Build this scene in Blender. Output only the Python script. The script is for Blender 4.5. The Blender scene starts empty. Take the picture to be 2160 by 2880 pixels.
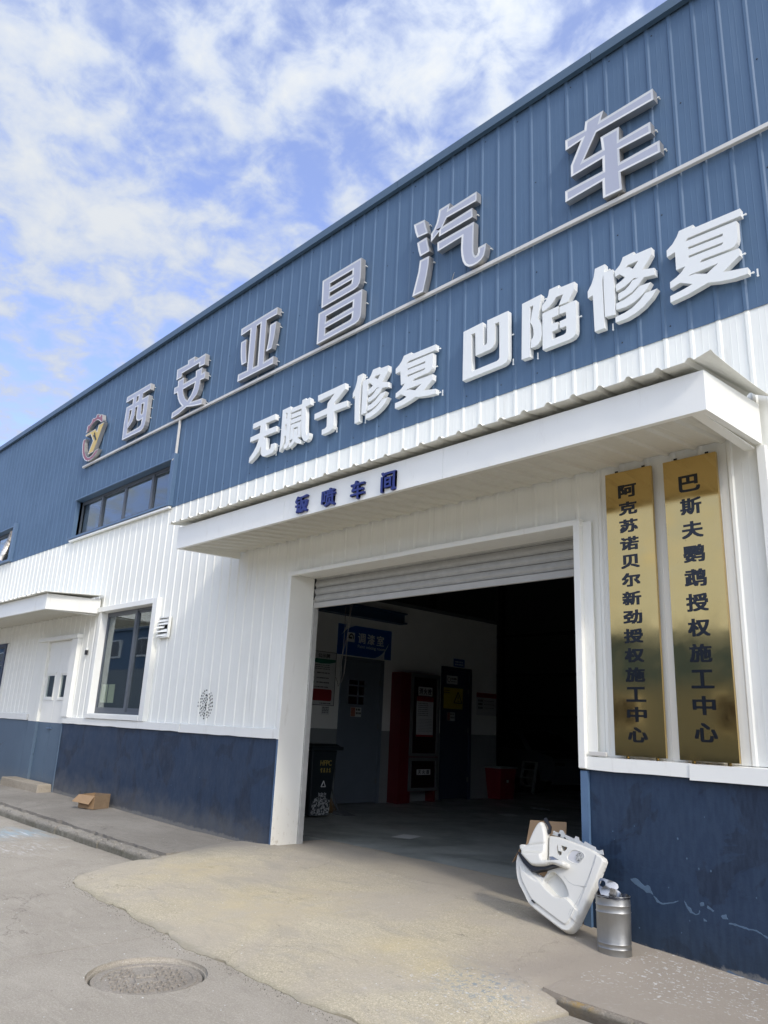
import bpy, bmesh, math, random
from mathutils import Vector, Matrix, noise
from mathutils.geometry import delaunay_2d_cdt
random.seed(7)
sc = bpy.context.scene
C = sc.collection
H = 1.62          # height of the camera above the road; all z below are measured from the camera
R = math.radians

# ------------------------------------------------------------------ camera
cam = bpy.data.cameras.new('camera')
camo = bpy.data.objects.new('camera', cam)
C.objects.link(camo)
cam.sensor_fit = 'VERTICAL'; cam.sensor_height = 36.0; cam.sensor_width = 27.0
cam.lens = 36.0 * 2140.0 / 2880.0
cam.clip_start = 0.05; cam.clip_end = 3000
M = ((0.69235291, -0.16603345, -0.70219679), (0.72019445, 0.21883379, 0.65835532), (0.04435538, -0.96153246, 0.27108658))
camo.matrix_world = Matrix(((M[0][0], -M[0][1], -M[0][2], 0), (M[1][0], -M[1][1], -M[1][2], 0), (M[2][0], -M[2][1], -M[2][2], H), (0, 0, 0, 1)))
sc.camera = camo

# ------------------------------------------------------------------ sun and sky
SUN_EL = R(38); SUN_DIR = Vector((0.963 * math.cos(SUN_EL), -0.27 * math.cos(SUN_EL), math.sin(SUN_EL)))
sun = bpy.data.lights.new('sun', 'SUN'); sun.energy = 1.4; sun.angle = R(6); sun.color = (1.0, 0.93, 0.82)
suno = bpy.data.objects.new('sun', sun); C.objects.link(suno)
suno.rotation_euler = (-SUN_DIR).to_track_quat('-Z', 'Y').to_euler()
suno.location = (8, -6, 20)

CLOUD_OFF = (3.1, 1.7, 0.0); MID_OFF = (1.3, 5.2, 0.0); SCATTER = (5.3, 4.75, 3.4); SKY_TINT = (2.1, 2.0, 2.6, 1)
world = bpy.data.worlds.new('World'); sc.world = world; world.use_nodes = True
wt = world.node_tree; wt.nodes.clear()
def WN(t, **k):
    n = wt.nodes.new(t)
    for a, b in k.items(): setattr(n, a, b)
    return n
def wl(a, b): wt.links.new(a, b)
def wmath(op, a, b=None, c=None, clamp=False):
    n = WN('ShaderNodeMath', operation=op, use_clamp=clamp)
    for i, v in enumerate((a, b, c)):
        if v is None: continue
        if isinstance(v, (int, float)): n.inputs[i].default_value = v
        else: wl(v, n.inputs[i])
    return n.outputs[0]
sky = WN('ShaderNodeTexSky', sky_type='NISHITA'); sky.sun_disc = False
sky.sun_elevation = SUN_EL; sky.sun_rotation = math.atan2(0.963, -0.27); sky.air_density = 1.0; sky.dust_density = 1.2; sky.ozone_density = 2.2
tc = WN('ShaderNodeTexCoord'); sep = WN('ShaderNodeSeparateXYZ'); wl(tc.outputs['Generated'], sep.inputs[0])
zz = wmath('MAXIMUM', sep.outputs[2], 0.02)
den = wmath('ADD', zz, 0.22)
u = wmath('DIVIDE', sep.outputs[0], den); v = wmath('DIVIDE', sep.outputs[1], den)
cmb = WN('ShaderNodeCombineXYZ'); wl(u, cmb.inputs[0]); wl(v, cmb.inputs[1])
def wnoise(scale, detail, rough, off, dist=0.0):
    mp = WN('ShaderNodeMapping'); mp.inputs['Location'].default_value = off; wl(cmb.outputs[0], mp.inputs[0])
    n = WN('ShaderNodeTexNoise'); n.inputs['Scale'].default_value = scale; n.inputs['Detail'].default_value = detail
    n.inputs['Roughness'].default_value = rough; n.inputs['Distortion'].default_value = dist
    wl(mp.outputs[0], n.inputs['Vector']); return n.outputs['Fac']
def wramp(x, a, b):
    n = WN('ShaderNodeMapRange', interpolation_type='SMOOTHSTEP'); n.inputs['From Min'].default_value = a; n.inputs['From Max'].default_value = b
    wl(x, n.inputs[0]); return n.outputs[0]
big = wnoise(0.85, 4, 0.5, CLOUD_OFF)
mid = wnoise(13.0, 9, 0.56, MID_OFF, 0.3)
fine = wnoise(15.0, 8, 0.6, (7.7, 2.2, 0), 0.1)
dens = wmath('ADD', wmath('ADD', wmath('MULTIPLY', big, 0.35), wmath('MULTIPLY', mid, 1.15)), wmath('MULTIPLY', fine, 0.42))
# cloud banks and gaps of this sky, placed on the cloud deck: (east, north, radius, strength)
BANKS = [(-0.854, 0.173, 0.075, 0.24), (-0.968, 0.238, 0.091, 0.22), (-1.02, 0.329, 0.08, 0.2), (-0.991, 0.418, 0.068, 0.2), (-0.934, 0.526, 0.07, 0.18), (-1.192, 0.34, 0.14, 0.18), (-1.14, 0.455, 0.107, 0.14), (-0.665, 0.345, 0.061, 0.17), (-0.638, 0.409, 0.063, 0.16), (-0.581, 0.503, 0.076, 0.17), (-0.468, 0.554, 0.081, 0.17), (-0.745, 0.412, 0.033, 0.18), (-1.6, 0.44, 0.152, 0.12), (-0.771, 0.326, 0.039, 0.1), (-0.741, 0.251, 0.05, -0.16), (-0.869, 0.395, 0.059, -0.16), (-0.725, 0.532, 0.078, -0.2), (-1.048, 0.394, 0.037, -0.14), (-0.549, 0.434, 0.039, -0.06), (-1.458, 0.358, 0.085, -0.12), (-1.332, 0.504, 0.107, -0.02), (-0.37, 0.592, 0.056, -0.1), (-0.635, 0.601, 0.063, -0.12)]
for bu, bv, br, bw in BANKS:
    bw = bw * 0.8 if bw > 0 else bw * 0.35
    q = WN('ShaderNodeVectorMath', operation='DISTANCE'); wl(cmb.outputs[0], q.inputs[0]); q.inputs[1].default_value = (bu, bv, 0)
    g_ = wmath('POWER', 2.718, wmath('MULTIPLY', wmath('POWER', wmath('DIVIDE', q.outputs['Value'], br), 2.0), -1.0))
    dens = wmath('ADD', dens, wmath('MULTIPLY', g_, bw))
cov = wramp(dens, 0.80, 1.17)
thick = wramp(dens, 0.98, 1.40)
# towards the horizon cloud layers close up
hz = wramp(sep.outputs[2], 0.40, 0.02)
cov2 = wmath('MAXIMUM', cov, wmath('MULTIPLY', hz, 0.7))
veil = wmath('ADD', wmath('MULTIPLY', cov2, 0.74), 0.24, clamp=True)
cc = WN('ShaderNodeMix', data_type='RGBA'); wl(thick, cc.inputs['Factor'])
cc.inputs[6].default_value = (4.2, 4.85, 6.3, 1); cc.inputs[7].default_value = (5.6, 5.9, 6.3, 1)
skyb = WN('ShaderNodeMix', data_type='RGBA', blend_type='MULTIPLY'); skyb.inputs['Factor'].default_value = 1.0
wl(sky.outputs[0], skyb.inputs[6]); skyb.inputs[7].default_value = SKY_TINT
# thin cloud scatters the light forward: the deck brightens smoothly towards the veiled sun
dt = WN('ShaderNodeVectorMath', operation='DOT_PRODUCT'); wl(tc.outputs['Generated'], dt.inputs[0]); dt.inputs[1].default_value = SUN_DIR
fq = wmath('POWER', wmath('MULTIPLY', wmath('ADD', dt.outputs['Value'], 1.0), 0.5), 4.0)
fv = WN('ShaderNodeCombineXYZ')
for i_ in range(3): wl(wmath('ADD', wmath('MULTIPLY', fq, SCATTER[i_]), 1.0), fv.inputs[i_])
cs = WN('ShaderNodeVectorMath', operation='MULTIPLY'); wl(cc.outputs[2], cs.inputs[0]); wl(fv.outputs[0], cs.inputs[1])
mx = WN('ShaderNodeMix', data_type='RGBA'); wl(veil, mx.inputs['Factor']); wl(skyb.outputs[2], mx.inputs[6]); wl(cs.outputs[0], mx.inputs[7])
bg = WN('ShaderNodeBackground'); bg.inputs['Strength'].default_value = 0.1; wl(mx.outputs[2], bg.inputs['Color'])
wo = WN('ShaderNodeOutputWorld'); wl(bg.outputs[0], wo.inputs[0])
sc.view_settings.view_transform = 'Standard'; sc.view_settings.look = 'None'
sc.view_settings.exposure = 0.38; sc.view_settings.gamma = 1.0; sc.view_settings.use_curve_mapping = False
sc.render.engine = 'CYCLES'
sc.cycles.use_denoising = True
sc.cycles.max_bounces = 8; sc.cycles.diffuse_bounces = 6; sc.cycles.glossy_bounces = 4; sc.cycles.transparent_max_bounces = 8
sc.cycles.sample_clamp_indirect = 4.0

# ------------------------------------------------------------------ materials
class Mat:
    """small helper round one node material; colours may be built from world-position noise"""
    def __init__(s, name, rough=0.6, metal=0.0, spec=0.5):
        s.m = bpy.data.materials.new(name); s.m.use_nodes = True; s.t = s.m.node_tree
        s.b = s.t.nodes['Principled BSDF']; s.b.inputs['Roughness'].default_value = rough
        s.b.inputs['Metallic'].default_value = metal; s.b.inputs['Specular IOR Level'].default_value = spec
        s.geo = None
    def N(s, t, **k):
        n = s.t.nodes.new(t)
        for a, b in k.items(): setattr(n, a, b)
        return n
    def L(s, a, b): s.t.links.new(a, b)
    def pos(s):
        if not s.geo: s.geo = s.N('ShaderNodeNewGeometry')
        return s.geo.outputs['Position']
    def noise(s, scale, detail=4, rough=0.55, stretch=(1, 1, 1), off=(0, 0, 0), dist=0.0):
        mp = s.N('ShaderNodeMapping'); mp.inputs['Scale'].default_value = stretch; mp.inputs['Location'].default_value = off
        s.L(s.pos(), mp.inputs[0]); n = s.N('ShaderNodeTexNoise')
        n.inputs['Scale'].default_value = scale; n.inputs['Detail'].default_value = detail; n.inputs['Roughness'].default_value = rough
        n.inputs['Distortion'].default_value = dist
        s.L(mp.outputs[0], n.inputs['Vector']); return n.outputs['Fac']
    def voro(s, scale, stretch=(1, 1, 1), feature='F1', off=(0, 0, 0)):
        mp = s.N('ShaderNodeMapping'); mp.inputs['Scale'].default_value = stretch; mp.inputs['Location'].default_value = off
        s.L(s.pos(), mp.inputs[0]); n = s.N('ShaderNodeTexVoronoi', feature=feature); n.inputs['Scale'].default_value = scale
        s.L(mp.outputs[0], n.inputs['Vector']); return n.outputs['Distance']
    def ramp(s, x, a, b, lo=0.0, hi=1.0):
        n = s.N('ShaderNodeMapRange', interpolation_type='SMOOTHSTEP')
        for k, v_ in zip(('From Min', 'From Max', 'To Min', 'To Max'), (a, b, lo, hi)): n.inputs[k].default_value = v_
        s.L(x, n.inputs[0]); return n.outputs[0]
    def math(s, op, a, b=None, clamp=False):
        n = s.N('ShaderNodeMath', operation=op, use_clamp=clamp)
        for i, v_ in enumerate((a, b)):
            if v_ is None: continue
            if isinstance(v_, (int, float)): n.inputs[i].default_value = v_
            else: s.L(v_, n.inputs[i])
        return n.outputs[0]
    def mix(s, f, a, b, blend='MIX'):
        n = s.N('ShaderNodeMix', data_type='RGBA', blend_type=blend)
        if isinstance(f, (int, float)): n.inputs[0].default_value = f
        else: s.L(f, n.inputs[0])
        for i, v_ in ((6, a), (7, b)):
            if isinstance(v_, tuple): n.inputs[i].default_value = (v_ + (1,))[:4]
            else: s.L(v_, n.inputs[i])
        return n.outputs[2]
    def col(s, c):
        if isinstance(c, tuple): s.b.inputs['Base Color'].default_value = (c + (1,))[:4]
        else: s.L(c, s.b.inputs['Base Color'])
        return s
    def rgh(s, x): s.L(x, s.b.inputs['Roughness']); return s
    def bump(s, h, strength=0.3, dist=0.01):
        n = s.N('ShaderNodeBump'); n.inputs['Strength'].default_value = strength; n.inputs['Distance'].default_value = dist
        s.L(h, n.inputs['Height']); s.L(n.outputs[0], s.b.inputs['Normal']); return s
    def near(s, x, y, r, soft, z=None):
        """1 near a place in the world, falling to 0"""
        sp = s.N('ShaderNodeVectorMath', operation='SUBTRACT'); s.L(s.pos(), sp.inputs[0]); sp.inputs[1].default_value = (x, y, 0 if z is None else z)
        q = s.N('ShaderNodeVectorMath', operation='MULTIPLY'); s.L(sp.outputs[0], q.inputs[0]); q.inputs[1].default_value = (1, 1, 0 if z is None else 1)
        ln = s.N('ShaderNodeVectorMath', operation='LENGTH'); s.L(q.outputs[0], ln.inputs[0])
        return s.ramp(ln.outputs['Value'], r + soft, r - soft)
    def axis(s, i):
        sp = s.N('ShaderNodeSeparateXYZ'); s.L(s.pos(), sp.inputs[0]); return sp.outputs[i]

def plain(name, c, rough=0.6, metal=0.0, var=0.10, scale=6, spec=0.5, bump=0.0):
    m = Mat(name, rough, metal, spec)
    f = m.noise(scale, 5, 0.6)
    lo = tuple(x * (1 - var) for x in c); hi = tuple(min(1, x * (1 + var)) for x in c)
    m.col(m.mix(f, lo, hi))
    if bump: m.bump(m.noise(scale * 6, 5, 0.6), bump, 0.004)
    return m.m

MT = {}
def build_materials():
    # painted ribbed steel sheets
    def sheet(name, c, dirt, dcol, bumpy):
        m = Mat(name, 0.5, 0.0, 0.3)
        streak = m.noise(9, 5, 0.6, (1, 1, 0.06)); blot = m.noise(1.1, 4, 0.6)
        base = m.mix(streak, tuple(x * 0.93 for x in c), tuple(min(1, x * 1.05) for x in c))
        base = m.mix(m.ramp(blot, 0.45, 0.75, 0, 0.35), base, tuple(x * 0.86 for x in c))
        ds = m.math('MULTIPLY', m.ramp(m.noise(14, 6, 0.7, (1, 1, 0.05), (4, 0, 0)), 0.56, 0.78), dirt)
        base = m.mix(ds, base, dcol)
        m.col(base); m.rgh(m.ramp(blot, 0.3, 0.7, 0.48, 0.62)); m.bump(m.noise(2.2, 3, 0.5, (1, 1, 0.45)), bumpy, 0.03); return m
    MT['white_sheet'] = sheet('white_sheet_steel', (0.80, 0.80, 0.735), 0.5, (0.52, 0.50, 0.44), 0.22).m
    MT['blue_sheet'] = sheet('blue_sheet_steel', (0.082, 0.140, 0.222), 0.25, (0.20, 0.27, 0.35), 0.25).m
    # trims
    m = Mat('white_painted_trim', 0.4); n1 = m.noise(2.5, 5, 0.6)
    base = m.mix(n1, (0.75, 0.75, 0.70), (0.81, 0.81, 0.755))
    low = m.ramp(m.axis(2), 0.95, 0.15)
    sp = m.ramp(m.noise(26, 6, 0.7, (1, 1, 0.5)), 0.55, 0.72)
    base = m.mix(m.math('MULTIPLY', low, m.math('ADD', m.math('MULTIPLY', sp, 0.75), 0.2)), base, (0.36, 0.30, 0.21))
    base = m.mix(m.math('MULTIPLY', m.ramp(m.noise(7, 6, 0.7, (1, 1, 0.22), (3, 3, 3)), 0.56, 0.78), 0.5), base, (0.5, 0.47, 0.40))
    m.col(base).bump(m.noise(1.6, 3, 0.5), 0.25, 0.03); MT['trim'] = m.m
    MT['soffit'] = sheet('shade_toned_soffit_sheet', (0.60, 0.585, 0.515), 0.5, (0.42, 0.40, 0.33), 0.22).m  # white sheet toned beige: under-canopy shade put into the base colour
    MT['blue_trim'] = plain('blue_painted_trim', (0.085, 0.145, 0.23), 0.42, var=0.08, scale=3)
    MT['cap'] = plain('dark_blue_roof_cap', (0.06, 0.105, 0.155), 0.4, var=0.12, scale=2)
    # jamb foot, brighter blue
    MT['jamb_blue'] = plain('blue_brushed_paint', (0.085, 0.15, 0.25), 0.5, var=0.18, scale=5, bump=0.1)
    # plinth paint : dark blue masonry paint with water marks, dust and flaking
    m = Mat('dark_blue_masonry_paint', 0.5, 0.0, 0.4)
    b1 = m.mix(m.noise(1.4, 6, 0.65, (1, 1, 0.8), dist=0.6), (0.011, 0.025, 0.053), (0.018, 0.039, 0.080))
    w = m.ramp(m.noise(1.9, 5, 0.6, (1, 1, 1), (9, 1, 3), 0.9), 0.52, 0.56)
    b1 = m.mix(m.math('MULTIPLY', w, 0.65), b1, (0.007, 0.015, 0.033))
    drip = m.ramp(m.noise(16, 5, 0.6, (1, 1, 0.06), (2, 8, 1)), 0.52, 0.75)
    b1 = m.mix(m.math('MULTIPLY', drip, 0.22), b1, (0.040, 0.066, 0.105))
    hg = m.math('ADD', m.axis(2), m.math('ADD', m.math('MULTIPLY', m.axis(0), 0.0125), 0.0))
    lw = m.math('MULTIPLY', m.ramp(m.math('ADD', hg, m.math('MULTIPLY', m.noise(3, 6, 0.7), 0.5)), 0.72, 0.24), 0.55)
    left = m.ramp(m.axis(0), -7.6, -8.6)
    b1 = m.mix(m.math('MULTIPLY', lw, left), b1, (0.15, 0.145, 0.13))
    b1 = m.mix(m.math('MULTIPLY', lw, m.math('SUBTRACT', 0.9, left)), b1, (0.020, 0.032, 0.045))
    edge = m.ramp(m.math('ADD', hg, m.math('MULTIPLY', m.noise(9, 6, 0.75), 0.14)), 0.135, 0.105)
    b1 = m.mix(m.math('MULTIPLY', edge, 0.7), b1, (0.22, 0.21, 0.185))
    roll = m.ramp(m.noise(30, 3, 0.6, (1, 1, 0.25), (6, 6, 6)), 0.35, 0.65)
    b1 = m.mix(m.math('MULTIPLY', roll, 0.16), b1, (0.05, 0.085, 0.14))
    m.col(b1).rgh(m.ramp(m.noise(3, 4), 0.3, 0.7, 0.42, 0.62)).bump(m.noise(18, 6, 0.7), 0.35, 0.008)
    MT['plinth'] = m.m
    m = Mat('worn_blue_wall_paint', 0.55)
    b1 = m.mix(m.noise(1.6, 6, 0.65, dist=0.5), (0.065, 0.105, 0.155), (0.095, 0.145, 0.20))
    lw = m.math('MULTIPLY', m.ramp(m.math('ADD', m.axis(2), m.math('MULTIPLY', m.noise(3, 6, 0.7), 0.4)), 0.75, 0.35), 0.4)
    m.col(m.mix(lw, b1, (0.20, 0.20, 0.18))).bump(m.noise(18, 6, 0.7), 0.3, 0.008); MT['plinth_light'] = m.m
    # concretes
    def concrete(name, c1, c2, grain=0.25, yellow=0.0, speck=True, extra=None, crack=0.5):
        m = Mat(name, 0.85, 0.0, 0.25); dk = lambda k: tuple(x * k for x in c1); lt = lambda k: tuple(min(1, x * k) for x in c2)
        b = m.mix(m.ramp(m.noise(0.8, 6, 0.62, dist=0.4), 0.35, 0.68), c1, c2)
        b = m.mix(m.ramp(m.noise(3.3, 7, 0.7, (1, 1, 1), (4, 2, 0), 0.7), 0.50, 0.68, 0, 0.38), b, dk(0.74))
        b = m.mix(m.ramp(m.noise(2.4, 6, 0.65, (0.5, 1.6, 1), (8, 1, 0), 1.2), 0.55, 0.72, 0, 0.35), b, lt(1.24))
        # sweeping trowel and wheel marks along the yard
        b = m.mix(m.ramp(m.noise(5, 6, 0.7, (0.35, 3.0, 1), (3, 9, 0), 0.6), 0.54, 0.66, 0, 0.30), b, dk(0.70))
        b = m.mix(m.ramp(m.noise(6, 6, 0.7, (0.3, 3.4, 1), (13, 2, 0), 0.6), 0.58, 0.68, 0, 0.30), b, lt(1.28))
        # aggregate: fine and coarse grain, pits
        b = m.mix(m.ramp(m.noise(150, 3, 0.7), 0.38, 0.62, 0, grain * 1.1), b, dk(0.55))
        b = m.mix(m.ramp(m.noise(70, 4, 0.75, off=(3, 1, 1)), 0.50, 0.66, 0, grain * 1.3), b, lt(1.35))
        b = m.mix(m.ramp(m.noise(38, 5, 0.75, off=(5, 1, 1)), 0.53, 0.66, 0, grain * 1.0), b, dk(0.58))
        pit = m.ramp(m.voro(26, off=(1, 2, 0)), 0.10, 0.05); b = m.mix(m.math('MULTIPLY', pit, m.ramp(m.noise(2.5, 4, 0.6, off=(1, 0, 0)), 0.45, 0.6, 0, 0.75)), b, dk(0.35))
        # hairline cracks
        wob = m.noise(1.8, 5, 0.65, off=(2, 2, 2))
        mp = m.N('ShaderNodeVectorMath', operation='MULTIPLY_ADD'); cw = m.N('ShaderNodeCombineXYZ'); m.L(wob, cw.inputs[0]); m.L(m.noise(1.8, 5, 0.65, off=(9, 2, 2)), cw.inputs[1])
        m.L(cw.outputs[0], mp.inputs[0]); mp.inputs[1].default_value = (1.1, 1.1, 0); m.L(m.pos(), mp.inputs[2])
        vr = m.N('ShaderNodeTexVoronoi', feature='DISTANCE_TO_EDGE'); vr.inputs['Scale'].default_value = 0.55; m.L(mp.outputs[0], vr.inputs['Vector'])
        ck = m.math('MULTIPLY', m.ramp(vr.outputs['Distance'], 0.0035, 0.0012), m.ramp(m.noise(0.9, 3, 0.5, off=(4, 4, 0)), 0.45, 0.55, 0, crack)); b = m.mix(ck, b, dk(0.30))
        # dark oily spots and dropped paint
        b = m.mix(m.ramp(m.noise(5.5, 5, 0.6, (1, 1.8, 1), (11, 4, 0), 0.5), 0.68, 0.72, 0, 0.55), b, (0.10, 0.095, 0.085))
        b = m.mix(m.ramp(m.noise(17, 4, 0.6, (1, 1.5, 1), (1, 14, 0), 0.5), 0.70, 0.735, 0, 0.7), b, (0.075, 0.072, 0.066))
        if speck:
            sk = m.math('MULTIPLY', m.ramp(m.noise(48, 3, 0.6, off=(2, 7, 1)), 0.70, 0.73), m.ramp(m.noise(1.0, 3, 0.5, off=(7, 7, 1)), 0.50, 0.62))
            b = m.mix(m.math('MULTIPLY', sk, 0.8), b, (0.66, 0.65, 0.61))
        if extra: b = extra(m, b)
        m.col(b).bump(m.math('SUBTRACT', m.math('ADD', m.noise(48, 6, 0.8), m.math('MULTIPLY', m.noise(7, 6, 0.7), 0.8)), m.math('ADD', m.math('MULTIPLY', pit, 0.5), ck)), 0.8, 0.016)
        return m.m
    def road_extra(m, b):
        # pale blue and white paint spilt on the road by the kerb
        z1 = m.near(-11.5, 4.12, 0.50, 0.45); f1 = m.ramp(m.noise(2.2, 6, 0.7, (0.7, 3.2, 1), (1, 1, 0)), 0.40, 0.60)
        b = m.mix(m.math('MULTIPLY', m.math('MULTIPLY', z1, f1), 0.9), b, (0.34, 0.43, 0.47))
        z2 = m.near(-11.35, 4.18, 0.22, 0.25); f2 = m.ramp(m.noise(3.2, 6, 0.65, (0.6, 4, 1), (5, 5, 0)), 0.54, 0.60)
        b = m.mix(m.math('MULTIPLY', m.math('MULTIPLY', z2, f2), 0.9), b, (0.66, 0.68, 0.68))
        z3 = m.near(-10.25, 3.78, 0.42, 0.35); f3 = m.ramp(m.noise(7, 6, 0.75, (0.7, 2.4, 1), (2, 5, 0)), 0.52, 0.60)
        b = m.mix(m.math('MULTIPLY', m.math('MULTIPLY', z3, f3), 0.8), b, (0.60, 0.58, 0.54))
        gut = m.math('MULTIPLY', m.ramp(m.axis(1), 4.2, 4.7), m.ramp(m.noise(6, 5, 0.7), 0.3, 0.7, 0.1, 0.5))
        return m.mix(gut, b, (0.14, 0.135, 0.115))
    MT['road'] = concrete('pale_grey_road_concrete', (0.405, 0.362, 0.292), (0.475, 0.428, 0.350), 0.34, extra=road_extra)
    def ramp_extra(m, b):
        b = m.mix(m.ramp(m.noise(0.75, 5, 0.65, off=(21, 3, 0), dist=0.8), 0.42, 0.62, 0, 0.6), b, (0.47, 0.415, 0.335))
        b = m.mix(m.ramp(m.noise(2.0, 6, 0.7, (0.6, 1.8, 1), off=(2, 13, 0), dist=0.8), 0.50, 0.66, 0, 0.5), b, (0.39, 0.35, 0.29))
        for (x, y, r_, s_) in ((-5.9, 4.3, 0.5, 0.7), (-4.25, 4.3, 0.25, 0.35), (-3.75, 4.25, 0.15, 0.25), (-7.6, 4.6, 0.4, 0.6)):
            b = m.mix(m.math('MULTIPLY', m.near(x, y, r_, s_), m.ramp(m.noise(3, 5, 0.6), 0.3, 0.7, 0.1, 0.55)), b, (0.64, 0.52, 0.27))
        zb = m.near(-3.42, 4.28, 0.26, 0.24); fb = m.ramp(m.noise(24, 6, 0.72, off=(6, 2, 0)), 0.53, 0.56)
        b = m.mix(m.math('MULTIPLY', m.math('MULTIPLY', zb, fb), 0.7), b, (0.20, 0.27, 0.32))
        zw = m.near(-3.45, 4.15, 0.6, 0.4); fw = m.ramp(m.noise(34, 4, 0.6, off=(1, 9, 0)), 0.63, 0.66)
        b = m.mix(m.math('MULTIPLY', m.math('MULTIPLY', zw, fw), 0.9), b, (0.66, 0.65, 0.62))
        scr = m.math('MULTIPLY', m.near(-5.4, 5.2, 0.8, 0.6), m.ramp(m.noise(3.0, 6, 0.7, (6, 0.6, 1), (2, 2, 0)), 0.56, 0.64))
        b = m.mix(m.math('MULTIPLY', scr, 0.5), b, (0.50, 0.46, 0.38))
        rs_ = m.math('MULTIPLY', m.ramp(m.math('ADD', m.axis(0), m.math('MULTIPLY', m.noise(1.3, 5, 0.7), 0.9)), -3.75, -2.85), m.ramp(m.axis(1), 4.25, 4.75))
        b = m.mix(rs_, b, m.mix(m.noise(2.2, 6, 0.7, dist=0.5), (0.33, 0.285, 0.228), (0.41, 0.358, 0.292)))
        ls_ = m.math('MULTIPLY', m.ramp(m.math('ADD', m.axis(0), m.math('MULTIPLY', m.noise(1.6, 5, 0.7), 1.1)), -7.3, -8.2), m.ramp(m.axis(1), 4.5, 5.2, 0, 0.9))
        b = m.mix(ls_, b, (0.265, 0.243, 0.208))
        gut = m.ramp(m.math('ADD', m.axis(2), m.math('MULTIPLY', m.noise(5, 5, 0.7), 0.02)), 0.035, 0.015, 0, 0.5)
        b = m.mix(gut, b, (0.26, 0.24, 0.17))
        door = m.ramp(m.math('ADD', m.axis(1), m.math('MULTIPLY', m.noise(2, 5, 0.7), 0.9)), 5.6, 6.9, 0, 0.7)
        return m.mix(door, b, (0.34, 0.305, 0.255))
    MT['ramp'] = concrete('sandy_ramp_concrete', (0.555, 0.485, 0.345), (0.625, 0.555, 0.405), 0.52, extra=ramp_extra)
    MT['pavement'] = concrete('grey_pavement_concrete', (0.25, 0.228, 0.192), (0.325, 0.298, 0.252), 0.25,
        extra=lambda m, b: m.mix(m.math('MULTIPLY', m.ramp(m.math('ADD', m.axis(0), m.math('MULTIPLY', m.noise(1, 3), 0.5)), -3.2, -2.9), 0.95), b,
            m.mix(m.math('MULTIPLY', m.ramp(m.noise(30, 4, 0.65, off=(1, 3, 0)), 0.59, 0.62), m.ramp(m.math('ADD', m.axis(1), m.math('MULTIPLY', m.noise(2.0, 4, 0.6), 1.2)), 5.45, 5.8, 0.10, 1.0)), m.mix(m.noise(2.2, 6, 0.7, dist=0.5), (0.33, 0.285, 0.228), (0.41, 0.358, 0.292)), (0.62, 0.61, 0.58))))
    def kerb_extra(m, b):
        z = m.near(-2.88, 4.45, 0.10, 0.08); f = m.ramp(m.noise(14, 5, 0.7), 0.42, 0.56)
        b = m.mix(m.math('MULTIPLY', m.math('MULTIPLY', z, f), 0.8), b, (0.42, 0.27, 0.07))
        return m.mix(m.math('MULTIPLY', m.ramp(m.axis(2), 0.085, 0.045), m.ramp(m.noise(6, 5, 0.7), 0.3, 0.7, 0.35, 0.85)), b, (0.11, 0.108, 0.08))
    MT['kerb'] = concrete('weathered_kerb_concrete', (0.27, 0.248, 0.205), (0.37, 0.342, 0.285), 0.45, extra=kerb_extra)
    MT['kerb_right'] = concrete('brownish_kerb_concrete', (0.30, 0.262, 0.21), (0.38, 0.335, 0.275), 0.4, extra=lambda m, b: m.mix(m.math('MULTIPLY', m.ramp(m.axis(2), 0.062, 0.048), 0.8), kerb_extra(m, b), (0.105, 0.09, 0.07)))
    MT['manhole'] = concrete('dusty_iron_manhole', (0.31, 0.275, 0.225), (0.39, 0.35, 0.29), 0.4)
    MT['step'] = concrete('sandy_step_concrete', (0.33, 0.285, 0.215), (0.40, 0.35, 0.275), 0.3, speck=False)
    MT['earth'] = plain('damp_soil', (0.06, 0.055, 0.042), 0.95, var=0.4, scale=20, bump=0.5)
    m = Mat('worn_green_floor_paint', 0.42, 0.0, 0.5)
    b = m.mix(m.ramp(m.noise(0.9, 6, 0.65, dist=0.8), 0.35, 0.65), (0.18, 0.20, 0.185), (0.32, 0.34, 0.315))
    b = m.mix(m.ramp(m.noise(4, 6, 0.7, (1, 2.2, 1), dist=0.6), 0.56, 0.70, 0, 0.5), b, (0.36, 0.365, 0.33))
    m.col(b).rgh(m.ramp(m.noise(2, 5, 0.6), 0.3, 0.7, 0.3, 0.6)); MT['floor'] = m.m
    # interior walls
    def inwall(name, c): return plain(name, c, 0.75, var=0.08, scale=2.5, bump=0.05)
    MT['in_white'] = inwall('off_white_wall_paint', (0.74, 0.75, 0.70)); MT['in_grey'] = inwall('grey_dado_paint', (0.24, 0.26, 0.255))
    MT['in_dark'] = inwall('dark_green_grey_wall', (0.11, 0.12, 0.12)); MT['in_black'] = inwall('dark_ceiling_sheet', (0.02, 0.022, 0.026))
    MT['door_blue'] = plain('slate_blue_steel_door', (0.14, 0.17, 0.20), 0.45, var=0.15, scale=3)
    MT['door_dark'] = plain('dark_navy_steel_door', (0.030, 0.042, 0.075), 0.45, var=0.15, scale=3)
    MT['steel_blue_beam'] = plain('blue_steel_beam', (0.03, 0.07, 0.14), 0.5, var=0.3, scale=5)
    # sign materials
    m = Mat('silver_lilac_acrylic_face', 0.38, 0.0, 0.5); m.col(m.mix(m.noise(8, 5, 0.6, (1, 1, 0.15)), (0.37, 0.385, 0.45), (0.42, 0.435, 0.50))); MT['lilac'] = m.m
    m = Mat('brushed_steel_return', 0.45, 0.9); m.col(m.mix(m.noise(4, 4, 0.6, (1, 1, 0.3)), (0.42, 0.40, 0.37), (0.60, 0.59, 0.56))); MT['steel_side'] = m.m
    m = Mat('polished_steel_rim', 0.35, 0.1); m.col((0.66, 0.66, 0.63)); MT['steel_rim'] = m.m
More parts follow.
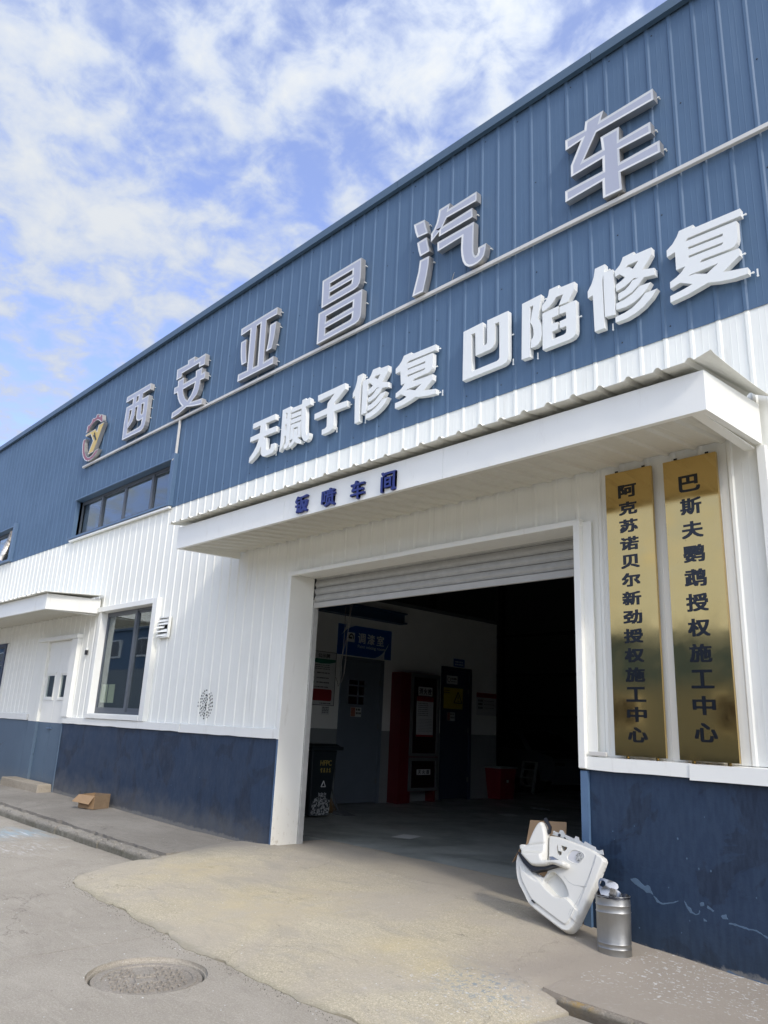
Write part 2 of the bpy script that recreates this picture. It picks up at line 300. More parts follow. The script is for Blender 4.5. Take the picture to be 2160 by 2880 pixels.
    MT['letter_white'] = plain('white_letter_plastic', (0.74, 0.75, 0.715), 0.38, var=0.025, scale=5)
    MT['conduit'] = plain('cream_plastic_conduit', (0.58, 0.565, 0.52), 0.5, var=0.07, scale=3)
    MT['cable'] = plain('grey_cable', (0.32, 0.31, 0.28), 0.6)
    MT['logo_red'] = plain('dull_red_acrylic', (0.27, 0.085, 0.10), 0.4, var=0.05); MT['logo_yellow'] = plain('yellow_acrylic', (0.58, 0.41, 0.10), 0.4, var=0.07)
    MT['black'] = plain('black_plastic', (0.012, 0.012, 0.014), 0.45, var=0.2); MT['navy'] = plain('navy_blue_letter', (0.018, 0.030, 0.165), 0.4, var=0.05)
    m = Mat('polished_brass_sheet', 0.10, 1.0); m.col(m.mix(m.noise(3, 5, 0.6), (0.63, 0.45, 0.19), (0.71, 0.52, 0.24)))
    st = m.ramp(m.noise(22, 5, 0.7), 0.66, 0.74); m.col(m.mix(m.math('MULTIPLY', st, 0.5), m.mix(m.noise(3, 5, 0.6), (0.60, 0.42, 0.15), (0.68, 0.48, 0.19)), (0.30, 0.19, 0.07)))
    m.bump(m.noise(1.3, 1, 0.4, (1, 1, 0.8)), 0.05, 0.02); m.rgh(m.ramp(m.noise(5, 4), 0.3, 0.7, 0.06, 0.12)); MT['brass'] = m.m
    MT['black_gloss'] = plain('black_gloss_enamel', (0.006, 0.008, 0.012), 0.2, var=0.1)
    # glass: clear pane that mirrors what stands opposite
    m = Mat('window_glass'); t = m.t; t.nodes.remove(m.b)
    gl = m.N('ShaderNodeBsdfGlossy'); gl.inputs['Roughness'].default_value = 0.02; gl.inputs['Color'].default_value = (0.9, 0.95, 0.97, 1)
    tr = m.N('ShaderNodeBsdfTransparent'); tr.inputs['Color'].default_value = (0.80, 0.85, 0.85, 1)
    fr = m.N('ShaderNodeLayerWeight'); fr.inputs['Blend'].default_value = 0.5; sch = m.math('ADD', m.math('MULTIPLY', m.math('POWER', fr.outputs['Facing'], 4.0), 0.9), 0.075, clamp=True)
    ms = m.N('ShaderNodeMixShader'); m.L(sch, ms.inputs[0]); m.L(tr.outputs[0], ms.inputs[1]); m.L(gl.outputs[0], ms.inputs[2])
    bp = m.N('ShaderNodeBump'); bp.inputs['Strength'].default_value = 0.04; bp.inputs['Distance'].default_value = 0.02; m.L(m.noise(1.5, 2), bp.inputs['Height']); m.L(bp.outputs[0], gl.inputs['Normal'])
    m.L(ms.outputs[0], t.nodes['Material Output'].inputs[0]); MT['glass'] = m.m
    MT['frame'] = plain('dark_grey_aluminium_frame', (0.075, 0.088, 0.105), 0.42, var=0.1)
    MT['frame_blue'] = plain('dark_blue_door_frame', (0.02, 0.035, 0.07), 0.42, var=0.1)
    MT['shutter'] = plain('grey_white_shutter_slat', (0.37, 0.37, 0.35), 0.5, var=0.28, scale=9)
    MT['shutter_bar'] = plain('pale_shutter_bottom_bar', (0.42, 0.42, 0.40), 0.5, var=0.12, scale=6)
    MT['cream'] = plain('cream_white_moulded_plastic', (0.62, 0.61, 0.555), 0.42, var=0.02, scale=5)
    MT['cream_grey'] = plain('grey_white_speaker_plastic', (0.50, 0.50, 0.50), 0.5, var=0.1, scale=30)
    MT['plastic_grey'] = plain('translucent_grey_clip_strip', (0.42, 0.43, 0.42), 0.4, var=0.2, scale=40)
    MT['chrome'] = plain('chrome_trim', (0.30, 0.30, 0.30), 0.25, 1.0, var=0.1)
    m = Mat('galvanised_bin_steel', 0.4, 0.9); m.col(m.mix(m.noise(6, 6, 0.7, (1, 1, 0.25)), (0.27, 0.27, 0.255), (0.42, 0.42, 0.40)))
    m.rgh(m.ramp(m.noise(10, 5, 0.65), 0.3, 0.7, 0.36, 0.52)).bump(m.noise(9, 3, 0.5), 0.12, 0.01); MT['bin'] = m.m
    MT['bag'] = plain('black_bin_liner', (0.015, 0.015, 0.017), 0.25, var=0.3, scale=30)
    MT['rag'] = plain('reddish_rag', (0.16, 0.06, 0.045), 0.8, var=0.2)
    MT['card'] = plain('brown_corrugated_card', (0.30, 0.195, 0.105), 0.8, var=0.10, scale=7, bump=0.1)
    MT['card_dark'] = plain('stained_brown_card', (0.20, 0.14, 0.085), 0.85, var=0.35, scale=9, bump=0.15)
    MT['yard_wall'] = plain('weathered_grey_cladding', (0.20, 0.22, 0.23), 0.6, var=0.1, scale=1)
    MT['peel'] = plain('pale_blue_bared_undercoat', (0.075, 0.125, 0.19), 0.7, var=0.25, scale=30)
    MT['wood'] = plain('orange_brown_wood', (0.30, 0.12, 0.04), 0.4, var=0.2, scale=12)
    MT['leaf'] = plain('green_weed_leaf', (0.045, 0.09, 0.035), 0.6, var=0.3, scale=40)
    MT['twig'] = plain('dry_dark_twig', (0.05, 0.042, 0.035), 0.8)
    MT['foil'] = plain('crinkled_aluminium_foil', (0.62, 0.58, 0.52), 0.25, 1.0, var=0.3, scale=25, bump=0.8)
    # indoor things
    MT['sign_blue'] = plain('blue_sign_board', (0.012, 0.085, 0.34), 0.4, var=0.05); MT['print_white'] = plain('white_print', (0.62, 0.64, 0.64), 0.5, var=0.04)
    MT['paper'] = plain('white_paper', (0.55, 0.56, 0.54), 0.6, var=0.05); MT['print_black'] = plain('black_print', (0.02, 0.02, 0.02), 0.5)
    MT['print_green'] = plain('green_print', (0.01, 0.16, 0.10), 0.5, var=0.06); MT['print_red'] = plain('red_print', (0.26, 0.018, 0.022), 0.5, var=0.08)
    MT['print_salmon'] = plain('salmon_print', (0.30, 0.12, 0.085), 0.5, var=0.08); MT['print_yellow'] = plain('yellow_print', (0.48, 0.38, 0.03), 0.5, var=0.08)
    MT['red_steel'] = plain('dark_red_cabinet_paint', (0.13, 0.010, 0.014), 0.4, var=0.1); MT['alu'] = plain('dull_aluminium_frame', (0.17, 0.18, 0.18), 0.5, 0.3, var=0.15)
    MT['dark_glass'] = plain('dark_cabinet_pane', (0.02, 0.008, 0.010), 0.08, var=0.1)
    MT['bin_green'] = plain('black_green_bin_plastic', (0.012, 0.018, 0.022), 0.4, var=0.2)
    m = Mat('paint_splashes', 0.6); f = m.ramp(m.noise(34, 5, 0.65), 0.50, 0.54); m.col(m.mix(f, (0.012, 0.018, 0.022), (0.42, 0.44, 0.44))); MT['splash'] = m.m
    MT['red_plastic'] = plain('dark_red_bin_plastic', (0.22, 0.012, 0.02), 0.4, var=0.1); MT['straw'] = plain('straw_bristle', (0.22, 0.14, 0.06), 0.8, var=0.2, scale=30)
    MT['chain'] = plain('rusty_chain_steel', (0.10, 0.085, 0.07), 0.6, 0.3); MT['car_black'] = plain('black_car_paint', (0.03, 0.033, 0.04), 0.18)
    MT['car_grey'] = plain('dark_grey_car_paint', (0.10, 0.11, 0.125), 0.2); MT['tyre'] = plain('tyre_rubber', (0.012, 0.012, 0.012), 0.8)
    MT['curtain'] = plain('grey_room_wall', (0.10, 0.11, 0.115), 0.8, var=0.06, scale=1.5); MT['room_ceiling'] = plain('pale_room_ceiling', (0.5, 0.52, 0.52), 0.8, var=0.04)
    MT['yellow_paper'] = plain('pale_yellow_paper', (0.60, 0.555, 0.34), 0.7, var=0.05, scale=9)
    MT['hole'] = plain('black_opening', (0.004, 0.004, 0.005), 0.9); MT['screw'] = plain('dark_screw_head', (0.03, 0.04, 0.055), 0.5, 0.4)
    MT['orange'] = plain('yellow_cigarette_filter', (0.62, 0.42, 0.08), 0.7)

# ------------------------------------------------------------------ geometry helpers
class MB:
    """collects geometry in world coordinates (z from the camera), builds ONE mesh object"""
    def __init__(s): s.v = []; s.f = []; s.mi = []; s.cur = 0
    def add(s, vs, fs):
        o = len(s.v); s.v += [tuple(p) for p in vs]
        for f in fs: s.f.append(tuple(i + o for i in f)); s.mi.append(s.cur)
    def box(s, x0, x1, y0, y1, z0, z1):
        a = [(x0, y0, z0), (x1, y0, z0), (x1, y1, z0), (x0, y1, z0), (x0, y0, z1), (x1, y0, z1), (x1, y1, z1), (x0, y1, z1)]
        s.add(a, [(0, 3, 2, 1), (4, 5, 6, 7), (0, 1, 5, 4), (1, 2, 6, 5), (2, 3, 7, 6), (3, 0, 4, 7)])
    def hexa(s, a): s.add(a, [(0, 3, 2, 1), (4, 5, 6, 7), (0, 1, 5, 4), (1, 2, 6, 5), (2, 3, 7, 6), (3, 0, 4, 7)])
    def quad(s, a, b, c, d): s.add([a, b, c, d], [(0, 1, 2, 3)])
    def tube(s, pts, r, n=8, cap=True):
        pts = [Vector(p) for p in pts]; rs = r if isinstance(r, (list, tuple)) else [r] * len(pts)
        o = len(s.v); up = Vector((0.13, 0.31, 0.94)).normalized()
        for i, p in enumerate(pts):
            d = (pts[min(i + 1, len(pts) - 1)] - pts[max(i - 1, 0)]).normalized()
            a = d.cross(up); a = a.normalized() if a.length > 1e-4 else d.cross(Vector((1, 0, 0))).normalized(); b = d.cross(a)
            for k in range(n):
                t = 2 * math.pi * k / n; s.v.append(tuple(p + (a * math.cos(t) + b * math.sin(t)) * rs[i]))
        for i in range(len(pts) - 1):
            for k in range(n):
                s.f.append((o + i * n + k, o + i * n + (k + 1) % n, o + (i + 1) * n + (k + 1) % n, o + (i + 1) * n + k)); s.mi.append(s.cur)
        if cap:
            s.f.append(tuple(o + k for k in range(n))[::-1]); s.mi.append(s.cur)
            s.f.append(tuple(o + (len(pts) - 1) * n + k for k in range(n))); s.mi.append(s.cur)
    def lathe(s, cx, cy, prof, n=32, sx=1.0, sy=1.0, rot=0.0):
        o = len(s.v)
        for (r, z) in prof:
            for k in range(n):
                t = 2 * math.pi * k / n; x, y = r * math.cos(t) * sx, r * math.sin(t) * sy
                s.v.append((cx + x * math.cos(rot) - y * math.sin(rot), cy + x * math.sin(rot) + y * math.cos(rot), z))
        for i in range(len(prof) - 1):
            for k in range(n):
                s.f.append((o + i * n + k, o + i * n + (k + 1) % n, o + (i + 1) * n + (k + 1) % n, o + (i + 1) * n + k)); s.mi.append(s.cur)
    def build(s, name, mats, parent=None, smooth=False, bevel=0.0, base=None, kind=None):
        mats = mats if isinstance(mats, (list, tuple)) else [mats]
        me = bpy.data.meshes.new(name)
        if base is None:
            if parent is not None: base = parent.matrix_world.translation - Vector((0, 0, H)) if False else Vector(parent['_w'])
            else:
                xs = [p[0] for p in s.v]; ys = [p[1] for p in s.v]; zs = [p[2] for p in s.v]
                base = Vector(((min(xs) + max(xs)) / 2, (min(ys) + max(ys)) / 2, min(zs)))
        base = Vector(base)
        me.from_pydata([tuple(Vector(p) - base) for p in s.v], [], s.f)
        for m in mats: me.materials.append(MT[m] if isinstance(m, str) else m)
        for p, i in zip(me.polygons, s.mi): p.material_index = i
        me.validate(); me.update()
        if smooth:
            for p in me.polygons: p.use_smooth = True
            me.set_sharp_from_angle(angle=R(38))
        o = bpy.data.objects.new(name, me); C.objects.link(o)
        if parent is not None:
            o.parent = parent; o.location = base - Vector(parent['_w'])
        else: o.location = base + Vector((0, 0, H))
        o['_w'] = tuple(base)
        if bevel: 
            bv = o.modifiers.new('edge_wear', 'BEVEL'); bv.width = bevel; bv.segments = 2; bv.limit_method = 'ANGLE'; bv.angle_limit = R(40)
        if kind: o['kind'] = kind
        return o
def thing(name, loc, label, cat, group=None, kind=None):
    o = bpy.data.objects.new(name, None); C.objects.link(o); o.empty_display_size = 0.2
    o.location = Vector(loc) + Vector((0, 0, H)); o['_w'] = tuple(loc)
    tag(o, label, cat, group, kind); return o
def tag(o, label=None, cat=None, group=None, kind=None):
    if label: o['label'] = label
    if cat: o['category'] = cat
    if group: o['group'] = group
    if kind: o['kind'] = kind
    return o
def part_at(src, name, parent, loc_w):
    """a part sharing the mesh of src, placed at world loc_w"""
    c = src.copy(); C.objects.link(c); c.name = name; c.parent = parent; c.location = Vector(loc_w) - Vector(parent['_w']); c['_w'] = tuple(loc_w); return c
def inpoly(x, y, P):
    r = False; j = len(P) - 1
    for i in range(len(P)):
        xi, yi = P[i]; xj, yj = P[j]
        if (yi > y) != (yj > y) and x < (xj - xi) * (y - yi) / (yj - yi) + xi: r = not r
        j = i
    return r
def fill(polys, holes):
    vs = []; es = []
    for P in polys + holes:
        o = len(vs); vs += [Vector(p) for p in P]; es += [(o + i, o + (i + 1) % len(P)) for i in range(len(P))]
    ov, oe, of, *_ = delaunay_2d_cdt(vs, es, [], 0, 1e-5)
    tris = []
    for f in of:
        c = sum((ov[i] for i in f), Vector((0, 0))) / len(f)
        if any(inpoly(c.x, c.y, P) for P in polys) and not any(inpoly(c.x, c.y, P) for P in holes):
            a, b, d = (ov[i] for i in f[:3])
            if abs((b - a).cross(d - a)) < 1e-9: continue
            if (b - a).cross(d - a) < 0: f = f[::-1]
            tris.append(tuple(f))
    used = sorted({i for t in tris for i in t}); mp = {k: n for n, k in enumerate(used)}
    return [ov[i] for i in used], [tuple(mp[i] for i in t) for t in tris]
def boundary(tris):
    cnt = {}
    for t in tris:
        for i in range(len(t)):
            a, b = t[i], t[(i + 1) % len(t)]; cnt[(a, b)] = 1
    return [e for e in cnt if (e[1], e[0]) not in cnt]
def slab(mb, polys, holes, f3):
    """extruded plate: f3(x, y, k) gives the 3-D point for k=0 (back) and k=1 (front)"""
    vs, ts = fill(polys, holes); n = len(vs); o = len(mb.v)
    mb.v += [tuple(f3(p.x, p.y, 1)) for p in vs] + [tuple(f3(p.x, p.y, 0)) for p in vs]
    for t in ts: mb.f.append(tuple(o + i for i in t)); mb.mi.append(mb.cur)
    for t in ts: mb.f.append(tuple(o + n + i for i in t[::-1])); mb.mi.append(mb.cur)
    for a, b in boundary(ts): mb.f.append((o + b, o + a, o + n + a, o + n + b)); mb.mi.append(mb.cur)
_tc = {}
def glyph(text, bold=0.0):
    """outline triangles of a piece of text, in a unit box (0..1, 0..1) plus its aspect"""
    k = (text, bold)
    if k in _tc: return _tc[k]
    cu = bpy.data.curves.new('t', 'FONT'); cu.body = text; cu.size = 1.0; cu.offset = bold; cu.resolution_u = 3; cu.fill_mode = 'FRONT'
    ob = bpy.data.objects.new('t', cu); C.objects.link(ob)
    dg = bpy.context.evaluated_depsgraph_get(); me = bpy.data.meshes.new_from_object(ob.evaluated_get(dg))
    vs = [(v.co.x, v.co.y) for v in me.vertices]; fs = [tuple(p.vertices) for p in me.polygons]
    x0 = min(v[0] for v in vs); x1 = max(v[0] for v in vs); y0 = min(v[1] for v in vs); y1 = max(v[1] for v in vs)
    vs = [((x - x0) / (x1 - x0), (y - y0) / (y1 - y0)) for x, y in vs]
    bpy.data.objects.remove(ob); bpy.data.curves.remove(cu); bpy.data.meshes.remove(me)
    out = []
    for f in fs:
        a, b, d = (Vector(vs[i]) for i in f[:3])
        out.append(f if (b - a).cross(d - a) >= 0 else f[::-1])
    _tc[k] = (vs, out, (x1 - x0) / max(1e-6, y1 - y0)); return _tc[k]
def text(mb, s, org, ux, uy, w, h, depth, bold=0.0):
    """text centred on org, along unit vectors ux, uy, raised by depth along their normal; bold = half extra stroke, share of the height"""
    vs, fs, asp = glyph(s, 0.0); ux = Vector(ux); uy = Vector(uy); nz = ux.cross(uy); org = Vector(org); n = len(vs); bd = boundary(fs)
    e = bold * h; sh = [(0, 0)] + ([(e, e * .6), (-e, e * .6), (e, -e * .6), (-e, -e * .6)] if bold else [])
    for q, (dx, dy) in enumerate(sh):
        o = len(mb.v); dd = depth - q * 0.00025
        for k in (1, 0):
            for x, y in vs: mb.v.append(tuple(org + ux * ((x - .5) * (w - 2 * e) + dx) + uy * ((y - .5) * (h - 2 * e) + dy) + nz * dd * k))
        for f in fs: mb.f.append(tuple(o + i for i in f)); mb.mi.append(mb.cur)
        for a, b in bd: mb.f.append((o + b, o + a, o + n + a, o + n + b)); mb.mi.append(mb.cur)
def interp(x, xs, ys):
    if x <= xs[0]: return ys[0]
    for i in range(1, len(xs)):
        if x <= xs[i]: return ys[i - 1] + (ys[i] - ys[i - 1]) * (x - xs[i - 1]) / (xs[i] - xs[i - 1])
    return ys[-1]
build_materials()
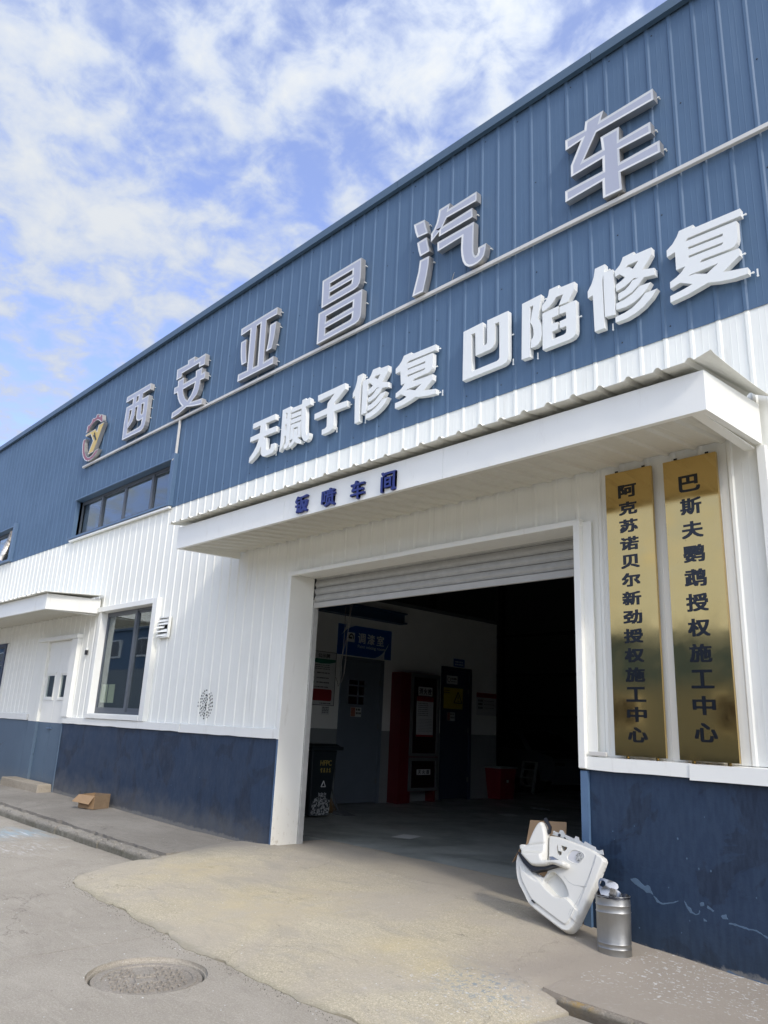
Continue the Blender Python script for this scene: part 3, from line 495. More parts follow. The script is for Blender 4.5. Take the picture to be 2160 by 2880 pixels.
# ------------------------------------------------------------------ outlines of the letters (mm on the facade) and of the door panel
GL={'che':([[(-3715,6118),(-3483,6110),(-3469,6205),(-3257,6211),(-3294,6108),(-2721,6121),(-2718,5990),(-3346,5996),(-3503,5739),(-3289,5746),(-3302,5904),(-3093,5903),(-3100,5746),(-2767,5756),(-2763,5627),(-3102,5637),(-3100,5480),(-2687,5489),(-2685,5356),(-3100,5366),(-3092,5160),(-3299,5167),(-3299,5373),(-3732,5349),(-3731,5483),(-3291,5486),(-3289,5639),(-3657,5620),(-3656,5759),(-3523,6006),(-3715,5987)]],[]),'qi':([[(-5969,6197),(-5783,6180),(-5756,6072),(-5716,5953),(-5900,5973),(-5939,6073)],[(-5898,5895),(-5736,5902),(-5710,5791),(-5675,5675),(-5838,5671),(-5871,5771)],[(-5838,5612),(-5679,5608),(-5686,5495),(-5715,5336),(-5764,5143),(-5952,5149),(-5912,5280),(-5858,5461)],[(-5534,6194),(-5356,6200),(-5378,6123),(-4936,6139),(-4936,6010),(-5405,6016),(-5470,5923),(-4999,5945),(-4992,5816),(-5527,5806),(-5523,5878),(-5658,5790),(-5661,5912),(-5612,5952),(-5573,6021),(-5546,6112)],[(-5549,5734),(-4970,5740),(-4973,5410),(-4970,5334),(-4956,5287),(-4938,5267),(-4915,5271),(-4903,5295),(-4901,5357),(-4785,5361),(-4793,5287),(-4812,5216),(-4852,5176),(-4913,5156),(-4988,5153),(-5046,5169),(-5098,5214),(-5133,5282),(-5154,5367),(-5163,5462),(-5158,5627),(-5540,5604)]],[]),'chang':([[(-7805,6171),(-6972,6177),(-6961,5971),(-6961,5859),(-6978,5783),(-7016,5744),(-7079,5728),(-7788,5720)],[(-7843,5655),(-6910,5664),(-6908,5288),(-6918,5245),(-6954,5198),(-7025,5178),(-7835,5161)]],[[(-7621,6055),(-7144,6060),(-7144,5995),(-7620,5987)],[(-7619,5905),(-7141,5909),(-7148,5856),(-7183,5846),(-7619,5836)],[(-7659,5544),(-7094,5551),(-7095,5468),(-7663,5449)],[(-7663,5357),(-7098,5373),(-7100,5309),(-7116,5288),(-7153,5281),(-7662,5264)]]),'ya':([[(-9905,6178),(-8909,6188),(-8901,6060),(-9183,6065),(-9151,5326),(-8898,5345),(-8888,5215),(-9864,5217),(-9861,5343),(-9608,5336),(-9626,6068),(-9895,6052)],[(-9871,5921),(-9721,5927),(-9715,5792),(-9688,5646),(-9652,5490),(-9786,5484),(-9832,5626),(-9857,5773)],[(-9070,5937),(-8905,5940),(-8911,5804),(-8931,5660),(-8968,5499),(-9111,5493),(-9078,5627),(-9064,5781)]],[[(-9449,6067),(-9344,6072),(-9319,5329),(-9440,5333)]]),'an':([[(-11998,6125),(-11604,6113),(-11615,6187),(-11382,6186),(-11382,6102),(-11007,6116),(-10999,5904),(-11192,5912),(-11192,5994),(-11795,5989),(-11792,5914),(-11977,5910)],[(-11907,5876),(-11697,5880),(-11687,5751),(-11265,5759),(-11280,5871),(-11068,5870),(-11071,5752),(-10947,5758),(-10939,5623),(-11085,5631),(-11089,5543),(-11111,5460),(-11161,5380),(-11321,5294),(-11138,5272),(-10951,5255),(-10938,5142),(-11081,5161),(-11268,5194),(-11467,5240),(-11573,5218),(-11718,5182),(-11988,5158),(-11987,5269),(-11815,5287),(-11640,5305),(-11743,5390),(-11829,5500),(-11889,5637),(-12003,5641),(-12017,5769),(-11891,5766)]],[[(-11679,5640),(-11268,5644),(-11287,5546),(-11346,5448),(-11465,5358),(-11562,5428),(-11637,5522),(-11666,5583)]]),'xi':([[(-14031,6181),(-13026,6179),(-13016,6047),(-13310,6049),(-13317,5938),(-13042,5940),(-13049,5805),(-13038,5580),(-13035,5390),(-13053,5320),(-13088,5267),(-13176,5227),(-13983,5237),(-14004,5618),(-13987,5944),(-13734,5944),(-13727,6058),(-14042,6060)]],[[(-13570,6058),(-13491,6054),(-13488,5952),(-13576,5941)],[(-13818,5827),(-13731,5822),(-13738,5710),(-13764,5619),(-13820,5540),(-13817,5666)],[(-13568,5825),(-13477,5822),(-13485,5737),(-13475,5611),(-13461,5556),(-13421,5513),(-13362,5485),(-13309,5477),(-13205,5487),(-13207,5405),(-13225,5360),(-13296,5340),(-13810,5330),(-13811,5443),(-13700,5492),(-13613,5552),(-13570,5650),(-13565,5746)],[(-13307,5822),(-13220,5812),(-13209,5659),(-13212,5603),(-13246,5590),(-13291,5615),(-13295,5651)]]),'logo_top':([[(-15929,5885),(-15892,5951),(-15906,6027),(-15856,6057),(-15798,6044),(-15695,6092),(-15694,6146),(-15621,6162),(-15586,6138),(-15490,6145),(-15464,6200),(-15377,6191),(-15333,6120),(-15282,6100),(-15267,6131),(-15218,6138),(-15174,6120),(-15134,6000),(-15084,5946),(-15191,5945),(-15260,5999),(-15337,6038),(-15437,6065),(-15562,6051),(-15692,6007),(-15776,5945),(-15811,5894)]],[]),'logo_y':([[(-15927,5843),(-15423,5856),(-15329,5770),(-15281,5910),(-15009,5908),(-15103,5758),(-15237,5519),(-15372,5320),(-15637,5315),(-15542,5471),(-15461,5592),(-15649,5793),(-15888,5791)]],[]),'logo_bot':([[(-16001,5747),(-15884,5742),(-15904,5665),(-15897,5574),(-15843,5442),(-15742,5330),(-15637,5259),(-15522,5230),(-15388,5254),(-15235,5328),(-15089,5327),(-15202,5234),(-15357,5166),(-15494,5151),(-15630,5167),(-15756,5222),(-15879,5321),(-15968,5454),(-16009,5601),(-16022,5695)]],[]),'logo_wrench':([[(-15489,5728),(-15461,5704),(-15432,5720),(-15464,5775),(-15428,5775),(-15385,5690),(-15294,5591),(-15309,5563),(-15416,5666),(-15479,5699)]],[]),'wu':([[(-9298,4345),(-8726,4352),(-8721,4265),(-8955,4267),(-8943,4153),(-8674,4147),(-8667,4062),(-8970,4062),(-8967,4023),(-8905,4024),(-8896,3871),(-8889,3835),(-8864,3815),(-8822,3811),(-8787,3824),(-8777,3851),(-8779,3886),(-8679,3884),(-8671,3817),(-8682,3778),(-8712,3751),(-8764,3738),(-8927,3734),(-8971,3748),(-9007,3778),(-9023,3816),(-9029,3921),(-9103,3835),(-9200,3770),(-9318,3721),(-9316,3797),(-9223,3871),(-9156,3947),(-9119,4025),(-9110,4060),(-9338,4056),(-9339,4135),(-9094,4144),(-9092,4266),(-9298,4263)]],[]),'ni':([[(-8549,4362),(-8359,4366),(-8335,4077),(-8328,3826),(-8341,3771),(-8381,3735),(-8448,3733),(-8449,3799),(-8419,3802),(-8412,3825),(-8419,3933),(-8454,3936),(-8459,3858),(-8484,3781),(-8551,3717),(-8539,3899),(-8546,4090)],[(-8335,4328),(-8093,4326),(-8091,4386),(-8011,4392),(-7998,4359),(-7929,4380),(-7902,4356),(-7895,4267),(-8005,4261),(-7985,4148),(-7967,3939),(-7942,3831),(-7918,3800),(-7906,3834),(-7864,3833),(-7865,3791),(-7884,3748),(-7918,3728),(-7961,3731),(-8001,3761),(-8039,3819),(-8062,3902),(-8079,4050),(-8095,4262),(-8329,4258)],[(-8327,4236),(-8107,4230),(-8098,4167),(-8325,4171)],[(-8329,4151),(-8096,4148),(-8089,4086),(-8324,4086)],[(-8321,4069),(-8087,4065),(-8082,3948),(-8079,3835),(-8136,3831),(-8151,4001),(-8250,4006),(-8247,3838),(-8314,3839),(-8319,3947)],[(-8237,3980),(-8154,3977),(-8150,3863),(-8133,3826),(-8098,3797),(-8065,3781),(-8062,3725),(-8122,3742),(-8168,3762),(-8194,3788),(-8237,3754),(-8273,3738),(-8325,3726),(-8324,3787),(-8280,3797),(-8252,3823),(-8238,3861)]],[[(-8460,4288),(-8426,4289),(-8425,4198),(-8448,4193)],[(-8456,4111),(-8423,4113),(-8422,4020),(-8445,4018)]]),'zi':([[(-7736,4349),(-7163,4362),(-7158,4277),(-7367,4138),(-7364,4104),(-7102,4092),(-7100,4008),(-7364,4012),(-7354,3881),(-7356,3807),(-7370,3769),(-7404,3749),(-7463,3740),(-7593,3734),(-7598,3808),(-7531,3811),(-7502,3829),(-7499,3869),(-7510,4015),(-7780,4006),(-7784,4088),(-7518,4101),(-7512,4174),(-7371,4276),(-7727,4259)]],[]),'xiu':([[(-6918,4383),(-6819,4392),(-6828,4313),(-6848,4247),(-6851,4013),(-6841,3727),(-6929,3720),(-6952,4110),(-6995,4093),(-6997,4162),(-6955,4225),(-6928,4308)],[(-6810,4276),(-6709,4282),(-6708,4060),(-6713,3812),(-6807,3811),(-6807,4045)],[(-6625,4380),(-6506,4379),(-6516,4353),(-6343,4349),(-6341,4267),(-6386,4209),(-6444,4154),(-6329,4118),(-6325,4050),(-6430,4071),(-6484,4015),(-6558,3971),(-6622,3955),(-6686,3945),(-6687,4003),(-6621,4021),(-6575,4051),(-6542,4085),(-6489,4089),(-6532,4104),(-6595,4070),(-6698,4044),(-6701,4118),(-6647,4135),(-6616,4157),(-6668,4211),(-6700,4203),(-6705,4265),(-6660,4314)],[(-6472,3998),(-6368,4003),(-6399,3955),(-6454,3901),(-6521,3869),(-6602,3839),(-6695,3831),(-6697,3895),(-6630,3905),(-6555,3935),(-6505,3969)],[(-6428,3909),(-6319,3909),(-6374,3840),(-6446,3791),(-6531,3754),(-6630,3729),(-6725,3725),(-6724,3786),(-6635,3801),(-6554,3826),(-6486,3863)]],[[(-6570,4276),(-6479,4272),(-6530,4212),(-6571,4248),(-6604,4249)]]),'fu':([[(-6070,4386),(-5942,4389),(-5952,4360),(-5540,4353),(-5543,4281),(-5982,4287),(-6023,4260),(-5584,4258),(-5582,4132),(-5588,4065),(-5610,4036),(-5649,4024),(-5880,4017),(-5905,3990),(-5574,3981),(-5577,3910),(-5648,3862),(-5720,3816),(-5520,3778),(-5523,3719),(-5637,3729),(-5781,3755),(-5848,3773),(-5920,3753),(-6043,3729),(-6191,3720),(-6193,3789),(-6083,3796),(-5997,3819),(-6096,3879),(-6187,3859),(-6187,3918),(-6109,3944),(-6062,3976),(-6034,4007),(-6103,4003),(-6121,4195),(-6203,4186),(-6206,4254),(-6146,4287),(-6105,4326)]],[[(-6004,4190),(-5704,4191),(-5706,4168),(-6003,4171)],[(-6003,4103),(-5702,4103),(-5711,4085),(-5737,4082),(-5998,4080)],[(-6019,3905),(-5987,3916),(-5756,3914),(-5855,3862),(-5896,3877),(-5951,3902)]]),'ao':([[(-5115,4358),(-4836,4376),(-4827,4301),(-4822,4084),(-4786,4084),(-4772,4104),(-4773,4373),(-4487,4380),(-4482,3843),(-4491,3803),(-4518,3774),(-4567,3762),(-5116,3749)]],[[(-4997,4284),(-4941,4284),(-4934,3996),(-4739,4003),(-4698,4015),(-4673,4046),(-4663,4088),(-4664,4294),(-4606,4293),(-4602,3863),(-4612,3844),(-4637,3833),(-4986,3824)]]),'xian':([[(-4302,4389),(-4199,4395),(-4205,3736),(-4312,3741)],[(-4200,4395),(-4060,4405),(-4063,4336),(-4080,4252),(-4102,4136),(-4075,4085),(-4060,4021),(-4058,3937),(-4075,3874),(-4107,3842),(-4144,3831),(-4193,3833),(-4192,3921),(-4170,3938),(-4159,3973),(-4161,4034),(-4176,4089),(-4198,4128),(-4202,4129),(-4202,4149),(-4194,4146),(-4159,4316),(-4200,4315)],[(-3959,4418),(-3840,4421),(-3853,4388),(-3661,4384),(-3666,4300),(-3695,4253),(-3741,4190),(-3850,4190),(-3794,4299),(-3881,4298),(-3912,4259),(-3954,4227),(-4007,4203),(-4050,4198),(-4050,4265),(-4006,4302),(-3973,4354)],[(-4047,4174),(-3852,4186),(-3856,4087),(-3934,4083),(-3933,4012),(-3863,4010),(-3868,3929),(-3934,3925),(-3935,3838),(-3794,3842),(-3771,3855),(-3766,3882),(-3765,3929),(-3842,3929),(-3842,4006),(-3765,4011),(-3764,4085),(-3843,4087),(-3841,4169),(-3650,4171),(-3653,3844),(-3662,3801),(-3692,3774),(-3742,3764),(-4050,3761)]],[]),'xiu2':([[(-3426,4426),(-3317,4430),(-3328,4350),(-3353,4262),(-3351,4104),(-3346,3746),(-3452,3746),(-3460,4147),(-3514,4134),(-3515,4206),(-3469,4274),(-3442,4340)],[(-3337,4343),(-3236,4335),(-3228,4133),(-3228,3845),(-3336,3859),(-3340,4181)],[(-3126,4419),(-3010,4425),(-3021,4392),(-2837,4392),(-2840,4319),(-2884,4258),(-2937,4200),(-2821,4167),(-2821,4094),(-2926,4115),(-2988,4053),(-3050,4011),(-3117,3992),(-3191,3980),(-3191,4049),(-3119,4061),(-3071,4093),(-3040,4130),(-2977,4132),(-3024,4149),(-3070,4124),(-3127,4099),(-3209,4085),(-3208,4154),(-3149,4175),(-3112,4196),(-3169,4253),(-3214,4243),(-3214,4307),(-3162,4347),(-3140,4385)],[(-2972,4041),(-2863,4036),(-2899,3984),(-2960,3937),(-3031,3899),(-3117,3882),(-3218,3889),(-3214,3955),(-3133,3962),(-3046,3989)],[(-2920,3944),(-2805,3945),(-2861,3876),(-2942,3817),(-3027,3779),(-3117,3758),(-3229,3759),(-3229,3817),(-3139,3824),(-3053,3846),(-2977,3893)]],[[(-3079,4312),(-2972,4313),(-3029,4249),(-3067,4288),(-3104,4288)]]),'fu2':([[(-2568,4435),(-2437,4436),(-2449,4400),(-2030,4393),(-2030,4321),(-2493,4326),(-2518,4300),(-2067,4290),(-2071,4126),(-2083,4081),(-2109,4054),(-2144,4048),(-2386,4054),(-2402,4030),(-2068,4020),(-2067,3952),(-2145,3901),(-2215,3854),(-2014,3810),(-2016,3752),(-2133,3756),(-2253,3780),(-2345,3809),(-2433,3789),(-2533,3768),(-2690,3753),(-2687,3817),(-2576,3832),(-2480,3852),(-2589,3912),(-2682,3891),(-2681,3956),(-2620,3980),(-2570,4011),(-2533,4053),(-2618,4053),(-2617,4240),(-2695,4219),(-2694,4288),(-2637,4328),(-2592,4386)]],[[(-2497,4232),(-2190,4225),(-2192,4200),(-2496,4209)],[(-2497,4146),(-2191,4139),(-2199,4125),(-2212,4117),(-2499,4123)],[(-2513,3944),(-2486,3953),(-2247,3957),(-2351,3898),(-2451,3942)]])}
PN={'body':[(-485,530),(-471,530),(-422,479),(-288,400),(-190,383),(-198,542),(-230,703),(-204,716),(-85,710),(66,684),(194,657),(249,636),(326,600),(307,530),(252,339),(187,169),(158,88),(116,36),(75,23),(31,29),(-131,87),(-271,139),(-315,167),(-366,224),(-427,280),(-467,349),(-493,430),(-498,499)],'lower':[(-485,530),(-471,530),(-422,479),(-287,393),(-76,267),(-21,263),(47,278),(126,226),(188,189),(158,88),(116,36),(75,23),(31,29),(-131,87),(-271,139),(-315,167),(-366,224),(-427,280),(-467,349),(-493,430),(-498,499)],'edge':[(241,633),(326,600),(307,530),(252,339),(187,169),(164,103),(108,133),(148,251),(203,435),(234,569)],'upper':[(-305,814),(-268,772),(-232,691),(-219,600),(-204,500),(-140,506),(-51,526),(13,521),(27,494),(4,468),(-99,489),(-167,457),(-277,440),(-319,456),(-398,505),(-483,563),(-485,591),(-460,606),(-399,602),(-391,654),(-367,729),(-339,788)],'black':[(-469,534),(-443,530),(-319,456),(-277,438),(-167,455),(-64,498),(-57,485),(-164,439),(-289,402),(-387,453)],'pocket':[(-186,383),(-137,443),(-77,419),(-15,378),(29,328),(50,289),(31,272),(-48,261),(-95,275),(-211,346)],'speaker':[(-24,552),(6,613),(48,630),(145,607),(122,559),(83,528),(38,532)],'grille':[(69,610),(104,615),(125,596),(125,567),(102,545),(75,552),(61,580)],'handle':[(-185,544),(-148,549),(-60,525),(-121,505),(-162,501)],'hole1':[(-125,651),(-106,601),(-74,598),(-70,576),(-91,565),(-113,585),(-126,628)],'hole2':[(-87,645),(-31,641),(-28,627),(-47,605),(-76,612)],'strip':[(-208,723),(-187,751),(-147,744),(-138,769),(-114,768),(-86,740),(6,718),(16,740),(44,734),(52,713),(100,693),(106,711),(143,699),(176,688),(207,681),(214,664),(246,657),(274,669),(288,631),(240,635),(177,655),(57,683),(-47,703)],'strap':[(-301,840),(-273,847),(-253,818),(-216,779),(-216,732),(-233,718),(-243,744),(-238,768),(-274,803),(-290,810)],'plug':[(-264,191),(-250,195),(-223,176),(-237,174)]}
CHAINP=[[(-7.885,6.9,1.702),(-7.94,6.9,1.481),(-7.96,6.9,1.277),(-7.998,6.9,1.124),(-8.05,6.9,0.963),(-8.076,6.9,0.839),(-8.068,6.9,0.667),(-8.082,6.9,0.573)],[(-8.05,6.9,1.717),(-8.049,6.9,1.479),(-8.042,6.9,1.282),(-8.049,6.9,1.03),(-8.063,6.9,0.934)],[(-7.949,6.9,1.668),(-7.956,6.9,1.492),(-7.971,6.9,1.239),(-7.979,6.9,1.075),(-7.987,6.9,0.836),(-8.009,6.9,0.666),(-8.038,6.9,0.582),(-8.079,6.9,0.544),(-8.112,6.9,0.498),(-8.132,6.9,0.554),(-8.167,6.9,0.612),(-8.191,6.9,0.621)]]
# ================================================================== ground
def top_z(x): return interp(x, [-30, -14.8, -12.2, -10, -8.8, -8.1, -6, -3.9, -3.35, -2.9, -2.36, 4], [-1.42, -1.44, -1.46, -1.50, -1.49, -1.44, -1.455, -1.455, -1.52, -1.54, -1.575, -1.60])
def kerb_z(x): return interp(x, [-30, -14, -8.6, -8.0, -3.3, -2.95, 4], [-1.485, -1.50, -1.515, -1.52, -1.52, -1.545, -1.55])
RX = [-8.78, -8.72, -8.53, -8.26, -8.00, -7.06, -6.11, -5.27, -4.75, -4.07, -3.61, -3.30, -3.10, -2.98, -2.94]
RY = [4.70, 4.40, 4.03, 3.66, 3.50, 3.44, 3.38, 3.31, 3.33, 3.31, 3.33, 3.50, 3.85, 4.25, 4.50]
def ramp_y(x): return interp(x, RX, RY)
def gz(x, y):
    """surface of pavement and ramp"""
    w = max(0, min(1, (y - 4.62) / 1.38)); return kerb_z(x) * (1 - w) + top_z(x) * w
def grid(mb, xs, ys, fz, skirt=0.25):
    nx = len(xs); o = len(mb.v)
    P = [[fz(x, y) for x in xs] for y in ys]
    for r in P: mb.v += r
    for j in range(len(ys) - 1):
        for i in range(nx - 1):
            a = o + j * nx + i; mb.f.append((a, a + 1, a + nx + 1, a + nx)); mb.mi.append(mb.cur)
    loop = [(j0, i0) for j0, i0 in [(0, i) for i in range(nx)] + [(j, nx - 1) for j in range(1, len(ys))] + [(len(ys) - 1, i) for i in range(nx - 2, -1, -1)] + [(j, 0) for j in range(len(ys) - 2, 0, -1)]]
    b = len(mb.v)
    for j, i in loop: p = P[j][i]; mb.v.append((p[0], p[1], p[2] - skirt))
    n = len(loop)
    for k in range(n):
        j, i = loop[k]; j2, i2 = loop[(k + 1) % n]
        mb.f.append((o + j2 * nx + i2, o + j * nx + i, b + k, b + (k + 1) % n)); mb.mi.append(mb.cur)
def lin(a, b, n): return [a + (b - a) * i / n for i in range(n + 1)]
ZR = -1.62
# terrain under everything, to the horizon
g = MB(); g.box(-400, 400, -400, 400, -2.3, ZR - 0.06); tag(g.build('ground', 'earth'), kind='structure')
# concrete road, cast in slabs with an open joint between them; the manhole sits in a round cut-out
road = thing('road', (-5, 0, ZR), None, None); del_keys = None
road['kind'] = 'structure'
MX, MY, MR = -5.04, 2.81, 0.385
joints = [-60.0, -15.84, -10.84, -5.846, -0.84, 4.2, 60.0]
def road_slab(x0, x1, y0, y1, holes=()):
    mb = MB(); P = []
    # slightly ragged arris
    def ed(ax, ay, bx, by):
        n = max(2, int(math.hypot(bx - ax, by - ay) / 0.12)) if abs(ax) < 20 and abs(bx) < 20 and ay > -3 else 2
        return [(ax + (bx - ax) * i / n + (random.uniform(-.002, .002) if 0 < i else 0), ay + (by - ay) * i / n + (random.uniform(-.002, .002) if 0 < i else 0)) for i in range(n)]
    P = ed(x0, y0, x1, y0) + ed(x1, y0, x1, y1) + ed(x1, y1, x0, y1) + ed(x0, y1, x0, y0)
    slab(mb, [P], list(holes), lambda x, y, k: (x, y, ZR if k else ZR - 0.05))
    return mb.build('road_slab', 'road', road)
circ = [(MX + MR * math.cos(t * math.pi / 32) * (1 + random.uniform(-.008, .012)), MY + MR * math.sin(t * math.pi / 32) * (1 + random.uniform(-.008, .012))) for t in range(64)]
for i in range(len(joints) - 1):
    a, b = joints[i] + 0.004, joints[i + 1] - 0.004
    for (y0, y1) in ((-3.2, 4.80), (-60, -3.208)):
        hs = [circ] if (a < MX < b and y0 < MY < y1) else []
        road_slab(a, b, y0, y1, hs)
# manhole: sunken iron cover full of dust, in a rough ring
mh = thing('manhole_cover', (MX, MY, ZR), 'round dusty iron manhole cover sunk in the pale road concrete', 'manhole cover')
mb = MB(); mb.lathe(MX, MY, [(0.40, ZR - 0.001), (0.388, ZR - 0.006), (0.382, ZR - 0.024), (0.368, ZR - 0.022), (0.364, ZR - 0.045), (0.352, ZR - 0.045), (0.350, ZR - 0.06)], 64)
mb.build('ring', 'road', mh, smooth=True)
mb = MB(); mb.lathe(MX, MY, [(0.001, ZR - 0.032), (0.285, ZR - 0.032), (0.290, ZR - 0.022), (0.318, ZR - 0.021), (0.325, ZR - 0.027), (0.351, ZR - 0.028), (0.352, ZR - 0.05)], 64)
mb.build('cover', 'manhole', mh, smooth=True)
mb = MB(); mb.lathe(MX, MY, [(0.353, ZR - 0.040), (0.366, ZR - 0.038)], 48); mb.build('gap_shadow_ring', 'earth', mh)  # dark soil-coloured ring in the gap, drawn in for the recess shadow
dirx = Vector((0.34, 0.94, 0)).normalized(); diry = Vector((-0.94, 0.34, 0))
def mq(mb, u0, v0, lu, lv, h=0.013, z=ZR - 0.033):
    c = [Vector((MX, MY, z)) + dirx * (u0 + su * lu / 2) + diry * (v0 + sv * lv / 2) for su, sv in ((-1, -1), (1, -1), (1, 1), (-1, 1))]
    mb.hexa([tuple(p) for p in c] + [tuple(p + Vector((0, 0, h))) for p in c])
mb = MB()
for iu in range(-6, 7):
    for iv in range(-6, 7):
        u0, v0 = iu * 0.044, iv * 0.044
        if math.hypot(u0, v0) > 0.262 or (abs(u0) < 0.09 and abs(v0) < 0.075) or (abs(u0) < 0.05 and v0 > 0.10): continue
        if (iu + iv) % 2: mq(mb, u0, v0, 0.036, 0.013)
        else: mq(mb, u0, v0, 0.013, 0.036)
mb.build('raised_pattern', 'manhole', mh, kind='stuff')
mb = MB()
for (a, b, c, d) in ((0, 0.055, 0.14, 0.012), (0, -0.055, 0.14, 0.012), (0.07, 0, 0.012, 0.11), (-0.07, 0, 0.012, 0.11)): mq(mb, a, b, c, d, 0.009)
mq(mb, 0, 0, 0.075, 0.05, 0.004)
mb.build('centre_panel', 'manhole', mh, bevel=0.002)

# ramp up to the door
mb = MB(); xs = []
xs = [-8.78 + (8.78 - 2.94) * i / 180 for i in range(181)]; rows = [0, .012, .03, .06, .1, .15, .22, .3, .4, .5, .6, .7, .8, .9, 1.0]
def rz(x, y):
    y0 = ramp_y(x); d = max(0, y - y0); e = min(1, d / 1.25); s_ = e * e * (3 - 2 * e)
    s_ = 0.55 * min(1, d / 1.25) ** 0.75 + 0.45 * s_
    top = gz(x, max(y, 4.62)) + 0.006
    z = ZR + 0.004 + (top - ZR - 0.004) * s_ + (0.010 if d > 0.015 else 0.0) * (1 - s_)
    z += 0.008 * (noise.noise(Vector((x * 1.3, y * 1.3, 0))) + 0.5 * noise.noise(Vector((x * 4, y * 4, 3)))) * min(1, d / .4)
    return z
P = []
for w in rows:
    for x in xs:
        y0 = ramp_y(x) + 0.045 * noise.noise(Vector((x * 2.3, 0, 0))) + 0.022 * noise.noise(Vector((x * 8, 0, 5))) + 0.010 * noise.noise(Vector((x * 19, 0, 5))); y = y0 + (6.0 - y0) * w; P.append((x, y, rz(x, y)))
n = len(xs)
mb.v += P
for j in range(len(rows) - 1):
    for i in range(n - 1): mb.f.append((j * n + i, j * n + i + 1, (j + 1) * n + i + 1, (j + 1) * n + i)); mb.mi.append(0)
b = len(mb.v); mb.v += [(p[0], p[1] + .002, p[2] - 0.06) for p in P[:n]]
for i in range(n - 1): mb.f.append((i + 1, i, b + i, b + i + 1)); mb.mi.append(0)
for side in (0, n - 1):
    b = len(mb.v); col_ = [P[j * n + side] for j in range(len(rows))]; mb.v += [(p[0], p[1], p[2] - 0.15) for p in col_]
    for j in range(len(rows) - 1): 
        f = (j * n + side, (j + 1) * n + side, b + j + 1, b + j); mb.f.append(f if side == 0 else f[::-1]); mb.mi.append(0)
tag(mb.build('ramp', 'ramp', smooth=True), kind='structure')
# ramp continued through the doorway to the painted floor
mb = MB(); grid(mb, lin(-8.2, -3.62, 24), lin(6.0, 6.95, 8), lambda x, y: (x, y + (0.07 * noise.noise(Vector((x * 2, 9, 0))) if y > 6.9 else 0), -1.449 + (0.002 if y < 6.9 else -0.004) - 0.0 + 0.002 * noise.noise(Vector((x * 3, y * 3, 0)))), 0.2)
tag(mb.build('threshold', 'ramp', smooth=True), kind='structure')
# pavements left and right of the ramp
mb = MB()
def pz(x, y):
    y2 = y
    if y < 4.80: y2 = 4.80 + 0.035 * noise.noise(Vector((x * 1.7, 1, 0))) + 0.03 * noise.noise(Vector((x * 8, 1, 4))) + 0.012 * noise.noise(Vector((x * 25, 1, 4)))
    return (x, y2, gz(x, y2) + 0.006 * noise.noise(Vector((x * 1.5, y * 1.5, 0))))
grid(mb, lin(-30, -16, 30) + lin(-15.9, -8.5, 300), [4.78, 4.9, 5.05, 5.25, 5.5, 5.75, 6.03], pz)
tag(mb.build('pavement', 'pavement', smooth=True), kind='structure')
mb = MB(); grid(mb, lin(-3.16, -1.4, 40) + lin(-1.3, 6, 30), [4.515, 4.56, 4.62, 4.75, 4.9, 5.1, 5.35, 5.6, 5.85, 6.03], lambda x, y: (x, y if y > 4.52 else y + .012 * noise.noise(Vector((x * 9, 0, 2))), gz(x, max(y, 4.62)) + 0.004 + 0.005 * noise.noise(Vector((x * 1.7, y * 1.7, 5)))))
tag(mb.build('pavement', 'pavement', smooth=True), kind='structure')
# kerb stones
kerb = thing('kerb', (-12, 4.68, -1.6), None, None, kind='structure')
def kerb_stone(x0, x1, ytop, w, seed, chip, mat='kerb'):
    mb = MB(); n = 30; prof = [(-.006, -0.15), (-0.003, -0.06), (0.0, -0.022), (0.012, -0.006), (0.035, 0.0), (w * .5, 0.003), (w * .75, 0.0), (w - .012, -0.006), (w, -0.03), (w, -0.2)]
    o = 0
    for i in range(n + 1):
        x = x0 + (x1 - x0) * i / n
        for k, (dy, dz) in enumerate(prof):
            nn = noise.noise(Vector((x * 5, k * .9, seed))) + 0.7 * noise.noise(Vector((x * 16, k * 1.3, seed + 3))) + 0.5 * noise.noise(Vector((x * 41, k * 2.3, seed + 3)))
            c = chip if 2 <= k <= 8 else 0.003
            mb.v.append((x, ytop + dy + nn * c * .6, kerb_z(x) + dz + min(0, nn) * c * 1.6 - (0.010 if i in (0, n) and 0 < k < 9 else 0)))
    m_ = len(prof)
    for i in range(n):
        for k in range(m_ - 1): mb.f.append((i * m_ + k, (i + 1) * m_ + k, (i + 1) * m_ + k + 1, i * m_ + k + 1)); mb.mi.append(0)
    mb.f.append(tuple(range(m_))); mb.mi.append(0); mb.f.append(tuple(n * m_ + k for k in range(m_))[::-1]); mb.mi.append(0)
    return mb.build('kerb_stone', mat, kerb, smooth=True)
x = -8.44
while x > -26:
    L_ = 0.78 + random.uniform(-.12, .10); kerb_stone(x - L_, x - 0.010, 4.585 + random.uniform(-.010, .010), 0.150, x, 0.030); x -= L_
x = -3.03
for k in range(9):
    L_ = 0.5 if k == 0 else 0.95; kerb_stone(x, x + L_ - 0.008, 4.47 + random.uniform(-.006, .006), 0.14, x, 0.012, 'kerb_right'); x += L_
# earth and rubble in the open gap behind the kerb
mb = MB(); grid(mb, lin(-26, -8.4, 120), [4.72, 4.77, 4.86], lambda x, y: (x, y, kerb_z(x) - 0.045 + 0.018 * noise.noise(Vector((x * 7, y * 20, 0)))), 0.1)
tag(mb.build('soil_in_gap', 'earth'), kind='stuff')

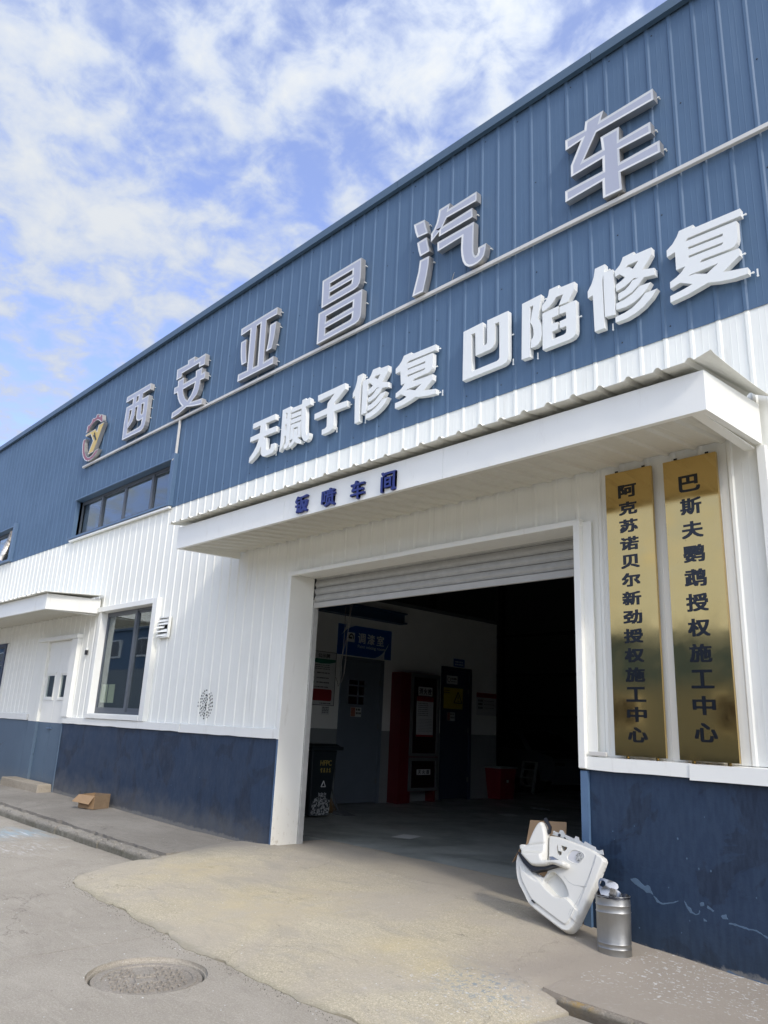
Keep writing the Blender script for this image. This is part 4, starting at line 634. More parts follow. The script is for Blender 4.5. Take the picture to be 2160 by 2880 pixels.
# ================================================================== the workshop
BW = thing('workshop_building', (-8, 6.0, -1.62), 'long blue over white ribbed steel workshop with a dark blue plinth', 'building')
PITCH = 0.238; PH = -2.33
def rib_profile(x0, x1, YW=6.0):
    """cross-section of the ribbed sheet between x0 and x1 : list of (x, y)"""
    pr = [(-0.026, 0.0), (-0.012, -0.0115), (0.012, -0.0115), (0.026, 0.0), (0.088, 0.0), (0.094, -0.0014), (0.100, 0.0), (0.139, 0.0), (0.145, -0.0014), (0.151, 0.0)]
    k0 = math.floor((x0 - PH) / PITCH) - 1; pts = []
    for k in range(k0, k0 + int((x1 - x0) / PITCH) + 4):
        for dx, dy in pr: pts.append((PH + k * PITCH + dx, YW + dy))
    def yat(x):
        for i in range(len(pts) - 1):
            if pts[i][0] <= x <= pts[i + 1][0]:
                t = (x - pts[i][0]) / max(1e-9, pts[i + 1][0] - pts[i][0]); return pts[i][1] + (pts[i + 1][1] - pts[i][1]) * t
        return YW
    return [(x0, yat(x0))] + [p for p in pts if x0 + 1e-4 < p[0] < x1 - 1e-4] + [(x1, yat(x1))]
_shc = {}
def sheet_run(x0, x1, z0, z1, mat, dy=0.0, parent=None):
    """ribbed cladding sheets, four ribs wide each, from x0 to x1"""
    parent = parent or BW
    W4 = PITCH * 4; edge0 = PH - PITCH * 0.33
    k = math.floor((x0 - edge0) / W4); xa = x0
    while xa < x1 - 1e-4:
        xb = min(x1, edge0 + (k + 1) * W4); k += 1
        if xb - xa < 0.02: xa = xb; continue
        full = abs((xb - xa) - W4) < 1e-4; key = (round(z0, 3), round(z1, 3), mat, dy)
        if full and key in _shc:
            src, sx = _shc[key]; c = part_at(src, 'cladding_sheet', parent, (src['_w'][0] + xa - sx, src['_w'][1], src['_w'][2]))
        else:
            mb = MB(); pr = rib_profile(xa, xb, 6.0 + dy)
            zs = [z0, z1]; n = len(pr)
            for (px, py) in pr: mb.v.append((px, py, z0)); mb.v.append((px, py, z1))
            for i in range(n - 1): mb.f.append((2 * i, 2 * i + 2, 2 * i + 3, 2 * i + 1)); mb.mi.append(0)
            b = len(mb.v)
            for (px, py) in pr: mb.v.append((px, py + .003, z0)); mb.v.append((px, py + .003, z1))
            for i in range(n - 1):
                mb.f.append((b + 2 * i + 1, b + 2 * i + 3, b + 2 * i + 2, b + 2 * i)); mb.mi.append(0)
                mb.f.append((2 * i + 2, 2 * i, b + 2 * i, b + 2 * i + 2)); mb.mi.append(0)
                mb.f.append((2 * i + 1, 2 * i + 3, b + 2 * i + 3, b + 2 * i + 1)); mb.mi.append(0)
            # lapped edge of the sheet: a thin lip at its right-hand end
            c = mb.build('cladding_sheet', mat, parent, base=((xa + xb) / 2, 6.0, z0))
            if full: _shc[key] = (c, xa)
        xa = xb
XL, XR = -27.0, 5.0
ZB0, ZB1 = 3.475, 7.0
OPL, OPR, OPT = -8.07, -3.75, 1.885
# blue upper wall
sheet_run(XL, -23.2, ZB0, ZB1, 'blue_sheet')
sheet_run(-23.2, -19.80, 4.40, ZB1, 'blue_sheet')
sheet_run(-19.80, -16.03, ZB0, ZB1, 'blue_sheet')
sheet_run(-16.03, -11.84, 4.37, ZB1, 'blue_sheet')
sheet_run(-11.84, XR, ZB0, ZB1, 'blue_sheet')
# white lower wall (2 cm behind the blue one, which laps over it)
ZW1 = 3.485
sheet_run(XL, -18.85, 1.47, 3.50, 'white_sheet', 0.008)
sheet_run(-18.85, -16.72, -0.09, 3.50, 'white_sheet', 0.008)
sheet_run(-16.72, -14.76, 1.40, 3.50, 'white_sheet', 0.008)
sheet_run(-14.76, -13.98, -0.09, 3.50, 'white_sheet', 0.008)
sheet_run(-13.98, -11.72, 1.87, 3.50, 'white_sheet', 0.008)
sheet_run(-11.72, OPL - .02, -0.12, 3.50, 'white_sheet', 0.008)
sheet_run(OPL - .02, OPR + 0.06, OPT, 3.50, 'white_sheet', 0.008)
sheet_run(OPR + 0.06, XR, -0.16, 3.50, 'white_sheet', 0.008)
# screws
mb = MB()
random.seed(11)
for row in (3.60, 4.75, 5.9, 6.9):
    x = -22
    while x < -1.6:
        x += PITCH * random.choice((2, 2, 3, 4)); 
        if (-16.1 < x < -11.7 or x < -19.7) and row < 4.5: continue
        px = PH + round((x - PH) / PITCH) * PITCH + 0.055 + random.uniform(-.01, .01); pz_ = row + random.uniform(-.02, .02)
        mb.lathe(px, pz_, [(0.001, 0), (0.009, 0)], 6)
        k = len(mb.v) - 12
        for i in range(k, k + 12): p = mb.v[i]; mb.v[i] = (p[0], 5.998 - (0.006 if i < k + 6 else 0), p[1])
mb.build('screw_heads', 'screw', BW, kind='stuff')
# roof edge: folded cap in lengths
xa = XL
while xa < XR:
    xb = xa + 2.95; mb = MB()
    mb.box(xa, xb - .006, 5.925, 5.945, 6.985, 7.105); mb.box(xa, xb - .006, 5.9455, 6.35, 7.085, 7.104); mb.box(xa, xb - .006, 5.9455, 5.985, 6.985, 6.992)
    mb.build('roof_cap', 'cap', BW); xa = xb
# folded drip between blue and white is only the lap of the blue sheets; blank wall core behind the sheets
mb = MB()
def core(x0, x1, z0, z1): mb.box(x0, x1, 6.055, 6.16, z0, z1)
core(XL, -23.2, 1.47, 7.0); core(-23.2, -19.8, 1.47, 3.50); core(-23.2, -19.8, 4.42, 7.0); core(-19.8, -16.03, 1.47, 7.0)
core(-16.03, -11.84, 1.9, 3.50); core(-16.03, -11.84, 4.42, 7.0); core(-11.84, OPL, -0.1, 7.0); core(OPL, OPR, 1.92, 7.0); core(OPR + .002, XR, -0.16, 7.0)
core(-18.85, -16.76, -0.1, 1.47); core(-14.74, -13.95, -0.1, 1.9)
mb.build('wall_core', 'in_dark', BW)
# plinth
def plinth(x0, x1, ztop, mat='plinth', y0=5.975):
    mb = MB(); n = max(1, int((x1 - x0) / 0.4))
    for i in range(n):
        a, b_ = x0 + (x1 - x0) * i / n, x0 + (x1 - x0) * (i + 1) / n
        mb.add([(a, y0, -1.75), (b_, y0, -1.75), (b_, y0, ztop), (a, y0, ztop)], [(0, 1, 2, 3)])
    mb.add([(x0, y0, -1.75), (x0, y0, ztop), (x0, 6.30, ztop), (x0, 6.30, -1.75)], [(0, 1, 2, 3)]); mb.add([(x1, y0, -1.75), (x1, 6.30, -1.75), (x1, 6.30, ztop), (x1, y0, ztop)], [(0, 1, 2, 3)])
    mb.add([(x0, y0, ztop), (x1, y0, ztop), (x1, 6.3, ztop), (x0, 6.3, ztop)], [(0, 1, 2, 3)]); mb.add([(x0, 6.3, -1.75), (x0, 6.3, ztop), (x1, 6.3, ztop), (x1, 6.3, -1.75)], [(0, 1, 2, 3)])
    return mb.build('plinth', mat, BW)
plinth(-14.97, OPL - 0.062, -0.20); plinth(OPR + 0.068, XR, -0.26); plinth(XL, -16.80, -0.19, 'plinth_light')
# brighter painted returns beside the plinths
mb = MB(); mb.box(OPL - 0.058, OPL - 0.004, 5.955, 6.05, -1.75, -0.215); mb.build('jamb_foot', 'jamb_blue', BW)
mb = MB(); mb.box(OPR - 0.004, OPR + 0.064, 5.945, 6.32, -1.75, -0.285); mb.build('jamb_foot', 'jamb_blue', BW)
# white folded sill flashing on top of the plinth, in overlapping lengths
def sill(x0, x1, zt, zb, yo=5.94):
    mb = MB(); n = max(2, int((x1 - x0) / 0.25)); o = 0
    for i in range(n + 1):
        x = x0 + (x1 - x0) * i / n; w = 0.004 * noise.noise(Vector((x * 3, 0, 8))) 
        mb.v += [(x, 6.05, zt + 0.012), (x, yo + w, zt + w), (x, yo - .004 + w * 1.5, zb + w * 2.5), (x, yo + .02, zb + w * 2.5)]
    for i in range(n):
        for k in range(3): mb.f.append((i * 4 + k, i * 4 + k + 1, (i + 1) * 4 + k + 1, (i + 1) * 4 + k)); mb.mi.append(0)
    for e in (0, n): mb.f.append(tuple(e * 4 + k for k in range(4))); mb.mi.append(0)
    o_ = mb.build('sill_flashing', 'trim', BW); sd = o_.modifiers.new('sheet', 'SOLIDIFY'); sd.thickness = 0.0025; return o_
sill(-14.97, -12.63, -0.095, -0.205, 5.945); sill(-12.64, -10.55, -0.097, -0.207, 5.938); sill(-10.56, -8.125, -0.095, -0.212, 5.945)
sill(-18.9, -16.81, -0.075, -0.195, 5.945); sill(-23, -18.91, -0.075, -0.195, 5.94)
sill(-3.755, -2.78, -0.168, -0.272, 5.94); sill(-2.79, -0.6, -0.172, -0.288, 5.932); sill(-0.61, 1.6, -0.172, -0.288, 5.938)
# flat flashing at the white/blue trim corner right of the canopy
mb = MB(); mb.box(-2.10, -2.035, 5.955, 6.02, -0.168, 2.26); mb.build('corner_trim', 'trim', BW, bevel=0.003)
# ---------------------------------------------------------------- doorway
DW = 0
def trimbox(name, x0, x1, y0, y1, z0, z1, mat='trim', bev=0.003, parent=None): mb = MB(); mb.box(x0, x1, y0, y1, z0, z1); return mb.build(name, mat, parent or BW, bevel=bev)
# left jamb: front edge and deep return (the reveal one sees)
trimbox('jamb_trim', OPL - 0.055, OPL, 5.935, 6.0585, -0.213, OPT + 0.02)
trimbox('jamb_return', OPL + 0.0005, OPL + 0.006, 5.9355, 6.333, -1.75, OPT + 0.003)
# right jamb: protruding folded trim with a flange on the wall
trimbox('jamb_trim', OPR - 0.002, OPR + 0.062, 5.915, 6.33, -0.262, OPT + 0.018)
trimbox('jamb_flange', OPR + 0.063, OPR + 0.155, 5.968, 5.975, -0.165, OPT + 0.012, bev=0)
# header: front edge, soffit to the shutter
trimbox('header_trim', OPL - 0.058, -5.95, 5.925, 5.99, OPT - 0.022, OPT + 0.03); trimbox('header_trim', -5.956, OPR + 0.066, 5.919, 5.99, OPT - 0.020, OPT + 0.034)
trimbox('header_soffit', OPL + .006, -5.95, 5.9905, 6.33, OPT + 0.004, OPT + 0.016, bev=0); trimbox('header_soffit', -5.948, OPR - .003, 5.9905, 6.33, OPT + 0.002, OPT + 0.014, bev=0)
# rolled-up shutter: hanging curtain of curved slats
SH = bpy.data.objects.new('roller_shutter', None); C.objects.link(SH); SH.parent = BW; SH['_w'] = (-5.9, 6.36, 1.6); SH.location = Vector(SH['_w']) - Vector(BW['_w'])
ztop = 1.955; hs = 0.098; src = None
for k in range(4):
    z1 = ztop - k * hs
    if src is None:
        mb = MB(); n = 40; pr = [(0.000, -hs + 0.006), (-0.006, -hs + 0.012), (-0.004, -hs + .020), (-0.016, -hs + 0.032), (-0.021, -hs * .5), (-0.016, -0.026), (-0.005, -0.010), (-0.008, -0.004), (0.0, 0.0), (0.012, 0.0), (0.012, -hs + 0.006)]
        for i in range(n + 1):
            x = OPL + .02 + (OPR - .02 - OPL - .02) * i / n
            for (dy, dz) in pr: mb.v.append((x, 6.355 + dy, z1 + dz + 0.002 * noise.noise(Vector((x, dz * 9, 0)))))
        m_ = len(pr)
        for i in range(n):
            for j in range(m_ - 1): mb.f.append((i * m_ + j, (i + 1) * m_ + j, (i + 1) * m_ + j + 1, i * m_ + j + 1)); mb.mi.append(0)
        src = mb.build('slat', 'shutter', SH, smooth=True)
    else: part_at(src, 'slat', SH, (src['_w'][0], src['_w'][1], src['_w'][2] - k * hs))
mb = MB(); zb = ztop - 4 * hs; mb.box(OPL + .02, OPR - .02, 6.335, 6.372, zb - 0.075, zb - 0.002); mb.build('bottom_bar', 'shutter_bar', SH, bevel=0.006)
mb = MB(); mb.box(OPL + .012, OPR - .008, 6.374, 6.40, 1.5, 2.1); mb.build('shutter_box_plate', 'in_black', SH)
# guide rail of the shutter
trimbox('guide_rail', OPL + 0.004, OPL + 0.03, 6.334, 6.41, -1.455, 1.60, 'shutter', 0.002); trimbox('guide_rail', OPR - 0.03, OPR - 0.006, 6.3345, 6.41, -1.455, 1.60, 'shutter', 0.002)

# ---------------------------------------------------------------- canopies
def canopy(x0, x1, yf, zb_f, zb_w, zt, ov, ztip, zwall, big):
    zc = 0.075 if big else 0.02
    CP = bpy.data.objects.new('canopy', None); C.objects.link(CP); CP.parent = BW; CP['_w'] = (x1, yf, zb_f); CP.location = Vector(CP['_w']) - Vector(BW['_w'])
    # boxed fascia on the front, in lengths, and its returns
    nj = 3 if big else 2
    for i in range(nj):
        a = x0 + (x1 - x0) * i / nj; b = x0 + (x1 - x0) * (i + 1) / nj - (0.003 if i < nj - 1 else 0)
        mb = MB(); n = 24
        for j in range(n + 1):
            x = a + (b - a) * j / n
            for z, k in ((zb_f, 0), ((zb_f * 2 + zt) / 3, .6), ((zb_f + 2 * zt) / 3, 1), (zt, 0)):
                mb.v.append((x, yf + 0.006 * k * noise.noise(Vector((x * 1.6, z * 3, 2))), z))
            mb.v += [(x, yf + 0.05, zt), (x, yf + 0.05, zb_f)]
        for j in range(n):
            for k in range(6): p = j * 6 + k; q = j * 6 + (k + 1) % 6; mb.f.append((p, p + 6, q + 6, q)); mb.mi.append(0)
        for e in (0, n): mb.f.append(tuple(e * 6 + k for k in range(6))[::(-1 if e else 1)]); mb.mi.append(0)
        mb.build('fascia', 'trim', CP, smooth=True)
    for (a, b) in ((x1 - 0.05, x1), (x0, x0 + 0.05)):
        mb = MB(); yw = 5.97; n = 10; side = 1 if b == x1 else -1; xo = b if side > 0 else a; xi = a if side > 0 else b
        for j in range(n + 1):
            t = j / n; y = yf + 0.0015 + (yw - yf) * t; zb_ = zb_f + (zb_w - zb_f) * t
            for z, k in ((zb_, 0), ((2 * zb_ + zt) / 3, .7), ((zb_ + 2 * zt) / 3, 1), (zt + zc * t, 0)): mb.v.append((xo + 0.008 * k * noise.noise(Vector((y * 2.2, z * 3, 5))), y, z))
            mb.v += [(xi, y, zt + zc * t), (xi, y, zb_)]
        for j in range(n):
            for k in range(6):
                p = j * 6 + k; q = j * 6 + (k + 1) % 6; f = (p, p + 6, q + 6, q); mb.f.append(f if side > 0 else f[::-1]); mb.mi.append(0)
        for e in (0, n): mb.f.append(tuple(e * 6 + k for k in range(6))); mb.mi.append(0)
        mb.build('end_fascia', 'trim', CP, smooth=True)
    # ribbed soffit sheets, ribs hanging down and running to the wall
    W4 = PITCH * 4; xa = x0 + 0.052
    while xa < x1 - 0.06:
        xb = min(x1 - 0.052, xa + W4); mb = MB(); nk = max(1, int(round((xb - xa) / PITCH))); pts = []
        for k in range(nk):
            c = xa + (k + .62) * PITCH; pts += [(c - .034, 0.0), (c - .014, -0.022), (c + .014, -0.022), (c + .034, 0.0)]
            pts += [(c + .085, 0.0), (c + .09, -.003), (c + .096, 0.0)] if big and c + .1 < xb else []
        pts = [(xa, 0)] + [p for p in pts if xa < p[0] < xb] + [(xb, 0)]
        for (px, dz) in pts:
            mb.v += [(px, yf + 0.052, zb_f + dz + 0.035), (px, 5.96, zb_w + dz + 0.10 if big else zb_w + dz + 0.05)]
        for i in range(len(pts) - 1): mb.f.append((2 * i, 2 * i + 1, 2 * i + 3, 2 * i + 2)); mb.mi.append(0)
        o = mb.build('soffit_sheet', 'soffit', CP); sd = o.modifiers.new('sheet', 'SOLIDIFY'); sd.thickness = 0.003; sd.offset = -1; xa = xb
    # inner lip under the ends
    mb = MB(); mb.box(x1 - 0.13, x1 - 0.052, yf + .055, 5.95, zb_f + 0.004 + 0.0, zb_f + 0.012); mb.build('edge_lip', 'trim', CP)
    # ribbed roof sheets that overhang the fascia
    xa = x0 - 0.11; first = True
    while xa < x1 + 0.05:
        xb = min(x1 + 0.12, xa + W4 + 0.002); mb = MB(); pts = []; c = xa + PITCH * .35
        while c < xb + .2: pts += [(c - .036, 0.0), (c - .012, 0.026), (c + .012, 0.026), (c + .036, 0.0)]; c += PITCH
        pts = [(xa, 0)] + [p for p in pts if xa < p[0] < xb] + [(xb, 0)]
        sp = []
        for i in range(len(pts) - 1):
            a, b = pts[i], pts[i + 1]; m_ = 4 if b[0] - a[0] > .1 else 1
            for j in range(m_): sp.append((a[0] + (b[0] - a[0]) * j / m_, a[1] + (b[1] - a[1]) * j / m_))
        sp.append(pts[-1]); pts = sp; ys = [yf - ov, yf - ov + .02, yf - ov * .4, yf + 0.1, yf + .35, yf + .7, 5.97]
        for (px, dz) in pts:
            for y in ys:
                t = (y - (yf - ov)) / (5.97 - yf + ov); z = ztip + (zwall - ztip) * t + dz
                wv = noise.noise(Vector((px * 2.4, y * 2, 1))) + 0.7 * noise.noise(Vector((px * 7, y * 3, 7)))
                z += wv * (0.012 if t < .15 else 0.004)
                if big and px > x1 - .02: 
                    e = min(1, (px - x1 + .02) / .14); z += -0.055 * e * (0.25 + 0.9 * t) + 0.022 * noise.noise(Vector((y * 9, 3, 3))) * e + (0.05 * (1 - t) ** 3 * e)
                mb.v.append((px, y + (0.012 * wv if t < .02 else 0), z))
        m_ = len(ys)
        for i in range(len(pts) - 1):
            for j in range(m_ - 1): mb.f.append((i * m_ + j, (i + 1) * m_ + j, (i + 1) * m_ + j + 1, i * m_ + j + 1)); mb.mi.append(0)
        o = mb.build('roof_sheet', 'white_sheet', CP); sd = o.modifiers.new('sheet', 'SOLIDIFY'); sd.thickness = 0.003; sd.offset = -1
        xa = xb - 0.002 if xb < x1 + .11 else x1 + 1
    mb = MB(); mb.box(x0 + .06, x1 - .06, yf + .10, yf + .14, zb_f + 0.06, zt - 0.01); mb.build('fascia_backing', 'in_dark', CP)
    return CP
canopy(-9.46, -2.055, 4.965, 2.232, 2.268, 2.535, 0.10, 2.585, 2.70, True)
canopy(-26.0, -14.05, 4.975, 1.76, 1.80, 2.04, 0.09, 2.052, 2.13, False)

# ---------------------------------------------------------------- windows
def child(name, parent, w): 
    o = bpy.data.objects.new(name, None); C.objects.link(o); o.parent = parent; o['_w'] = tuple(w); o.location = Vector(w) - Vector(parent['_w']); return o
def window(x0, x1, z0, z1, yg, splits, trim, depth_room=2.2, room='curtain', fr=0.045):
    Wn = child('window', BW, (x0, 6.0, z0))
    mb = MB(); r = 0.004
    # reveal
    for b in ((x0 - .02, x0, 5.97, yg + .04, z0, z1), (x1, x1 + .02, 5.97, yg + .04, z0, z1), (x0 - .02, x1 + .02, 5.97, yg + .04, z1, z1 + .02), (x0 - .02, x1 + .02, 5.97, yg + .04, z0 - .02, z0)): mb.box(*b)
    mb.build('reveal', trim, Wn)
    mb = MB(); mb.box(x0 + .002, x1 - .002, yg - .02, yg + .03, z0 + .002, z0 + fr); mb.box(x0 + .002, x1 - .002, yg - .02, yg + .03, z1 - fr, z1 - .002)
    xs_ = [x0] + splits + [x1]
    mb.box(x0 + .002, x0 + fr, yg - .019, yg + .029, z0 + fr, z1 - fr); mb.box(x1 - fr, x1 - .002, yg - .019, yg + .029, z0 + fr, z1 - fr)
    mb.build('frame', 'frame', Wn, bevel=0.004)
    for s_ in splits:
        mb = MB(); mb.box(s_ - .032, s_ + .032, yg - .025, yg + .02, z0 + fr, z1 - fr); mb.build('mullion', 'frame', Wn, bevel=0.004)
    for i in range(len(xs_) - 1):
        mb = MB(); a, b = xs_[i] + .03, xs_[i + 1] - .03; yo = yg + (0.012 if i % 2 else -0.004)
        mb.box(a, b, yo, yo + .005, z0 + fr - .005, z1 - fr + .005); mb.build('pane', 'glass', Wn)
        mb = MB(); w_ = 0.028
        for bb in ((a, a + w_, yo - .012, yo + .017, z0 + fr, z1 - fr), (b - w_, b, yo - .012, yo + .017, z0 + fr, z1 - fr), (a + w_, b - w_, yo - .0118, yo + .0168, z0 + fr, z0 + fr + .06), (a + w_, b - w_, yo - .0118, yo + .0168, z1 - fr - .035, z1 - fr)): mb.box(*bb)
        mb.build('sash', 'frame', Wn)
    if depth_room:
        yb = 6.17 + depth_room; mb = MB(); X0, X1, Z0, Z1 = x0 - .5, x1 + .5, z0 - .7, z1 + .25; zc = z1 + .12
        mb.box(X0, X1, yb, yb + .05, Z0, zc); mb.box(X0, X0 + .05, 6.17, yb, Z0, zc); mb.box(X1 - .05, X1, 6.17, yb, Z0, zc); mb.box(X0, X1, 6.17, yb, Z0 - .05, Z0); mb.build('room_wall', room, Wn)
        mb = MB(); mb.box(X0, X1, 6.17, yb, zc + .002, zc + .05); mb.build('room_ceiling', 'room_ceiling', Wn)
    return Wn
# high strip window with four panes
W1 = window(-16.03, -11.865, 3.56, 4.37, 6.12, [-15.0, -13.95, -12.82], 'blue_trim', 1.6)
trimbox('window_side_trim', -11.86, -11.745, 5.925, 6.05, 3.50, 4.46, 'blue_trim', 0.003, W1); trimbox('window_head_trim', -16.08, -11.862, 5.94, 6.05, 4.372, 4.40, 'blue_trim', 0.003, W1)
trimbox('window_sill', -16.14, -11.862, 5.925, 6.06, 3.505, 3.548, 'blue_trim', 0.003, W1); trimbox('window_drip', -16.05, -11.76, 5.935, 5.99, 3.455, 3.492, 'trim', 0.002, W1)
# second high window at the far left
W2 = window(-23.15, -19.83, 3.58, 4.39, 6.12, [-22.3, -21.4, -20.55], 'blue_trim', 1.6)
trimbox('window_side_trim', -19.825, -19.68, 5.925, 6.05, 3.50, 4.47, 'blue_trim', 0.003, W2); trimbox('window_sill', -23.2, -19.83, 5.925, 6.06, 3.515, 3.56, 'blue_trim', 0.003, W2); trimbox('window_head_trim', -23.2, -19.83, 5.94, 6.05, 4.392, 4.42, 'blue_trim', 0.003, W2)
# tall two-pane window
W3 = window(-13.90, -11.875, 0.0, 1.81, 6.10, [-12.72], 'trim', 2.6)
trimbox('window_side_trim', -11.87, -11.715, 5.925, 6.05, -0.092, 1.905, 'trim', 0.004, W3); trimbox('window_side_trim', -14.02, -13.905, 5.955, 6.05, -0.01, 1.86, 'trim', 0.004, W3)
trimbox('window_head_trim', -14.03, -11.873, 5.925, 6.05, 1.813, 1.905, 'trim', 0.004, W3); trimbox('window_sill', -13.93, -11.873, 5.915, 6.06, -0.090, -0.012, 'trim', 0.004, W3)
for i, (a, b) in enumerate(((-13.83, -13.585), (-13.55, -13.30))):
    mb = MB(); mb.box(a, b, 6.128, 6.130, 0.19, 0.51); o = mb.build('paper_sheet', 'yellow_paper')
    tag(o, ('left' if i == 0 else 'right') + ' one of two blank pale yellow paper sheets behind the tall window pane', 'paper sheet', 'paper sheets taped inside the tall window')
# plant and vase silhouette inside the tall window
t = thing('potted_plant', (-12.55, 6.75, 0.0), 'small potted plant on the sill behind the dark tall window', 'plant')
mb = MB(); mb.lathe(-12.55, 6.6, [(0.05, -0.1), (0.065, 0.10), (0.07, 0.2), (0.06, 0.2)], 16); mb.build('pot', 'print_white', t, smooth=True)
mb = MB(); random.seed(5)
for k in range(26):
    a = random.uniform(0, 6.28); r_ = random.uniform(.06, .2); h_ = random.uniform(.25, .5); p = Vector((-12.55, 6.6, .2)); q = Vector((-12.55 + r_ * math.cos(a), 6.6 + r_ * math.sin(a), h_)); n_ = Vector((-math.sin(a), math.cos(a), 0)) * .02
    mb.add([p, q - n_, q + Vector((math.cos(a) * .06, math.sin(a) * .06, .02)), q + n_], [(0, 1, 2, 3)])
mb.build('leaves', 'leaf', t)
mb = MB(); mb.box(-13.8, -11.9, 6.3, 6.9, -0.16, -0.10); mb.build('inner_sill', 'curtain', W3)

# ---------------------------------------------------------------- side door under the small canopy
SD = child('side_door', BW, (-16.3, 6.0, -1.4))
trimbox('door_surround', -16.76, -16.302, 5.962, 6.10, -0.2095, 1.46, 'white_sheet', 0.003, SD)
trimbox('door_surround_foot', -16.76, -16.302, 5.9625, 6.10, -1.6, -0.213, 'plinth_light', 0.003, SD)
trimbox('jamb_trim', -15.02, -14.74, 5.925, 6.12, -0.092, 1.375, 'trim', 0.004, SD)
trimbox('jamb_foot', -15.018, -14.972, 5.962, 6.12, -1.6, -0.0945, 'plinth_light', 0.003, SD)
trimbox('header_trim', -16.70, -14.72, 5.90, 6.12, 1.377, 1.455, 'trim', 0.004, SD)
for i, (a, b, w0, w1) in enumerate(((-16.295, -15.685, -16.20, -15.80), (-15.675, -15.025, -15.50, -15.12))):
    yd = 6.015
    mb = MB()
    for bb in ((a, w0, yd, yd + .04, -0.215, 1.37), (w1, b, yd, yd + .04, -0.215, 1.37), (w0, w1, yd, yd + .04, 0.69, 1.37), (w0, w1, yd, yd + .04, -0.215, 0.275)): mb.box(*bb)
    lf = mb.build('door_leaf', 'trim', SD)
    mb = MB(); mb.box(a, b, yd + .0005, yd + .04, -1.335, -0.217); mb.build('leaf_foot', 'plinth_light', SD)
    mb = MB()
    for bb in ((w0 - .03, w0, yd - .012, yd, .245, .72), (w1, w1 + .03, yd - .012, yd, .245, .72), (w0 - .045, w1 + .045, yd - .018, yd - .002, .722, .745), (w0 - .045, w1 + .045, yd - .018, yd - .002, .215, .243)): mb.box(*bb)
    mb.build('window_beading', 'trim', SD)
    mb = MB(); mb.box(w0, w1, yd + .012, yd + .017, .275, .69); mb.build('pane', 'glass', SD)
mb = MB(); mb.box(-16.32, -15.0, 6.5, 6.55, -1.4, 1.45); mb.box(-16.32, -16.3, 6.12, 6.5, -1.4, 1.45); mb.box(-15.02, -15.0, 6.12, 6.5, -1.4, 1.45); mb.build('dark_lobby_wall', 'in_dark', SD)
for z in (1.10, 0.58, 0.10, -0.75):
    mb = MB(); mb.box(-16.325, -16.285, 5.985, 6.012, z - .08, z + .08); mb.tube([(-16.305, 5.983, z - .09), (-16.305, 5.983, z + .09)], 0.009); mb.build('hinge', 'trim' if z > 0 else 'plinth_light', SD)
mb = MB(); mb.box(-15.72, -15.64, 5.985, 6.013, -.33, -.31); mb.tube([(-15.80, 5.995, -.32), (-15.56, 5.995, -.32)], 0.010); mb.build('handle', 'jamb_blue', SD)
# concrete step
mb = MB(); mb.hexa([(-16.87, 5.66, -1.6), (-15.02, 5.70, -1.6), (-15.02, 5.995, -1.6), (-16.87, 5.995, -1.6), (-16.87, 5.67, -1.30), (-15.03, 5.71, -1.305), (-15.02, 5.96, -1.30), (-16.87, 5.96, -1.30)])
o = mb.build('door_step', 'step', bevel=0.018); tag(o, 'worn sandy concrete step below the white double side door', 'step')
# dark doorway at the very left
LD = child('glazed_door', BW, (-19.5, 6.0, -1.4))
for bb in ((-18.97, -18.875, 5.955, 6.1, -1.6, 1.45), (-23, -18.972, 5.955, 6.1, 1.38, 1.45), (-20.6, -20.52, 5.96, 6.09, -1.6, 1.378), (-20.518, -18.973, 5.965, 6.09, .99, 1.06)):
    mb = MB(); mb.box(*bb); mb.build('frame_member', 'frame_blue', LD, bevel=0.004)
trimbox('flange', -18.873, -18.78, 5.985, 6.0, -0.07, 1.455, 'trim', 0, LD)
mb = MB(); mb.box(-20.52, -18.97, 6.03, 6.036, 1.06, 1.38); mb.box(-20.52, -18.97, 6.03, 6.036, -1.5, .99); mb.build('pane', 'glass', LD)
mb = MB(); mb.box(-24, -18.9, 8.5, 8.55, -1.5, 1.5); mb.box(-18.9, -18.86, 6.17, 8.5, -1.5, 1.5); mb.build('dark_lobby_wall', 'in_dark', LD)

# ---------------------------------------------------------------- warehouse interior
mb = MB(); grid(mb, lin(-27, 5, 8), lin(6.93, 26, 8), lambda x, y: (x, y, -1.458), 0.1)
tag(mb.build('floor', 'floor'), kind='structure')
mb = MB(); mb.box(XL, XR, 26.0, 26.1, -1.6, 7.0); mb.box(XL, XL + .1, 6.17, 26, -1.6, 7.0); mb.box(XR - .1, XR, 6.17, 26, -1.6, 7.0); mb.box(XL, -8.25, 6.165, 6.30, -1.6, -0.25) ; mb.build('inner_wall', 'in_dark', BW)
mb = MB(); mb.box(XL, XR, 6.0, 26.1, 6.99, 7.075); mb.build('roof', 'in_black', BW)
# back wall framing : posts and rails
for x in (-24, -20, -16, -12, -8, -4, 0):
    mb = MB(); mb.box(x - .09, x + .09, 25.78, 25.98, -1.5, 6.9); mb.build('steel_post', 'in_black', BW)
for z in (0.6, 2.2, 3.8):
    mb = MB(); mb.box(XL + .1, XR - .1, 25.9, 25.99, z, z + .12); mb.build('wall_rail', 'in_black', BW)
